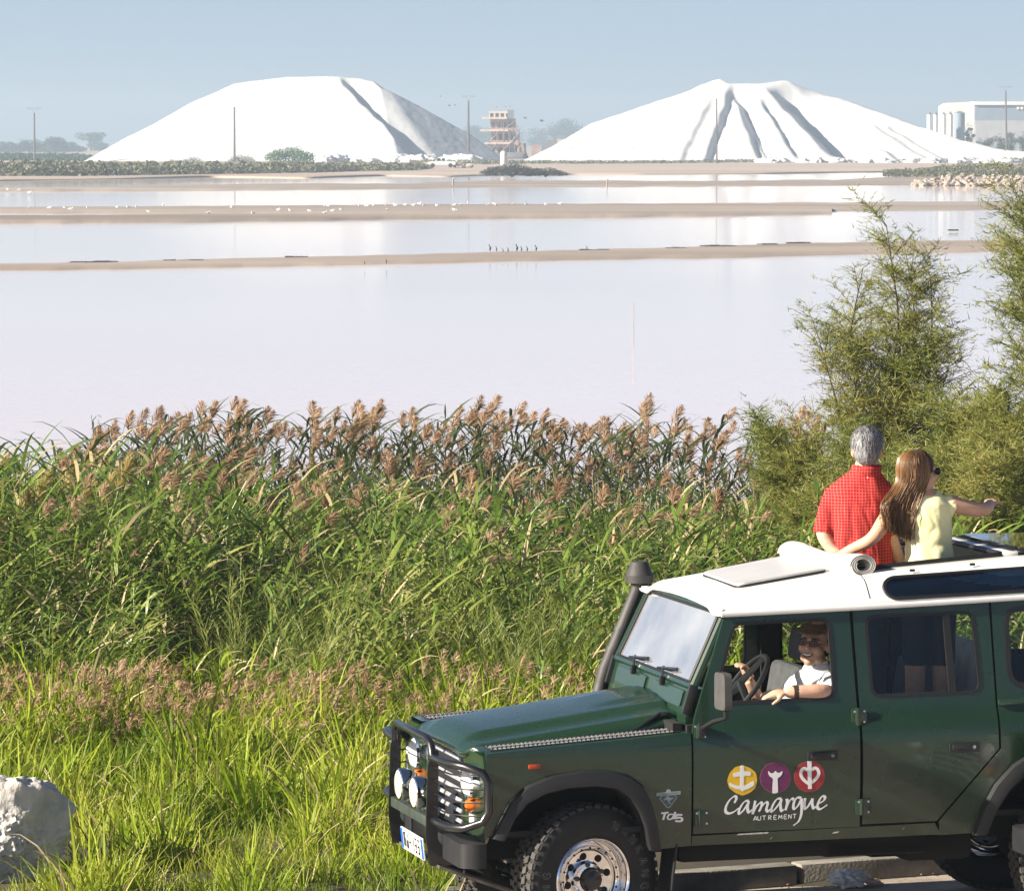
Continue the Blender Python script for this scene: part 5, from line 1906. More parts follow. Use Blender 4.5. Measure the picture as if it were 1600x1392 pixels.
for i, (u, vt, wp, D) in enumerate(((893, 184, 56, 3200), (868, 192, 44, 3200), (842, 200, 40, 3400), (915, 200, 40, 3300), (745, 196, 46, 3200), (800, 190, 50, 3400), (770, 205, 60, 3300))):
    far_tree('hazy_tree', u, vt, D, wp, 'tall pale hazy tree in the gap between the salt heaps', G2, seed=i + 50, trunk=.12)
G3 = 'dark trees before the long shed'
for i, (u, vt, wp, D) in enumerate(((1512, 190, 12, 1440), (1518, 192, 12, 1450), (1545, 209, 26, 1440), (1562, 207, 26, 1450), (1580, 204, 28, 1450), (1598, 200, 30, 1460), (1530, 213, 20, 1440))):
    far_tree('dark_tree', u, vt, D, wp, 'narrow upright dark tree between the blue-grey tank and the shed' if i < 2 else 'dark hazy tree growing before the long pale shed', G3, seed=i + 80, trunk=.08)
# wooded rise far behind
def g_rise(i, j):
    u = 640 + 400 * i
    top = 222 - 16 * sin(pi * i) ** .7 - 3 * noise.noise((i * 14, 0, 0))
    p = at_depth(u, 250 + (top - 250) * (1 - abs(2 * j - 1)), 5200 + 700 * j)
    return p
kind(grid_mesh('hills', 80, 9, g_rise, mat('wood_far', (.04, .055, .035), .9, var=.3, vscale=.02)), 'structure')

def bush(name, u, vtop, vbase, wpx, D, label, material=BUSHL, seed=0, n=1500, group=None, squash=1.0):
    rnd = random.Random(seed)
    k = D / FPX
    b = at_depth(u, vbase, D); b.z = SHZ - .05
    h = (vbase - vtop) * k; w = wpx * k
    t = empty(name, b)
    m = MB()
    for q in range(5):
        a = rnd.uniform(0, 2 * pi)
        m.tube([(0, 0, 0), (cos(a) * w * .2, sin(a) * w * .15, h * .6)], [.10, .04], 5)
    m.build('stem', mat('far_bark', (.05, .04, .03), .9, var=.3), t)
    m = MB()
    nb = 11
    for q in range(nb):
        x = (q + .5) / nb * 2 - 1
        hh = h * (1 - .45 * x * x) * rnd.uniform(.75, 1.05)
        leaf_cloud(m, (x * w * .42, rnd.uniform(-.2, .2) * w, hh * .55), (w * .13, w * .2, hh * .5), n // nb, max(.10, h * .05), rnd)
    m.build('foliage', material, t, 0, doubles=False, fix=False)
    tag(t, label, 'bush', group)
    return t
bush('green_bush', 454, 224, 254, 80, 1090, 'rounded bright green bush standing before the smooth salt heap', seed=2, n=2600)
bush('grey_bush', 378, 238, 254, 44, 1090, 'grey-green bush at the foot of a pole before the smooth salt heap', SCRUB, seed=3)
bush('grey_bush', 300, 241, 254, 34, 1080, 'thin grey twiggy bush low before the smooth salt heap', SCRUB, seed=4, n=700)
bush('grey_bush', 273, 246, 254, 30, 1080, 'low grey bush beside the twiggy one before the smooth salt heap', SCRUB, seed=5, n=700)
# dark scrub islet in the lagoon
bush('scrub_islet', 800, 267, 288, 100, 690, 'dark scrub mound on the sandbar below the scaffolded tower', leaf_mat('dark_scrub', [(.012, .016, .014), (.03, .034, .028), (.06, .055, .045)], .1, .7, .5), seed=7, n=5200)
bush('scrub_islet', 852, 275, 289, 70, 690, 'low tail of dark scrub trailing off the mound on the sandbar', MATS['dark_scrub'], seed=8, n=2200)
# scrub bands, as ground cover
def scrub_band(name, rows, D, n, size, material, label, seed, hgt=1.0):
    rnd = random.Random(seed)
    m = MB()
    for q in range(n):
        u = rnd.uniform(rows[0][0], rows[-1][0])
        vt = interp([(r[0], r[1]) for r in rows], u); vb = interp([(r[0], r[2]) for r in rows], u)
        if vb - vt < .5:
            continue
        f = rnd.random()
        g = on_ground(u, min(vb, 290), SHZ)
        k = g.y / FPX
        hh = (vb - vt) * k * hgt
        y = g.y + rnd.random() * 25
        x = g.x * (y / g.y)
        z = SHZ + hh * f * (1 - .35 * abs(noise.noise((u * .05, seed, 0)))) * rnd.uniform(.7, 1)
        a = Vector((rnd.uniform(-1, 1), rnd.uniform(-.5, .5), rnd.uniform(-.4, .7))).normalized() * size * rnd.uniform(.6, 1.6)
        b = Vector((rnd.uniform(-.4, .4), rnd.uniform(-1, 1), rnd.uniform(.3, 1))).normalized() * size * rnd.uniform(.5, 1)
        p = Vector((x, y, z))
        m.add([p - a, p + b, p + a, p - b], [(0, 1, 2, 3)])
    kind(m.build(name, material, None, 0, doubles=False, fix=False), 'stuff', label, 'scrub')
scrub_band('salt_scrub', [(-60, 247, 275), (100, 250, 275), (200, 252, 274), (330, 253, 272), (480, 253, 270), (560, 254, 267), (640, 255, 266), (672, 258, 264)], 0, 15000, .28, SCRUB, 'grey-green saltmarsh scrub along the bank below the smooth heap', 1)
scrub_band('salt_scrub', [(-80, 236, 251), (60, 239, 251), (110, 238, 251), (150, 243, 251)], 0, 5000, .30, PINE, 'darker brush behind the scrub bank, below the hazy trees', 9)
scrub_band('salt_scrub', [(640, 249, 256), (760, 250, 257), (850, 251, 256), (1050, 251, 255.5), (1300, 247, 252), (1400, 248, 253), (1650, 246, 254)], 0, 7000, .24, SCRUB, 'thin line of grey-green scrub between shore and salt heaps', 2)
scrub_band('salt_scrub', [(1380, 266, 276), (1450, 262, 276), (1500, 254, 276), (1560, 252, 275), (1660, 254, 276)], 0, 6000, .17, SCRUB, 'low scrub on the bank above the pale stone embankment', 3)
# pale stones of the embankment
bank = empty('stone_embankment', on_ground(1520, 286, WATER_Z))
tag(bank, 'embankment of pale tumbled stones at the water edge below the pole', 'embankment')
STONE = mat('pale_stone', (.34, .285, .235), .9, var=.25, vscale=.9, bump=.4, bscale=4)
rnd = random.Random(12)
smesh = []
for q in range(5):
    b = bmesh.new()
    bmesh.ops.create_icosphere(b, subdivisions=2, radius=1)
    for v in b.verts:
        v.co *= 1 + .55 * noise.noise(v.co * 1.3 + Vector((q * 7, 0, 0)))
        v.co.z *= .7
    me = bpy.data.meshes.new('stone'); b.to_mesh(me); b.free(); me.materials.append(STONE)
    smesh.append(me)
for q in range(190):
    f = rnd.random()
    u = 1428 + 240 * rnd.random()
    top = interp([(1420, 286), (1450, 280), (1500, 272), (1600, 274), (1680, 274)], u)
    v = top + (290.5 - top) * f
    p = on_ground(u, 291, WATER_Z)
    o = bpy.data.objects.new('stone', smesh[q % 5])
    COL.objects.link(o); o.parent = bank
    s_ = rnd.uniform(.20, .46) * (1.25 - .5 * (1 - f))
    o.location = Vector((p.x * (1 + (1 - f) * .010), p.y + (1 - f) * 6, WATER_Z + (290.5 - v) * p.y / FPX * .95)) - bank.location
    o.scale = (s_ * rnd.uniform(.9, 1.5), s_, s_)
    o.rotation_euler = (rnd.uniform(-.5, .5), rnd.uniform(-.5, .5), rnd.uniform(0, 6))

# ---------------------------------------------------------------- poles
POLEM = mat('pole_wood', (.10, .085, .075), .8, var=.2, vscale=3)
CONC = mat('pole_concrete', (.55, .55, .54), .8, var=.1, vscale=2)
def pole(u, vt, vb, label, w=.17, arms=True, block=False, lean=0.0):
    D = (CAM_H - SHZ) * FPX / (vb - 222)
    p = at_depth(u, vb, D); p.z = SHZ
    k = D / FPX
    h = (vb - vt) * k
    t = empty('utility_pole', p)
    m = MB(); m.tube([(lean * h, 0, h), (0, 0, 0)], [w * 1.0, w * 1.6], 8); m.build('post', POLEM, t)
    if arms:
        m = MB()
        m.tube([(lean * h - 1.6, 0, h + 1.1), (lean * h - .5, 0, h + .9), (lean * h, 0, h - .2)], .028, 5)
        m.tube([(lean * h + 1.6, 0, h + 1.1), (lean * h + .5, 0, h + .9), (lean * h, 0, h - .2)], .028, 5)
        m.tube([(lean * h - 1.7, 0, h + 1.15), (lean * h + 1.7, 0, h + 1.15)], .028, 5)
        m.build('crossarm', POLEM, t)
    if block:
        m = MB(); m.box((-.35, 0, .6), (.7, .8, 1.5), bev=.05); m.box((.75, .2, .75), (1.0, .8, 1.0), bev=.05); m.build_split('footing', CONC, t)
    tag(t, label, 'pole')
pole(54, 177, 252, 'wooden utility pole rising from the scrub before the hazy trees')
pole(366.5, 168, 252, 'slim utility pole before the smooth salt heap', arms=False)
pole(732, 158, 251, 'utility pole beside the white pickup, before the gap between heaps', .22)
pole(1120, 155, 255.5, 'slim utility pole before the furrowed salt heap', arms=False, w=.13, lean=-.006)
pole(1573, 143, 249, 'leaning utility pole on a white footing before the long shed', .20, block=True, lean=-.022)
# thin stakes in the lagoon
def stake(u, vt, vb, z, label, r=.02, lean=0):
    p = on_ground(u, vb, z); k = p.y / FPX
    m = MB(); h = (vb - vt) * k
    m.tube([(lean, 0, h), (lean * .4, 0, h * .5), (0, 0, -.3)], [r, r * 1.1, r * 1.2], 6)
    m.tube([(lean, 0, h - r), (lean + r * 2, 0, h + r)], r, 5)
    o = m.build('stake', mat('bleached_wood', (.30, .27, .25), .8, var=.2, vscale=3)); o.location = p
    tag(o, label, 'stake')
stake(990, 474, 541, WATER_Z, 'thin bleached stake standing alone in the open lagoon', .010)
stake(708, 279, 291, WATER_Z + .1, 'short stake left of the dark scrub mound', .10)
stake(948, 281, 293, WATER_Z + .1, 'short stake right of the dark scrub mound', .08)

# ---------------------------------------------------------------- scaffolded tower between the heaps
D = 1420; k = D / FPX
tb = at_depth(786, 250, D); tb.z = SHZ
tower = empty('tower', tb)
BRICK = mat('pink_render', (.40, .25, .20), .85, var=.25, vscale=.6, detail=8)
SLAB = mat('pale_slab', (.60, .50, .43), .8, var=.12, vscale=.7)
DARKW = mat('dark_opening', (.03, .032, .04), .5, var=.2)
STEELG = mat('grey_steel', (.22, .23, .25), .6, .3, var=.2, vscale=2)
def zt(v): return (250 - v) * k
def xt(u): return (u - 786) * k
tiers = [(250, 226, 762, 822), (226, 206, 767, 812), (206, 188, 766, 806), (188, 176, 764, 802)]
for i, (vb, vt, ul, ur) in enumerate(tiers):
    m = MB(); x0, x1 = xt(ul), xt(ur)
    m.box(((x0 + x1) / 2, 3, (zt(vb) + zt(vt)) / 2), (x1 - x0, 6, zt(vt) - zt(vb) - .02))
    m.build('storey', BRICK if i < 3 else SLAB, tower)
    nwin = 4
    for q in range(nwin):
        m = MB()
        xx = x0 + (x1 - x0) * (q + .5) / (nwin + .6)
        m.box((xx, -.02, zt(vb) + (zt(vt) - zt(vb)) * .48), ((x1 - x0) / nwin * .5, .10, (zt(vt) - zt(vb)) * .46))
        m.build('window', DARKW, tower)
for v, ul, ur in ((226, 757, 798), (206, 750, 794), (187, 753, 792)):
    m = MB(); m.box(((xt(ul) + xt(ur)) / 2, -.6, zt(v)), (xt(ur) - xt(ul), 2.2, .55)); m.build('walkway', SLAB, tower)
m = MB(); m.box((xt(798), 2, zt(181)), (xt(802) - xt(792), 5, zt(174) - zt(188))); m.build('tank', STEELG, tower)
for q, u in enumerate((757, 766, 776, 787, 797, 806, 814)):
    m = MB()
    m.tube([(xt(u), -1.6, 0), (xt(u - (u - 786) * .25), -1.6, zt(190 + abs(u - 782) * .5))], .09, 5)
    m.build('scaffold_pole', STEELG, tower)
for q, (a, b) in enumerate((((760, 246), (776, 226)), ((776, 246), (797, 226)), ((797, 226), (812, 208)), ((764, 226), (780, 206)), ((786, 206), (806, 190)), ((806, 244), (818, 222)))):
    m = MB()
    m.tube([(xt(a[0]), -1.7, zt(a[1])), (xt(b[0]), -1.7, zt(b[1]))], .08, 5)
    m.build('scaffold_brace', BRICK if q % 2 else STEELG, tower)
m = MB(); m.prism([(0, 0), (6, 0), (3.2, 6.5), (1, 6)], -1, 3, lambda a, b, d: (xt(806) + a * .6, d, b * .7)); m.build('hopper', BRICK, tower)
m = MB(); m.box((xt(802), -2.5, .9), (5.5, 2.4, 1.6), bev=.2); m.box((xt(793), -2.5, .9), (1.4, 2.0, 1.7), bev=.3); m.build_split('skip', STEELG, tower)
tag(tower, 'pinkish tiered tower wrapped in scaffolding between the salt heaps', 'tower')
sh = empty('hut', at_depth(858, 246, 1500)); sh.location.z = SHZ
m = MB(); m.box((0, 0, 2.6), (4.6, 4, 5.2)); m.build('wall', STEELG, sh)
m = MB(); m.box((4.6, 0, 3.6), (4.4, 4, 3.6)); m.build('annex', SLAB, sh)
m = MB(); m.box((-4.0, 0, 1.9), (2.4, 4, 3.8)); m.build('lean_to', BRICK, sh)
tag(sh, 'small grey and tan works hut at the toe of the furrowed heap', 'hut')

# ---------------------------------------------------------------- long shed and silos
D = 1560; k = D / FPX
sb = at_depth(1560, 250, D); sb.z = SHZ
shed = empty('long_shed', sb)
CLADB = mat('blue_cladding', (.22, .27, .33), .6, var=.06, vscale=.3)
CLADG = mat('grey_cladding', (.40, .41, .42), .6, var=.06, vscale=.3)
CLADW = mat('white_cladding', (.78, .77, .74), .6, var=.05, vscale=.3)
xs_ = lambda u: (u - 1560) * k
zs_ = lambda v: (250 - v) * k
m = MB(); m.box(((xs_(1524) + xs_(1760)) / 2, 15, (zs_(193) + 0) / 2), (xs_(1760) - xs_(1524), 30, zs_(193))); m.build('lower_wall', CLADG, shed)
m = MB(); m.box(((xs_(1524) + xs_(1760)) / 2, 15, (zs_(193) + zs_(169)) / 2), (xs_(1760) - xs_(1524), 29.8, zs_(169) - zs_(193))); m.build('upper_wall', CLADB, shed)
m = MB(); m.box(((xs_(1521) + xs_(1760)) / 2, 15, (zs_(169) + zs_(163.5)) / 2), (xs_(1760) - xs_(1521), 31, zs_(163.5) - zs_(169))); m.build('roof', CLADW, shed)
m = MB(); m.prism([(xs_(1477), 0), (xs_(1477), zs_(170)), (xs_(1484), zs_(165.5)), (xs_(1523), zs_(163.8)), (xs_(1523), 0)], 1.0, 25, lambda a, b, d: (a, d, b)); m.build('white_end', CLADW, shed)
for u in (1590, 1596):
    m = MB(); m.lathe([(0, -.15), (.45, -.1), (.45, .1)], 10, 'Y', (xs_(u), -.1, zs_(174))); m.build('wall_lamp', CLADW, shed)
tag(shed, 'long pale industrial shed with blue upper wall behind the furrowed heap', 'shed')
for q, u in enumerate((1452, 1461.5, 1474, 1484.5)):
    s_ = at_depth(u, 250, 1540); s_.z = SHZ
    t = empty('silo', s_)
    r_ = 4.0 * 1540 / FPX
    m = MB(); m.lathe([(r_, 0), (r_, zs_(183.5) * .985)], 20, 'Z'); m.build('drum', CLADW, t)
    m = MB(); m.lathe([(r_ * 1.02, zs_(183.5) * .985), (.3, zs_(183.5) * .985 + .5), (.3, zs_(179) * .985)], 20, 'Z'); m.build('cap', STEELG, t)
    tag(t, ['slender white silo that stands closest to the furrowed heap', 'second white silo, next to the one closest to the heap', 'third white silo, one short of the blue-grey tank', 'white silo touching the blue-grey storage tank'][q], 'silo', 'row of white silos')
t = empty('storage_tank', at_depth(1499, 250, 1545)); t.location.z = SHZ
m = MB(); m.lathe([(8.2 * k, 0), (8.2 * k, zs_(182))], 24, 'Z'); m.build('drum', CLADB, t)
m = MB(); m.lathe([(8.4 * k, zs_(182)), (.4, zs_(179))], 24, 'Z'); m.build('cap', STEELG, t)
tag(t, 'wide blue-grey storage tank between the white silos and the shed', 'tank')

# ---------------------------------------------------------------- white pickup and small things on the shore
pp = on_ground(690, 262, SHZ); k = pp.y / FPX
pk = empty('pickup_truck', pp)
PW = mat('pickup_white', (.70, .72, .74), .3, var=.04, coat=.4)
m = MB()
m.prism(rpoly([(-2.5, .50), (-2.45, 1.05), (-1.2, 1.12), (-.75, 1.75), (.55, 1.78), (.95, 1.15), (2.5, 1.10), (2.55, .50)], .12), -.85, .85, lambda a, b, d: (a, d, b))
m.build('body', PW, pk)
for x0, x1 in ((-.95, -.15), (-.05, .62)):
    m = MB(); m.prism(rpoly([(x0, 1.18), (x0 + .18, 1.66), (x1 - .08, 1.66), (x1 + .06, 1.18)], .05), -.862, .862, lambda a, b, d: (a, d, b)); m.build('window', DARKW, pk)
for x in (-1.6, 1.6):
    for y in (-.75, .75):
        m = MB(); m.lathe([(.2, -.12), (.38, -.12), (.40, 0), (.38, .12), (.2, .12)], 18, 'Y', (x, y, .40)); m.build('wheel', RUBBER, pk)
tag(pk, 'white pickup truck parked on the far shore beside the utility pole', 'pickup')
p = on_ground(787, 259, SHZ)
m = MB(); m.lathe([(.62, 0), (.68, .2), (.68, 2.3), (.45, 2.75), (0, 2.9)], 18, 'Z'); m.box((1.6, 0, .9), (.12, .12, 1.8))
o = m.build_split('water_tank', mat('tank_pink', (.72, .60, .58), .5, var=.05))
for q, oo in enumerate(o):
    oo.location = p
tag(o[0], 'small pale upright tank standing on the far shore', 'tank')
if len(o) > 1:
    o[1].name = 'marker_post'; tag(o[1], 'thin post beside the small pale tank on the far shore', 'post')
for q, (u, s_) in enumerate(((668, 1.0), (718, .8), (733, .7), (726, .5))):
    p = on_ground(u, 262, SHZ)
    oo = bpy.data.objects.new('boulder', smesh[q % 5]); COL.objects.link(oo); oo.location = p + Vector((0, 0, .3)); oo.scale = (s_ * 1.2, s_, s_)
    tag(oo, ['largest pale boulder, lying at the nose of the white pickup', 'pale boulder lying just behind the white pickup', 'pale boulder lying at the foot of the pole by the pickup', 'smallest pale boulder, lying between two others behind the pickup'][q], 'boulder', 'pale boulders by the pickup')

# ---------------------------------------------------------------- birds
def bird_mesh(name, body, wing=None, fly=False):
    m = MB()
    m.ball((0, 0, .17), (.17, .075, .075), RY(-.15), 10, 6)
    m.ball((-.15, 0, .27), (.055, .045, .045), None, 8, 6)
    m.tube([(-.10, 0, .19), (-.15, 0, .27)], [.05, .035], 6)
    m.tube([(-.19, 0, .27), (-.25, 0, .255)], [.016, .004], 5)
    m.tube([(.12, 0, .17), (.28, 0, .15)], [(.03, .05), (.008, .03)], 6)
    if fly:
        for s in (-1, 1):
            m.add([(-.06, s * .04, .20), (-.02, s * .35, .32), (.04, s * .72, .24), (.10, s * .36, .28), (.10, s * .04, .20)], [(0, 1, 3, 4), (1, 2, 3)])
    else:
        for s in (-1, 1):
            m.tube([(.0, s * .03, .12), (.0, s * .03, 0)], .008, 4)
    me = bpy.data.meshes.new(name)
    bmesh.ops.recalc_face_normals(m.bm, faces=m.bm.faces)
    m.bm.to_mesh(me); m.bm.free()
    me.materials.append(body)
    for p_ in me.polygons:
        p_.use_smooth = True
    return me
GULLW = mat('gull_white', (.80, .80, .80), .7, var=.05)
CORM = mat('cormorant_black', (.012, .012, .013), .6, var=.1)
gm = bird_mesh('gull', GULLW); cm = bird_mesh('cormorant', CORM); fm = bird_mesh('flying_bird', mat('bird_grey', (.10, .10, .11), .7, var=.1), fly=True)
def wader():
    m = MB()
    m.ball((0, 0, .16), (.05, .055, .11), RY(.25), 8, 6)
    m.tube([(-.02, 0, .24), (-.04, 0, .33)], [.03, .02], 6); m.ball((-.05, 0, .35), .03, None, 8, 6); m.tube([(-.07, 0, .35), (-.14, 0, .345)], [.01, .004], 4)
    for s in (-1, 1):
        m.tube([(.0, s * .02, .08), (.0, s * .02, 0)], .008, 4)
    me = bpy.data.meshes.new('cormorant'); bmesh.ops.recalc_face_normals(m.bm, faces=m.bm.faces); m.bm.to_mesh(me); m.bm.free(); me.materials.append(CORM)
    return me
cm = wader()
def put(me, name, p, s_, rz, label, cat, group):
    o = bpy.data.objects.new(name, me); COL.objects.link(o)
    o.location = p; o.scale = (s_,) * 3; o.rotation_euler = (0, 0, rz)
    tag(o, label, cat, group)
rnd = random.Random(21)
gulls = [(44, 326), (78, 325.5), (100, 325), (111, 327.5), (136, 325), (183, 324), (200, 324), (213, 324), (232, 331), (255, 321), (326, 334), (361, 324), (395, 334), (435, 329), (452, 329), (483, 330), (508, 333), (520, 330), (533, 328), (554, 320), (561, 322), (572, 322), (583, 321.5), (507, 322.5), (513, 322), (603, 321), (617, 321.5), (633, 320.5), (646, 321), (656, 319), (662, 321), (683, 322), (710, 321), (731, 317.5), (719, 320), (762, 321), (775, 321), (772, 319), (802, 319), (822, 319.5), (852, 319.5), (875, 319), (604, 329), (710, 329), (12, 296), (30, 297), (46, 301)]
for (u, v) in gulls:
    p = on_ground(u, v + 2.0, WATER_Z + .16)
    put(gm, 'gull', p, rnd.uniform(.62, .85), rnd.uniform(0, 6.3), 'white gull resting on the sandbar in the middle of the lagoon', 'gull', 'white gulls resting on the sandbars')
for (u, v, h) in ((766, 394, 1), (776, 394, .7), (786, 395, .5), (794, 395, .6), (808, 394, 1.05), (815, 394, .7), (824, 394, .7), (838, 394, .9), (917, 391, .5), (604, 413, .5), (570, 414.5, .4)):
    p = on_ground(u, v - .5, WATER_Z + .14)
    put(cm, 'cormorant', p, .75 * h + .1, rnd.uniform(-.6, .6), 'dark water bird standing on the nearest sandbar', 'bird', 'dark birds standing on the nearest sandbar')
for (u, v, s_) in ((702, 167, 1.0), (711, 166, .8), (688, 152, .7), (820, 187, 1.4), (846, 192, 1.7), (776, 169, .6), (790, 168, .6), (797, 168, .6)):
    p = at_depth(u, v, 900)
    put(fm, 'flying_bird', p, s_, rnd.uniform(-.5, .5), 'small dark bird in flight above the gap between the heaps', 'bird', 'birds flying over the gap')
# ================================================================ reeds, grass and tamarisks
L_REED = leaf_mat('reed_leaf', [(.055, .110, .018), (.12, .195, .030), (.23, .29, .055), (.38, .37, .13)], .33, .36, .8)
L_BACK = leaf_mat('reed_leaf_old', [(.040, .066, .022), (.080, .105, .034), (.16, .155, .06)], .35, .42, .8)
L_GRASS = leaf_mat('grass_blade', [(.070, .130, .006), (.15, .225, .010), (.25, .325, .018), (.37, .38, .06)], .33, .5, .7, .25)
L_FEN = leaf_mat('fine_foliage', [(.13, .18, .03), (.24, .28, .06), (.36, .37, .11)], .32, .5, .9)
L_TAM = leaf_mat('tamarisk_leaf', [(.095, .13, .028), (.17, .205, .042), (.26, .275, .065), (.36, .31, .09)], .45, .5, .9)
L_PLUME = leaf_mat('reed_plume', [(.26, .16, .10), (.42, .285, .18), (.58, .43, .29)], .40, .8, 1.2)
L_PLUMEG = leaf_mat('golden_plume', [(.32, .25, .08), (.44, .36, .14), (.56, .47, .23)], .4, .7, 1.2)
L_DRY = leaf_mat('dry_stem', [(.28, .215, .11), (.40, .32, .17), (.52, .43, .26)], .25, .7, 1.0)
BARK = mat('tamarisk_bark', (.055, .042, .032), .9, var=.35, vscale=14, bump=.4, bscale=40)

class Veg:
    """plain vertex / face lists with a material index for each face"""
    def __init__(self):
        self.v = []; self.f = []; self.m = []
    def quadstrip(self, L, Rr, mi):
        n0 = len(self.v)
        for a, b in zip(L, Rr):
            self.v.append(tuple(a)); self.v.append(tuple(b))
        for i in range(len(L) - 1):
            k = n0 + 2 * i
            self.f.append((k, k + 1, k + 3, k + 2)); self.m.append(mi)
    def blade(self, p, d, length, width, droop, mi, seg=5, twist=0.0, fold=0.0, up=Vector((0, 0, 1)), taper=.0):
        """leaf: leaves p along d, bends down under its own weight"""
        p = Vector(p); d = Vector(d).normalized()
        side = d.cross(up)
        side = side.normalized() if side.length > 1e-4 else Vector((1, 0, 0))
        if twist:
            side = Matrix.Rotation(twist, 3, d) @ side
        L = []; Rr = []
        st = length / seg
        for i in range(seg + 1):
            t = i / seg
            wd = width * (min(1, .45 + t * 2.2) * (1 - t ** 1.8) if not taper else (1 - t * taper)) * .5
            L.append(p - side * wd); Rr.append(p + side * wd)
            d = (d + Vector((0, 0, -droop / seg * (.4 + 1.6 * t)))).normalized()
            p = p + d * st
        self.quadstrip(L, Rr, mi)
        return p
    def stem(self, pts, r0, r1, mi):
        n0 = len(self.v); n = len(pts)
        for i, p in enumerate(pts):
            r = r0 + (r1 - r0) * i / (n - 1)
            for q in range(3):
                a = 2 * pi * q / 3
                self.v.append((p[0] + cos(a) * r, p[1] + sin(a) * r, p[2]))
        for i in range(n - 1):
            for q in range(3):
                a = n0 + i * 3 + q; b = n0 + i * 3 + (q + 1) % 3
                self.f.append((a, b, b + 3, a + 3)); self.m.append(mi)
    def mesh(self, name, mats):
        me = bpy.data.meshes.new(name)
        me.from_pydata(self.v, [], self.f)
        for m in mats:
            me.materials.append(m)
        me.polygons.foreach_set('material_index', self.m)
        return me
WIND = Vector((.85, .1, 0))
def plume(vg, p, d, L, W, n, mi, rnd, droop=.8):
    """feathery seed head: many fine drooping branchlets along a bent axis"""
    p = Vector(p); d = Vector(d).normalized()
    for k in range(n):
        t = k / n
        q = p + d * (L * t * .85)
        a = rnd.uniform(0, 2 * pi)
        out = Vector((cos(a), sin(a), 0))
        dd = (d * .9 + out * (.85 * (1 - t * .6)) + WIND * .30).normalized()
        wl = W * (sin(pi * min(1, .22 + t * .8)) * .9 + .25) * rnd.uniform(.7, 1.2)
        vg.blade(q + out * wl * .10, dd, wl, .0065 + .004 * rnd.random(), droop * rnd.uniform(.4, 1.3), mi, 3, rnd.uniform(0, 3))
    return p + d * L
def reed(seed, h=2.2, nleaf=15, leafL=.42, leafW=.026, plume_n=0, lean=.10, low=.25, mi_leaf=0, mi_stem=0, mi_plume=1, pl=.26, pw=.10, up=.65):
    rnd = random.Random(seed)
    vg = Veg()
    ln = Vector((rnd.gauss(.05, lean), rnd.gauss(0, lean), 0))
    pts = []
    for i in range(7):
        t = i / 6
        pts.append(Vector((0, 0, 0)) + ln * (t * t * h) + Vector((0, 0, h * t * (1 - .04 * t))))
    vg.stem([tuple(p) for p in pts], .0065, .0028, mi_stem)
    a = rnd.uniform(0, 6.28)
    for k in range(nleaf):
        t = low + (1 - low) * (k + rnd.random() * .6) / nleaf
        i = min(5, int(t * 6)); f = t * 6 - i
        p = pts[i].lerp(pts[min(i + 1, 6)], min(f, 1))
        a += pi + rnd.gauss(0, .6)
        dr = Vector((cos(a), sin(a), 0)) + WIND * .45
        d = dr.normalized() * (1 - up * .5) + Vector((0, 0, up * rnd.uniform(.7, 1.5)))
        vg.blade(p, d, leafL * rnd.uniform(.65, 1.2) * (1 - .25 * abs(t - .6)), leafW * rnd.uniform(.7, 1.2), rnd.uniform(.5, 1.7), mi_leaf if rnd.random() > .10 else 2, 5, rnd.uniform(-.6, .6))
    if plume_n:
        d = (pts[-1] - pts[-2]).normalized() + WIND * rnd.uniform(.05, .45)
        plume(vg, pts[-1] - Vector((0, 0, .03)), d, pl * rnd.uniform(.8, 1.2), pw, plume_n, mi_plume, rnd)
    return vg
def tuft(seed, n=16, h=.34, w=.010, spread=.09, droop=.9, dry=.06, lean=.35):
    rnd = random.Random(seed)
    vg = Veg()
    for k in range(n):
        a = rnd.uniform(0, 6.28); r = rnd.random() ** .5 * spread
        d = Vector((cos(a) * lean * rnd.random() + .10, sin(a) * lean * rnd.random(), 1))
        vg.blade((cos(a) * r, sin(a) * r, -.02), d, h * rnd.uniform(.55, 1.25), w * rnd.uniform(.7, 1.4), droop * rnd.uniform(.2, 1.4), 0 if rnd.random() > dry else 1, 5, rnd.uniform(-1.5, 1.5))
    return vg
def seedgrass(seed, n=10, h=.55):
    rnd = random.Random(seed)
    vg = Veg()
    for k in range(n):
        a = rnd.uniform(0, 6.28); r = rnd.random() ** .5 * .14
        b = Vector((cos(a) * r, sin(a) * r, 0))
        hh = h * rnd.uniform(.7, 1.15)
        ln = Vector((rnd.gauss(.08, .10), rnd.gauss(0, .1), 0))
        pts = [b, b + ln * .3 + Vector((0, 0, hh * .5)), b + ln + Vector((0, 0, hh))]
        vg.stem([tuple(p) for p in pts], .003, .0018, 0)
        if rnd.random() < .8:
            plume(vg, pts[-1] - Vector((0, 0, .04)), (pts[-1] - pts[-2]).normalized() + WIND * .15, rnd.uniform(.09, .15), .05, 30, 1, rnd, .6)
        for q in range(4):
            a2 = rnd.uniform(0, 6.28)
            vg.blade(b.lerp(pts[1], rnd.random()), (cos(a2) * .5 + .1, sin(a2) * .5, 1), .26 * rnd.uniform(.6, 1.2), .011, rnd.uniform(.4, 1.3), 0, 4, rnd.uniform(-1, 1))
    return vg
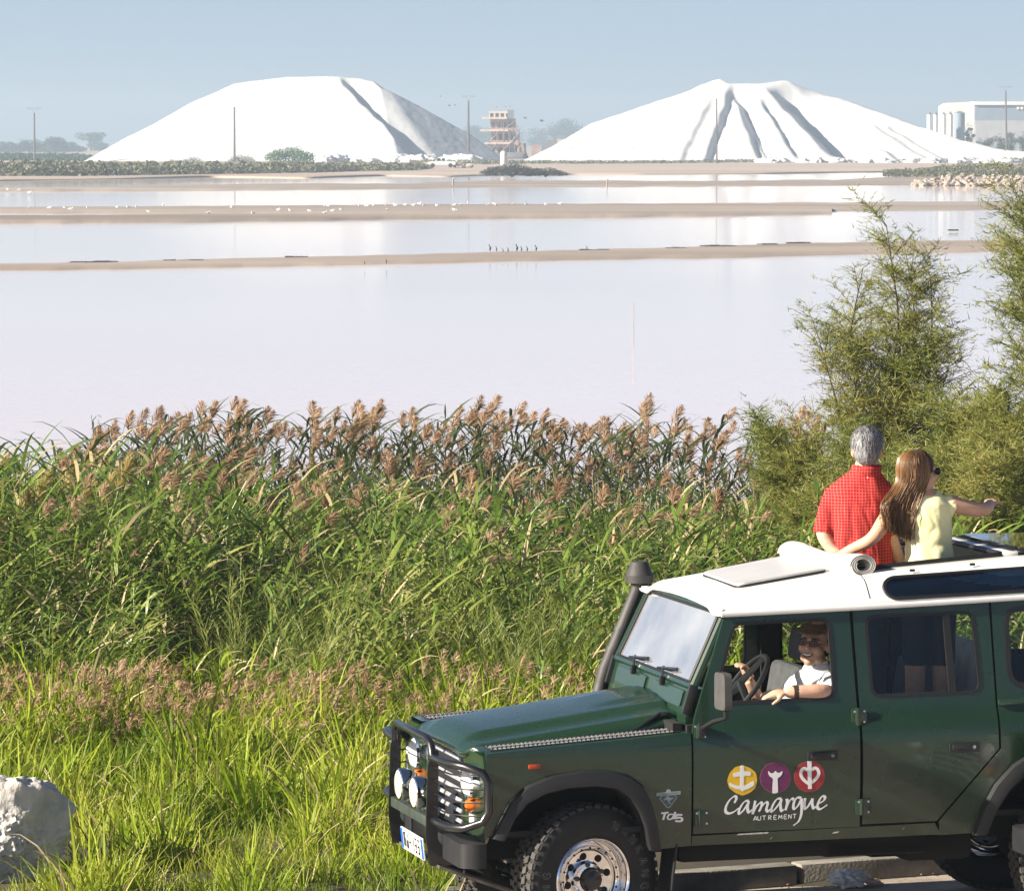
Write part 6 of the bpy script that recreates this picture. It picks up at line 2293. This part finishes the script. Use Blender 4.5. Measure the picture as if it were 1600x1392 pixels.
def feather(seed, h=1.0, n=46):
    """fine, wispy upright plant"""
    rnd = random.Random(seed)
    vg = Veg()
    for s in range(5):
        a0 = rnd.uniform(0, 6.28)
        base = Vector((cos(a0) * .06, sin(a0) * .06, 0))
        ln = Vector((cos(a0) * .22 + .05, sin(a0) * .22, 0)) * rnd.uniform(.4, 1.2)
        hh = h * rnd.uniform(.7, 1.1)
        P = [base + ln * (t * t) + Vector((0, 0, hh * t)) for t in (0, .33, .66, 1)]
        vg.stem([tuple(p) for p in P], .004, .0015, 0)
        for k in range(n):
            t = .15 + .85 * k / n
            i = min(2, int(t * 3)); p = P[i].lerp(P[i + 1], t * 3 - i)
            a = rnd.uniform(0, 6.28)
            L = .20 * (1.15 - t) * rnd.uniform(.6, 1.3) + .04
            d = Vector((cos(a) * .7 + .05, sin(a) * .7, rnd.uniform(.6, 1.4)))
            vg.blade(p, d, L, .0045, rnd.uniform(-.2, .6), 0, 3, rnd.uniform(0, 3), taper=.6)
    return vg

def scatter(name, variants, mats, pts, label, cat):
    """pts: (x, y, z, rotz, tilt_x, tilt_y, scale, variant). One stand of plants too many to count"""
    src = bpy.data.collections.new(name + '_sources')
    for i, vg in enumerate(variants):
        o = bpy.data.objects.new('%s_%02d' % (name, i), vg.mesh('%s_%02d' % (name, i), mats))
        src.objects.link(o)
    me = bpy.data.meshes.new(name)
    me.from_pydata([p[:3] for p in pts], [], [])
    a = me.attributes.new('rot', 'FLOAT_VECTOR', 'POINT')
    a.data.foreach_set('vector', [c for p in pts for c in (p[4], p[5], p[3])])
    a = me.attributes.new('scl', 'FLOAT', 'POINT'); a.data.foreach_set('value', [p[6] for p in pts])
    a = me.attributes.new('idx', 'INT', 'POINT'); a.data.foreach_set('value', [p[7] for p in pts])
    ob = bpy.data.objects.new(name, me)
    COL.objects.link(ob)
    for m in mats:
        me.materials.append(m)
    ng = bpy.data.node_groups.new(name, 'GeometryNodeTree')
    ng.interface.new_socket('Geometry', in_out='INPUT', socket_type='NodeSocketGeometry')
    ng.interface.new_socket('Geometry', in_out='OUTPUT', socket_type='NodeSocketGeometry')
    N = ng.nodes
    gi = N.new('NodeGroupInput'); go = N.new('NodeGroupOutput')
    ci = N.new('GeometryNodeCollectionInfo'); ci.inputs['Collection'].default_value = src
    ci.inputs['Separate Children'].default_value = True; ci.inputs['Reset Children'].default_value = True
    ip = N.new('GeometryNodeInstanceOnPoints'); ip.inputs['Pick Instance'].default_value = True
    def attr(nm, ty):
        q = N.new('GeometryNodeInputNamedAttribute'); q.data_type = ty; q.inputs['Name'].default_value = nm
        return [s for s in q.outputs if s.enabled and s.name == 'Attribute'][0]
    lk = ng.links.new
    lk(gi.outputs[0], ip.inputs['Points']); lk(ci.outputs[0], ip.inputs['Instance'])
    lk(attr('idx', 'INT'), ip.inputs['Instance Index']); lk(attr('rot', 'FLOAT_VECTOR'), ip.inputs['Rotation']); lk(attr('scl', 'FLOAT'), ip.inputs['Scale'])
    lk(ip.outputs[0], go.inputs[0])
    mod = ob.modifiers.new('plants', 'NODES'); mod.node_group = ng
    kind(ob, 'stuff', label, cat)
    return ob
def px_u(X, Y):                      # picture column of a ground point, used only to vary planting along the bank
    return 800 + FPX * X / Y
rnd = random.Random(101)
CARL = lambda X, Y: CAR_I @ Vector((X, Y, 0))
# ---- back row at the water's edge, with brown plumes
pts = []
for k in range(1250):
    Y = rnd.uniform(49.5, 53.5); X = rnd.uniform(-7.0, 6.2)
    u = px_u(X, Y)
    dens = 1.0 if 90 < u < 1230 else .55
    dens *= .45 + .9 * max(0, .5 + noise.noise((X * .9, Y * .3, 3)) * 1.3)
    if u < 60: dens *= .35
    if u > 1250: dens *= .5
    if rnd.random() > dens: continue
    s_ = interp([(-60, .78), (60, .80), (140, .97), (300, 1.0), (620, 1.02), (760, .98), (1000, .96), (1180, .95), (1300, 1.0)], u) * (1.02 - .30 * rnd.random() ** 1.4 + .10 * noise.noise((X * 1.1, 0, 9)))
    pts.append((X, Y, -.75, rnd.uniform(-.9, .9), rnd.gauss(0, .04), rnd.gauss(.02, .05), s_, rnd.randrange(8)))
scatter('reed_bed', [reed(200 + i, 2.28, 17, .44, .031, 120 if i < 5 else 0, .10, .30, pl=.19, pw=.078) for i in range(8)], [L_BACK, L_PLUME, L_DRY], pts, 'back row of tall reeds with pinkish brown plumes against the water', 'reeds')
# ---- dry bare stems in the back row
pts = []
for k in range(700):
    Y = rnd.uniform(48.5, 51); X = rnd.uniform(-6, 5)
    pts.append((X, Y, -.75, rnd.uniform(0, 6), rnd.gauss(0, .07), rnd.gauss(0, .07), rnd.uniform(.65, .95), rnd.randrange(3)))
scatter('dry_reeds', [reed(300 + i, 2.1, 3, .25, .018, 0, .05, .5, mi_leaf=0, mi_stem=0) for i in range(3)], [L_DRY, L_PLUME, L_DRY], pts, 'dry straw coloured reed stems standing among the back row', 'reeds')
# ---- green mass of the bed
pts = []
for k in range(3900):
    Y = rnd.uniform(37.8, 47.5); X = rnd.uniform(-7.0, 6.6)
    u = px_u(X, Y)
    front = interp([(-100, 37.8), (240, 38.2), (330, 40.0), (560, 40.2), (700, 39.0), (900, 39.6), (1000, 38.8), (1200, 38.4), (1700, 38.4)], u)
    if Y < front: continue
    top = interp([(-100, 1.98), (60, 2.0), (230, 1.95), (330, 1.78), (520, 1.70), (700, 1.68), (900, 1.60), (1100, 1.55), (1250, 1.5), (1700, 1.45)], u)
    z0 = verge(X, Y)
    if Y < front + 2.2 and noise.noise((X * 1.3, Y * 1.3, 4)) > .12: continue
    s_ = (top + .16 * (Y - 43) / 4) * rnd.uniform(.70, 1.06) / 1.95
    pts.append((X, Y, z0 - .05, rnd.uniform(-1.3, 1.3), rnd.gauss(0, .10), rnd.gauss(.04, .11), s_, rnd.randrange(10)))
scatter('reed_bed', [reed(400 + i, 1.95, 18, .52, .034, (110 if i in (2, 5) else 0), .15, .18, pl=.20, pw=.08) for i in range(10)], [L_REED, L_PLUME, L_DRY], pts, 'dense green reed bed with long drooping leaves beyond the grass', 'reeds')
# ---- lower reeds in front of the bed
pts = []
for k in range(1500):
    Y = rnd.uniform(36.3, 40.2); X = rnd.uniform(-5.6, 5.2)
    L = CARL(X, Y)
    if L.y < kerb_y(L.x) + .5: continue
    u = px_u(X, Y)
    if noise.noise((X * 1.1, Y * .9, 14)) > .22: continue
    if (360 < u < 520 or 780 < u < 920) and rnd.random() < .6: continue
    s_ = interp([(36.3, .42), (37.5, .58), (40.2, .85)], Y) * rnd.uniform(.75, 1.15)
    pts.append((X, Y, verge(X, Y) - .05, rnd.uniform(-1.3, 1.3), rnd.gauss(0, .12), rnd.gauss(.05, .12), s_, rnd.randrange(8)))
scatter('low_reeds', [reed(450 + i, 1.75, 15, .58, .040, 0, .16, .12) for i in range(8)], [L_REED, L_PLUME, L_DRY], pts, 'lower broad-leaved reeds along the front of the reed bed', 'reeds')
# ---- fine feathery plants before the reeds
pts = []
for k in range(560):
    Y = rnd.uniform(36.6, 40.2); X = rnd.uniform(-6.0, 4.5)
    u = px_u(X, Y)
    d = max(math.exp(-((u - 430) / 110) ** 2), math.exp(-((u - 850) / 130) ** 2), .4 * math.exp(-((u - 700) / 60) ** 2), .12 * math.exp(-((u - 180) / 90) ** 2))
    if rnd.random() > d * 1.1: continue
    pts.append((X, Y, verge(X, Y) - .03, rnd.uniform(0, 6.28), rnd.gauss(0, .1), rnd.gauss(.03, .1), rnd.uniform(.55, 1.2), rnd.randrange(5)))
scatter('wispy_herbs', [feather(500 + i) for i in range(5)], [L_FEN], pts, 'pale wispy fine-leaved herbs before the dark foot of the reeds', 'herbs')
# ---- young reeds and coarse grass, middle ground
pts = []
for k in range(1500):
    Y = 33.4 + 4.6 * rnd.random() ** 1.3; X = rnd.uniform(-6.0, 5.5)
    u = px_u(X, Y)
    L = CARL(X, Y)
    if L.y < kerb_y(L.x) + .35: continue
    d = .75 if Y < 37.5 else .55
    if (300 < u < 560 or 740 < u < 960) and Y > 37.3: d *= .30
    if rnd.random() > d: continue
    pts.append((X, Y, verge(X, Y) - .03, rnd.uniform(-1.6, 1.6), rnd.gauss(0, .12), rnd.gauss(.04, .12), rnd.uniform(.45, .95) * (.9 if Y > 36 else .72), rnd.randrange(6)))
scatter('young_reeds', [reed(600 + i, .82, 12, .42, .030, 0, .18, .05, up=.85) for i in range(6)], [L_GRASS, L_PLUME, L_DRY], pts, 'bright green young reeds in front of the reed bed', 'reeds')
# ---- row of pinkish seed heads
pts = []
for k in range(1000):
    Y = rnd.uniform(33.6, 36.6); X = rnd.uniform(-5.0, 1.6)
    u = px_u(X, Y)
    d = .24 * math.exp(-((Y - 35.2) / 1.2) ** 2) * interp([(-50, 1), (420, 1), (520, .5), (700, .35), (900, .2)], u)
    if rnd.random() > d: continue
    pts.append((X, Y, verge(X, Y) - .02, rnd.uniform(-1, 1), rnd.gauss(0, .06), rnd.gauss(.03, .08), rnd.uniform(.75, 1.1), rnd.randrange(6)))
scatter('seeding_grass', [seedgrass(700 + i) for i in range(6)], [L_GRASS, leaf_mat('pink_seed', [(.28, .17, .10), (.42, .29, .17), (.56, .43, .28)], .45, .8, 1.5)], pts, 'row of grass with pinkish tan seed heads across the verge', 'grass')
# ---- short bright grass of the verge
pts = []
for k in range(8600):
    Y = 27.6 + (36.5 - 27.6) * rnd.random() ** .85; X = rnd.uniform(-4.6, 4.6)
    L = CARL(X, Y)
    if L.y < kerb_y(L.x) + .17 and not (L.x < -.46 and L.y > .1 and rnd.random() < .8): continue
    if (X + 3.0) ** 2 + (Y - 29.75) ** 2 < .62 ** 2 or (X < -2.5 and 28.4 < Y < 29.6 and rnd.random() < .75): continue
    if X > 1.2 and Y > 33.5 and rnd.random() < .6: continue
    if .3 < L.x < 2.7 and L.y < 2.6: continue
    clump = .42 + 1.0 * max(0, .5 + 1.4 * noise.noise((X * 1.5, Y * 1.1, 8)))
    s_ = clump * rnd.uniform(.7, 1.2) * interp([(27, .48), (29.5, .58), (31, .74), (36, .88)], Y)
    pts.append((X, Y, verge(X, Y) - .01, rnd.uniform(0, 6.28), rnd.gauss(0, .12), rnd.gauss(.02, .12), s_, rnd.randrange(12)))
scatter('grass', [tuft(800 + i, 16, .36, .015, .11, 1.3, .06, .6) for i in range(8)] + [tuft(830 + i, 12, .52, .019, .09, 1.1, .06, .5) for i in range(4)], [L_GRASS, L_DRY], pts, 'lush bright green grass of the roadside verge', 'grass')
# ---- tall single reeds that stand out of the bed
singles = [(100, 742, 41.2, 1), (188, 735, 40.6, 1), (163, 760, 40.8, 1), (130, 770, 41.0, 1), (60, 760, 40.5, 1), (455, 790, 41.4, 2), (345, 745, 42.5, 0), (605, 715, 43.5, 0), (650, 720, 43.5, 0), (505, 765, 42, 0), (420, 790, 41.8, 0), (735, 745, 43, 0), (800, 750, 43, 0), (470, 870, 40.2, 0), (175, 865, 39.4, 1),
           (30, 790, 40.0, 1), (270, 745, 42.2, 0), (250, 760, 41.4, 0), (560, 770, 42.0, 0), (870, 755, 42.6, 0), (940, 770, 42.0, 0), (1050, 770, 41.5, 0), (1120, 775, 41.4, 0), (700, 800, 41.2, 0), (620, 900, 40.6, 2), (290, 930, 39.5, 2), (535, 960, 39.0, 2), (745, 900, 40.4, 2), (1010, 880, 40.0, 2), (340, 880, 40.0, 2)]
rs = [reed(900 + i, 1.0, 9, .40, .027, 0 if i % 3 == 2 else 110, .06, .45, pl=.30, pw=.10) for i in range(6)]
for i, (u, v, D, kd) in enumerate(singles):
    p = at_depth(u, v, D)
    gz = verge(p.x, D) - .05
    h = p.z - gz
    vg = Veg()
    rnd2 = random.Random(950 + i)
    lean = Vector((rnd2.gauss(.16 if kd == 1 else .05, .08), rnd2.gauss(0, .05), 0))
    P = [lean * (t * t * .9 - .9) * h * .5 + Vector((0, 0, h * t)) for t in (0, .2, .4, .6, .8, .93)]
    root = empty('tall_reed', Vector((p.x, D, gz)))
    st_ = Veg(); st_.stem([tuple(q) for q in P], .008, .004, 0)
    link('stem', st_.mesh('stem', [L_DRY if kd == 1 else L_REED]), L_REED, root, 180)
    a = rnd2.uniform(0, 6)
    for q in range(8):
        t = .35 + .55 * q / 8
        j = min(4, int(t / .2)); b = P[j].lerp(P[j + 1], (t - j * .2) / .2 if j < 4 else .5)
        a += pi + rnd2.gauss(0, .5)
        lf = Veg()
        lf.blade(b, Vector((cos(a), sin(a) * .6, 0)) + WIND * .3 + Vector((0, 0, rnd2.uniform(.5, 1.3))), rnd2.uniform(.28, .52), .030, rnd2.uniform(.5, 1.6), 0, 6, rnd2.uniform(-.5, .5))
        link('leaf', lf.mesh('leaf', [L_REED]), L_REED, root, 180)
    if kd != 2:
        pl = Veg()
        plume(pl, P[-1] - Vector((0, 0, .02)), (P[-1] - P[-2]).normalized() + WIND * (.30 if kd == 1 else .15), .34 if kd == 1 else .24, .11 if kd == 1 else .085, 230, 0, rnd2, .5 if kd == 1 else .9)
        link('plume', pl.mesh('plume', [L_PLUMEG if kd == 1 else L_PLUME]), L_PLUME, root, 180)
    tag(root, ['tall reed with brown drooping plume standing out of the green bed', 'tall golden plumed reed leaning over the green reed bed', 'leafy green reed without plume rising in front of the bed'][kd], 'reed', ['brown plumed reeds standing out', 'golden plumed reeds', 'leafy reeds without plumes'][kd])

# ---- tamarisks
def tamarisk(name, u, vbase, D, vtop, wpx, label, seed, nb=11, twigs=46, lean=0.0, low=.12, dens=28):
    rnd = random.Random(seed)
    k = D / FPX
    b = at_depth(u, vbase, D); b.z = verge(b.x, D) - .05
    h = CAM_H - (vtop - 222) * k - b.z
    w = wpx * k * .5
    t = empty(name, b)
    tr = MB(); fo = Veg()
    for q in range(nb):
        a = 2 * pi * q / nb + rnd.uniform(-.4, .4)
        top = h * (1.0 if q == 0 else rnd.uniform(.50, 1.0) ** .7)
        sp = w * rnd.uniform(.25, 1.15) * (1 if q else .1)
        P = []
        for i in range(7):
            s_ = i / 6
            P.append(Vector((cos(a) * sp * s_ ** 1.3 + lean * h * s_, sin(a) * sp * .8 * s_ ** 1.3, top * s_)) + Vector((rnd.gauss(0, .035), rnd.gauss(0, .035), 0)) * (i > 0) * h * .5)
        tr.tube(P, [.024 * h / 3 * (1 - .93 * i / 6) + .002 for i in range(7)], 6)
        for z in range(twigs):
            s_ = 1 - (1 - low) * rnd.random() ** 1.15
            i = min(5, int(s_ * 6)); p = P[i].lerp(P[i + 1], s_ * 6 - i)
            a2 = rnd.uniform(0, 6.28)
            L1 = rnd.uniform(.22, .52) * (1.1 - .25 * s_) * min(h, 2.8) / 2.6
            d = Vector((cos(a2) * .8, sin(a2) * .8, rnd.uniform(.25, 1.3))).normalized()
            e = p + d * L1
            tr.tube([p, p.lerp(e, .5) + Vector((0, 0, .02)), e], [.005, .003, .0015], 3, cap=False)
            for y in range(dens):
                f = .15 + .9 * rnd.random()
                q0 = p.lerp(e, f)
                a3 = rnd.uniform(0, 6.28)
                dd = (d * .6 + Vector((cos(a3), sin(a3), rnd.uniform(-.2, .8))) * .8).normalized()
                L2 = rnd.uniform(.07, .17)
                q1 = fo.blade(q0, dd, L2, .0072, rnd.uniform(.1, 1.1), 0, 2, rnd.uniform(0, 3), taper=.7)
                for x in range(4):
                    a4 = rnd.uniform(0, 6.28)
                    fo.blade(q0.lerp(q1, rnd.random()), (dd + Vector((cos(a4), sin(a4), rnd.uniform(-.4, .6))) * .9).normalized(), rnd.uniform(.03, .075), .0072, .3, 0, 1, rnd.uniform(0, 3), taper=.7)
    tr.build('trunk', BARK, t, 60, doubles=False)
    link('crown', fo.mesh('crown', [L_TAM]), L_TAM, t, 0)
    tag(t, label, 'tamarisk')
    return t
tamarisk('tamarisk_tree', 1392, 1000, 45.0, 352, 195, 'tall feathery tamarisk tree with open crown behind the two standing passengers', 1, 13, 46, low=.32, dens=20)
tamarisk('tamarisk_tree', 1665, 1000, 43.0, 315, 180, 'tall dark tamarisk whose branches reach in beside the pointing person', 2, 13, 46, low=.22, dens=21)
tamarisk('tamarisk_bush', 1245, 1000, 43.5, 660, 120, 'low yellowish tamarisk bush where the reed bed ends', 3, 9, 40, low=.05)
tamarisk('tamarisk_bush', 1330, 1000, 42.5, 690, 150, 'bushy tamarisk directly behind the person in red', 4, 11, 44, low=.05)
tamarisk('tamarisk_bush', 1475, 1000, 42.0, 650, 170, 'dense tamarisk bush behind the person in yellow', 5, 12, 44, low=.04)
tamarisk('tamarisk_bush', 1570, 1000, 41.5, 610, 150, 'bright green tamarisk bush beyond the pointing hand', 6, 12, 44, low=.04)
tamarisk('tamarisk_bush', 1400, 1000, 41.0, 720, 170, 'short tamarisk thicket low behind the car roof', 7, 10, 40, low=.03)
tamarisk('tamarisk_bush', 1540, 1000, 40.5, 690, 170, 'short tamarisk thicket behind the open roof hatch', 8, 10, 40, low=.03)

# ---- boulder in the grass
rb = random.Random(77)
planes = []
for q in range(26):
    d = Vector((rb.gauss(0, 1), rb.gauss(0, 1), rb.gauss(0, 1))).normalized()
    planes.append((d, rb.uniform(.72, 1.0)))
b = bmesh.new()
bmesh.ops.create_icosphere(b, subdivisions=6, radius=1)
for v in b.verts:
    n = v.co.normalized()
    r_ = 1.25
    for d, o_ in planes:
        c_ = n.dot(d)
        if c_ > .05:
            r_ = min(r_, o_ / c_)
    r_ += .06 * noise.noise(n * 3.1) - .05 * abs(noise.noise(n * 6 + Vector((0, 4, 0)))) + .055 * noise.noise(n * 9) + .04 * noise.noise(n * 19) + .022 * noise.noise(n * 44)
    v.co = Vector((n.x * .50, n.y * .44, n.z * .37)) * r_
me = bpy.data.meshes.new('boulder'); b.to_mesh(me); b.free()
ROCK = mat('grey_limestone', (.38, .385, .40), .85, col2=(.66, .61, .54), vscale=5.0, detail=12, bump=1.0, bscale=16)
bo = link('boulder', me, ROCK, None, 40)
p = on_ground(-22, 1372, .12)
bo.location = (p.x, p.y + .35, .27); bo.rotation_euler = (.1, .25, .4)
tag(bo, 'rough grey limestone boulder lying in the verge grass', 'boulder')
# ---- litter on the road
m = MB()
b = bmesh.new(); bmesh.ops.create_icosphere(b, subdivisions=4, radius=1)
for v in b.verts:
    n = v.co.normalized()
    v.co = Vector((n.x * .11, n.y * .07, n.z * .055)) * (1 + .7 * abs(noise.noise(n * 2.2)) - .2 + .12 * noise.noise(n * 5))
m.merge(b)
bag = m.build('plastic_bag', mat('crumpled_plastic', (.86, .86, .86), .25, var=.04, vscale=20, bump=.3, bscale=40), None, 60)
bag.location = CAR_M @ Vector((2.03, 1.04, .05))
tag(bag, 'crumpled white plastic bag lying on the road by the kerb', 'bag')
m = MB(); m.box((0, 0, 0), (.11, .07, .012), Euler((.15, .1, .4)), bev=.004)
wr = m.build('snack_wrapper', mat('wrapper_orange', (.55, .10, .03), .4, col2=(.6, .55, .45), vscale=16))
wr.location = CAR_M @ Vector((2.18, 1.05, .022))
tag(wr, 'orange and white snack wrapper beside the plastic bag on the road', 'wrapper')
# ================================================================ air
def haze_box():
    m = MB()
    m.box((0, 2900, 24), (5200, 6200, 56))
    mt = bpy.data.materials.new('air')
    mt.use_nodes = True
    t = mt.node_tree
    for n in list(t.nodes):
        t.nodes.remove(n)
    out = t.nodes.new('ShaderNodeOutputMaterial')
    pv = t.nodes.new('ShaderNodeVolumePrincipled')
    pv.inputs['Color'].default_value = (.68, .84, 1.0, 1)
    pv.inputs['Density'].default_value = HAZE
    pv.inputs['Anisotropy'].default_value = .2
    t.links.new(pv.outputs[0], out.inputs['Volume'])
    o = m.build('haze', mt, None, 0)
    kind(o, 'stuff', 'pale blue summer haze lying over the lagoon and the far shore', 'haze')
    return o
HAZE = .00038
haze_box()
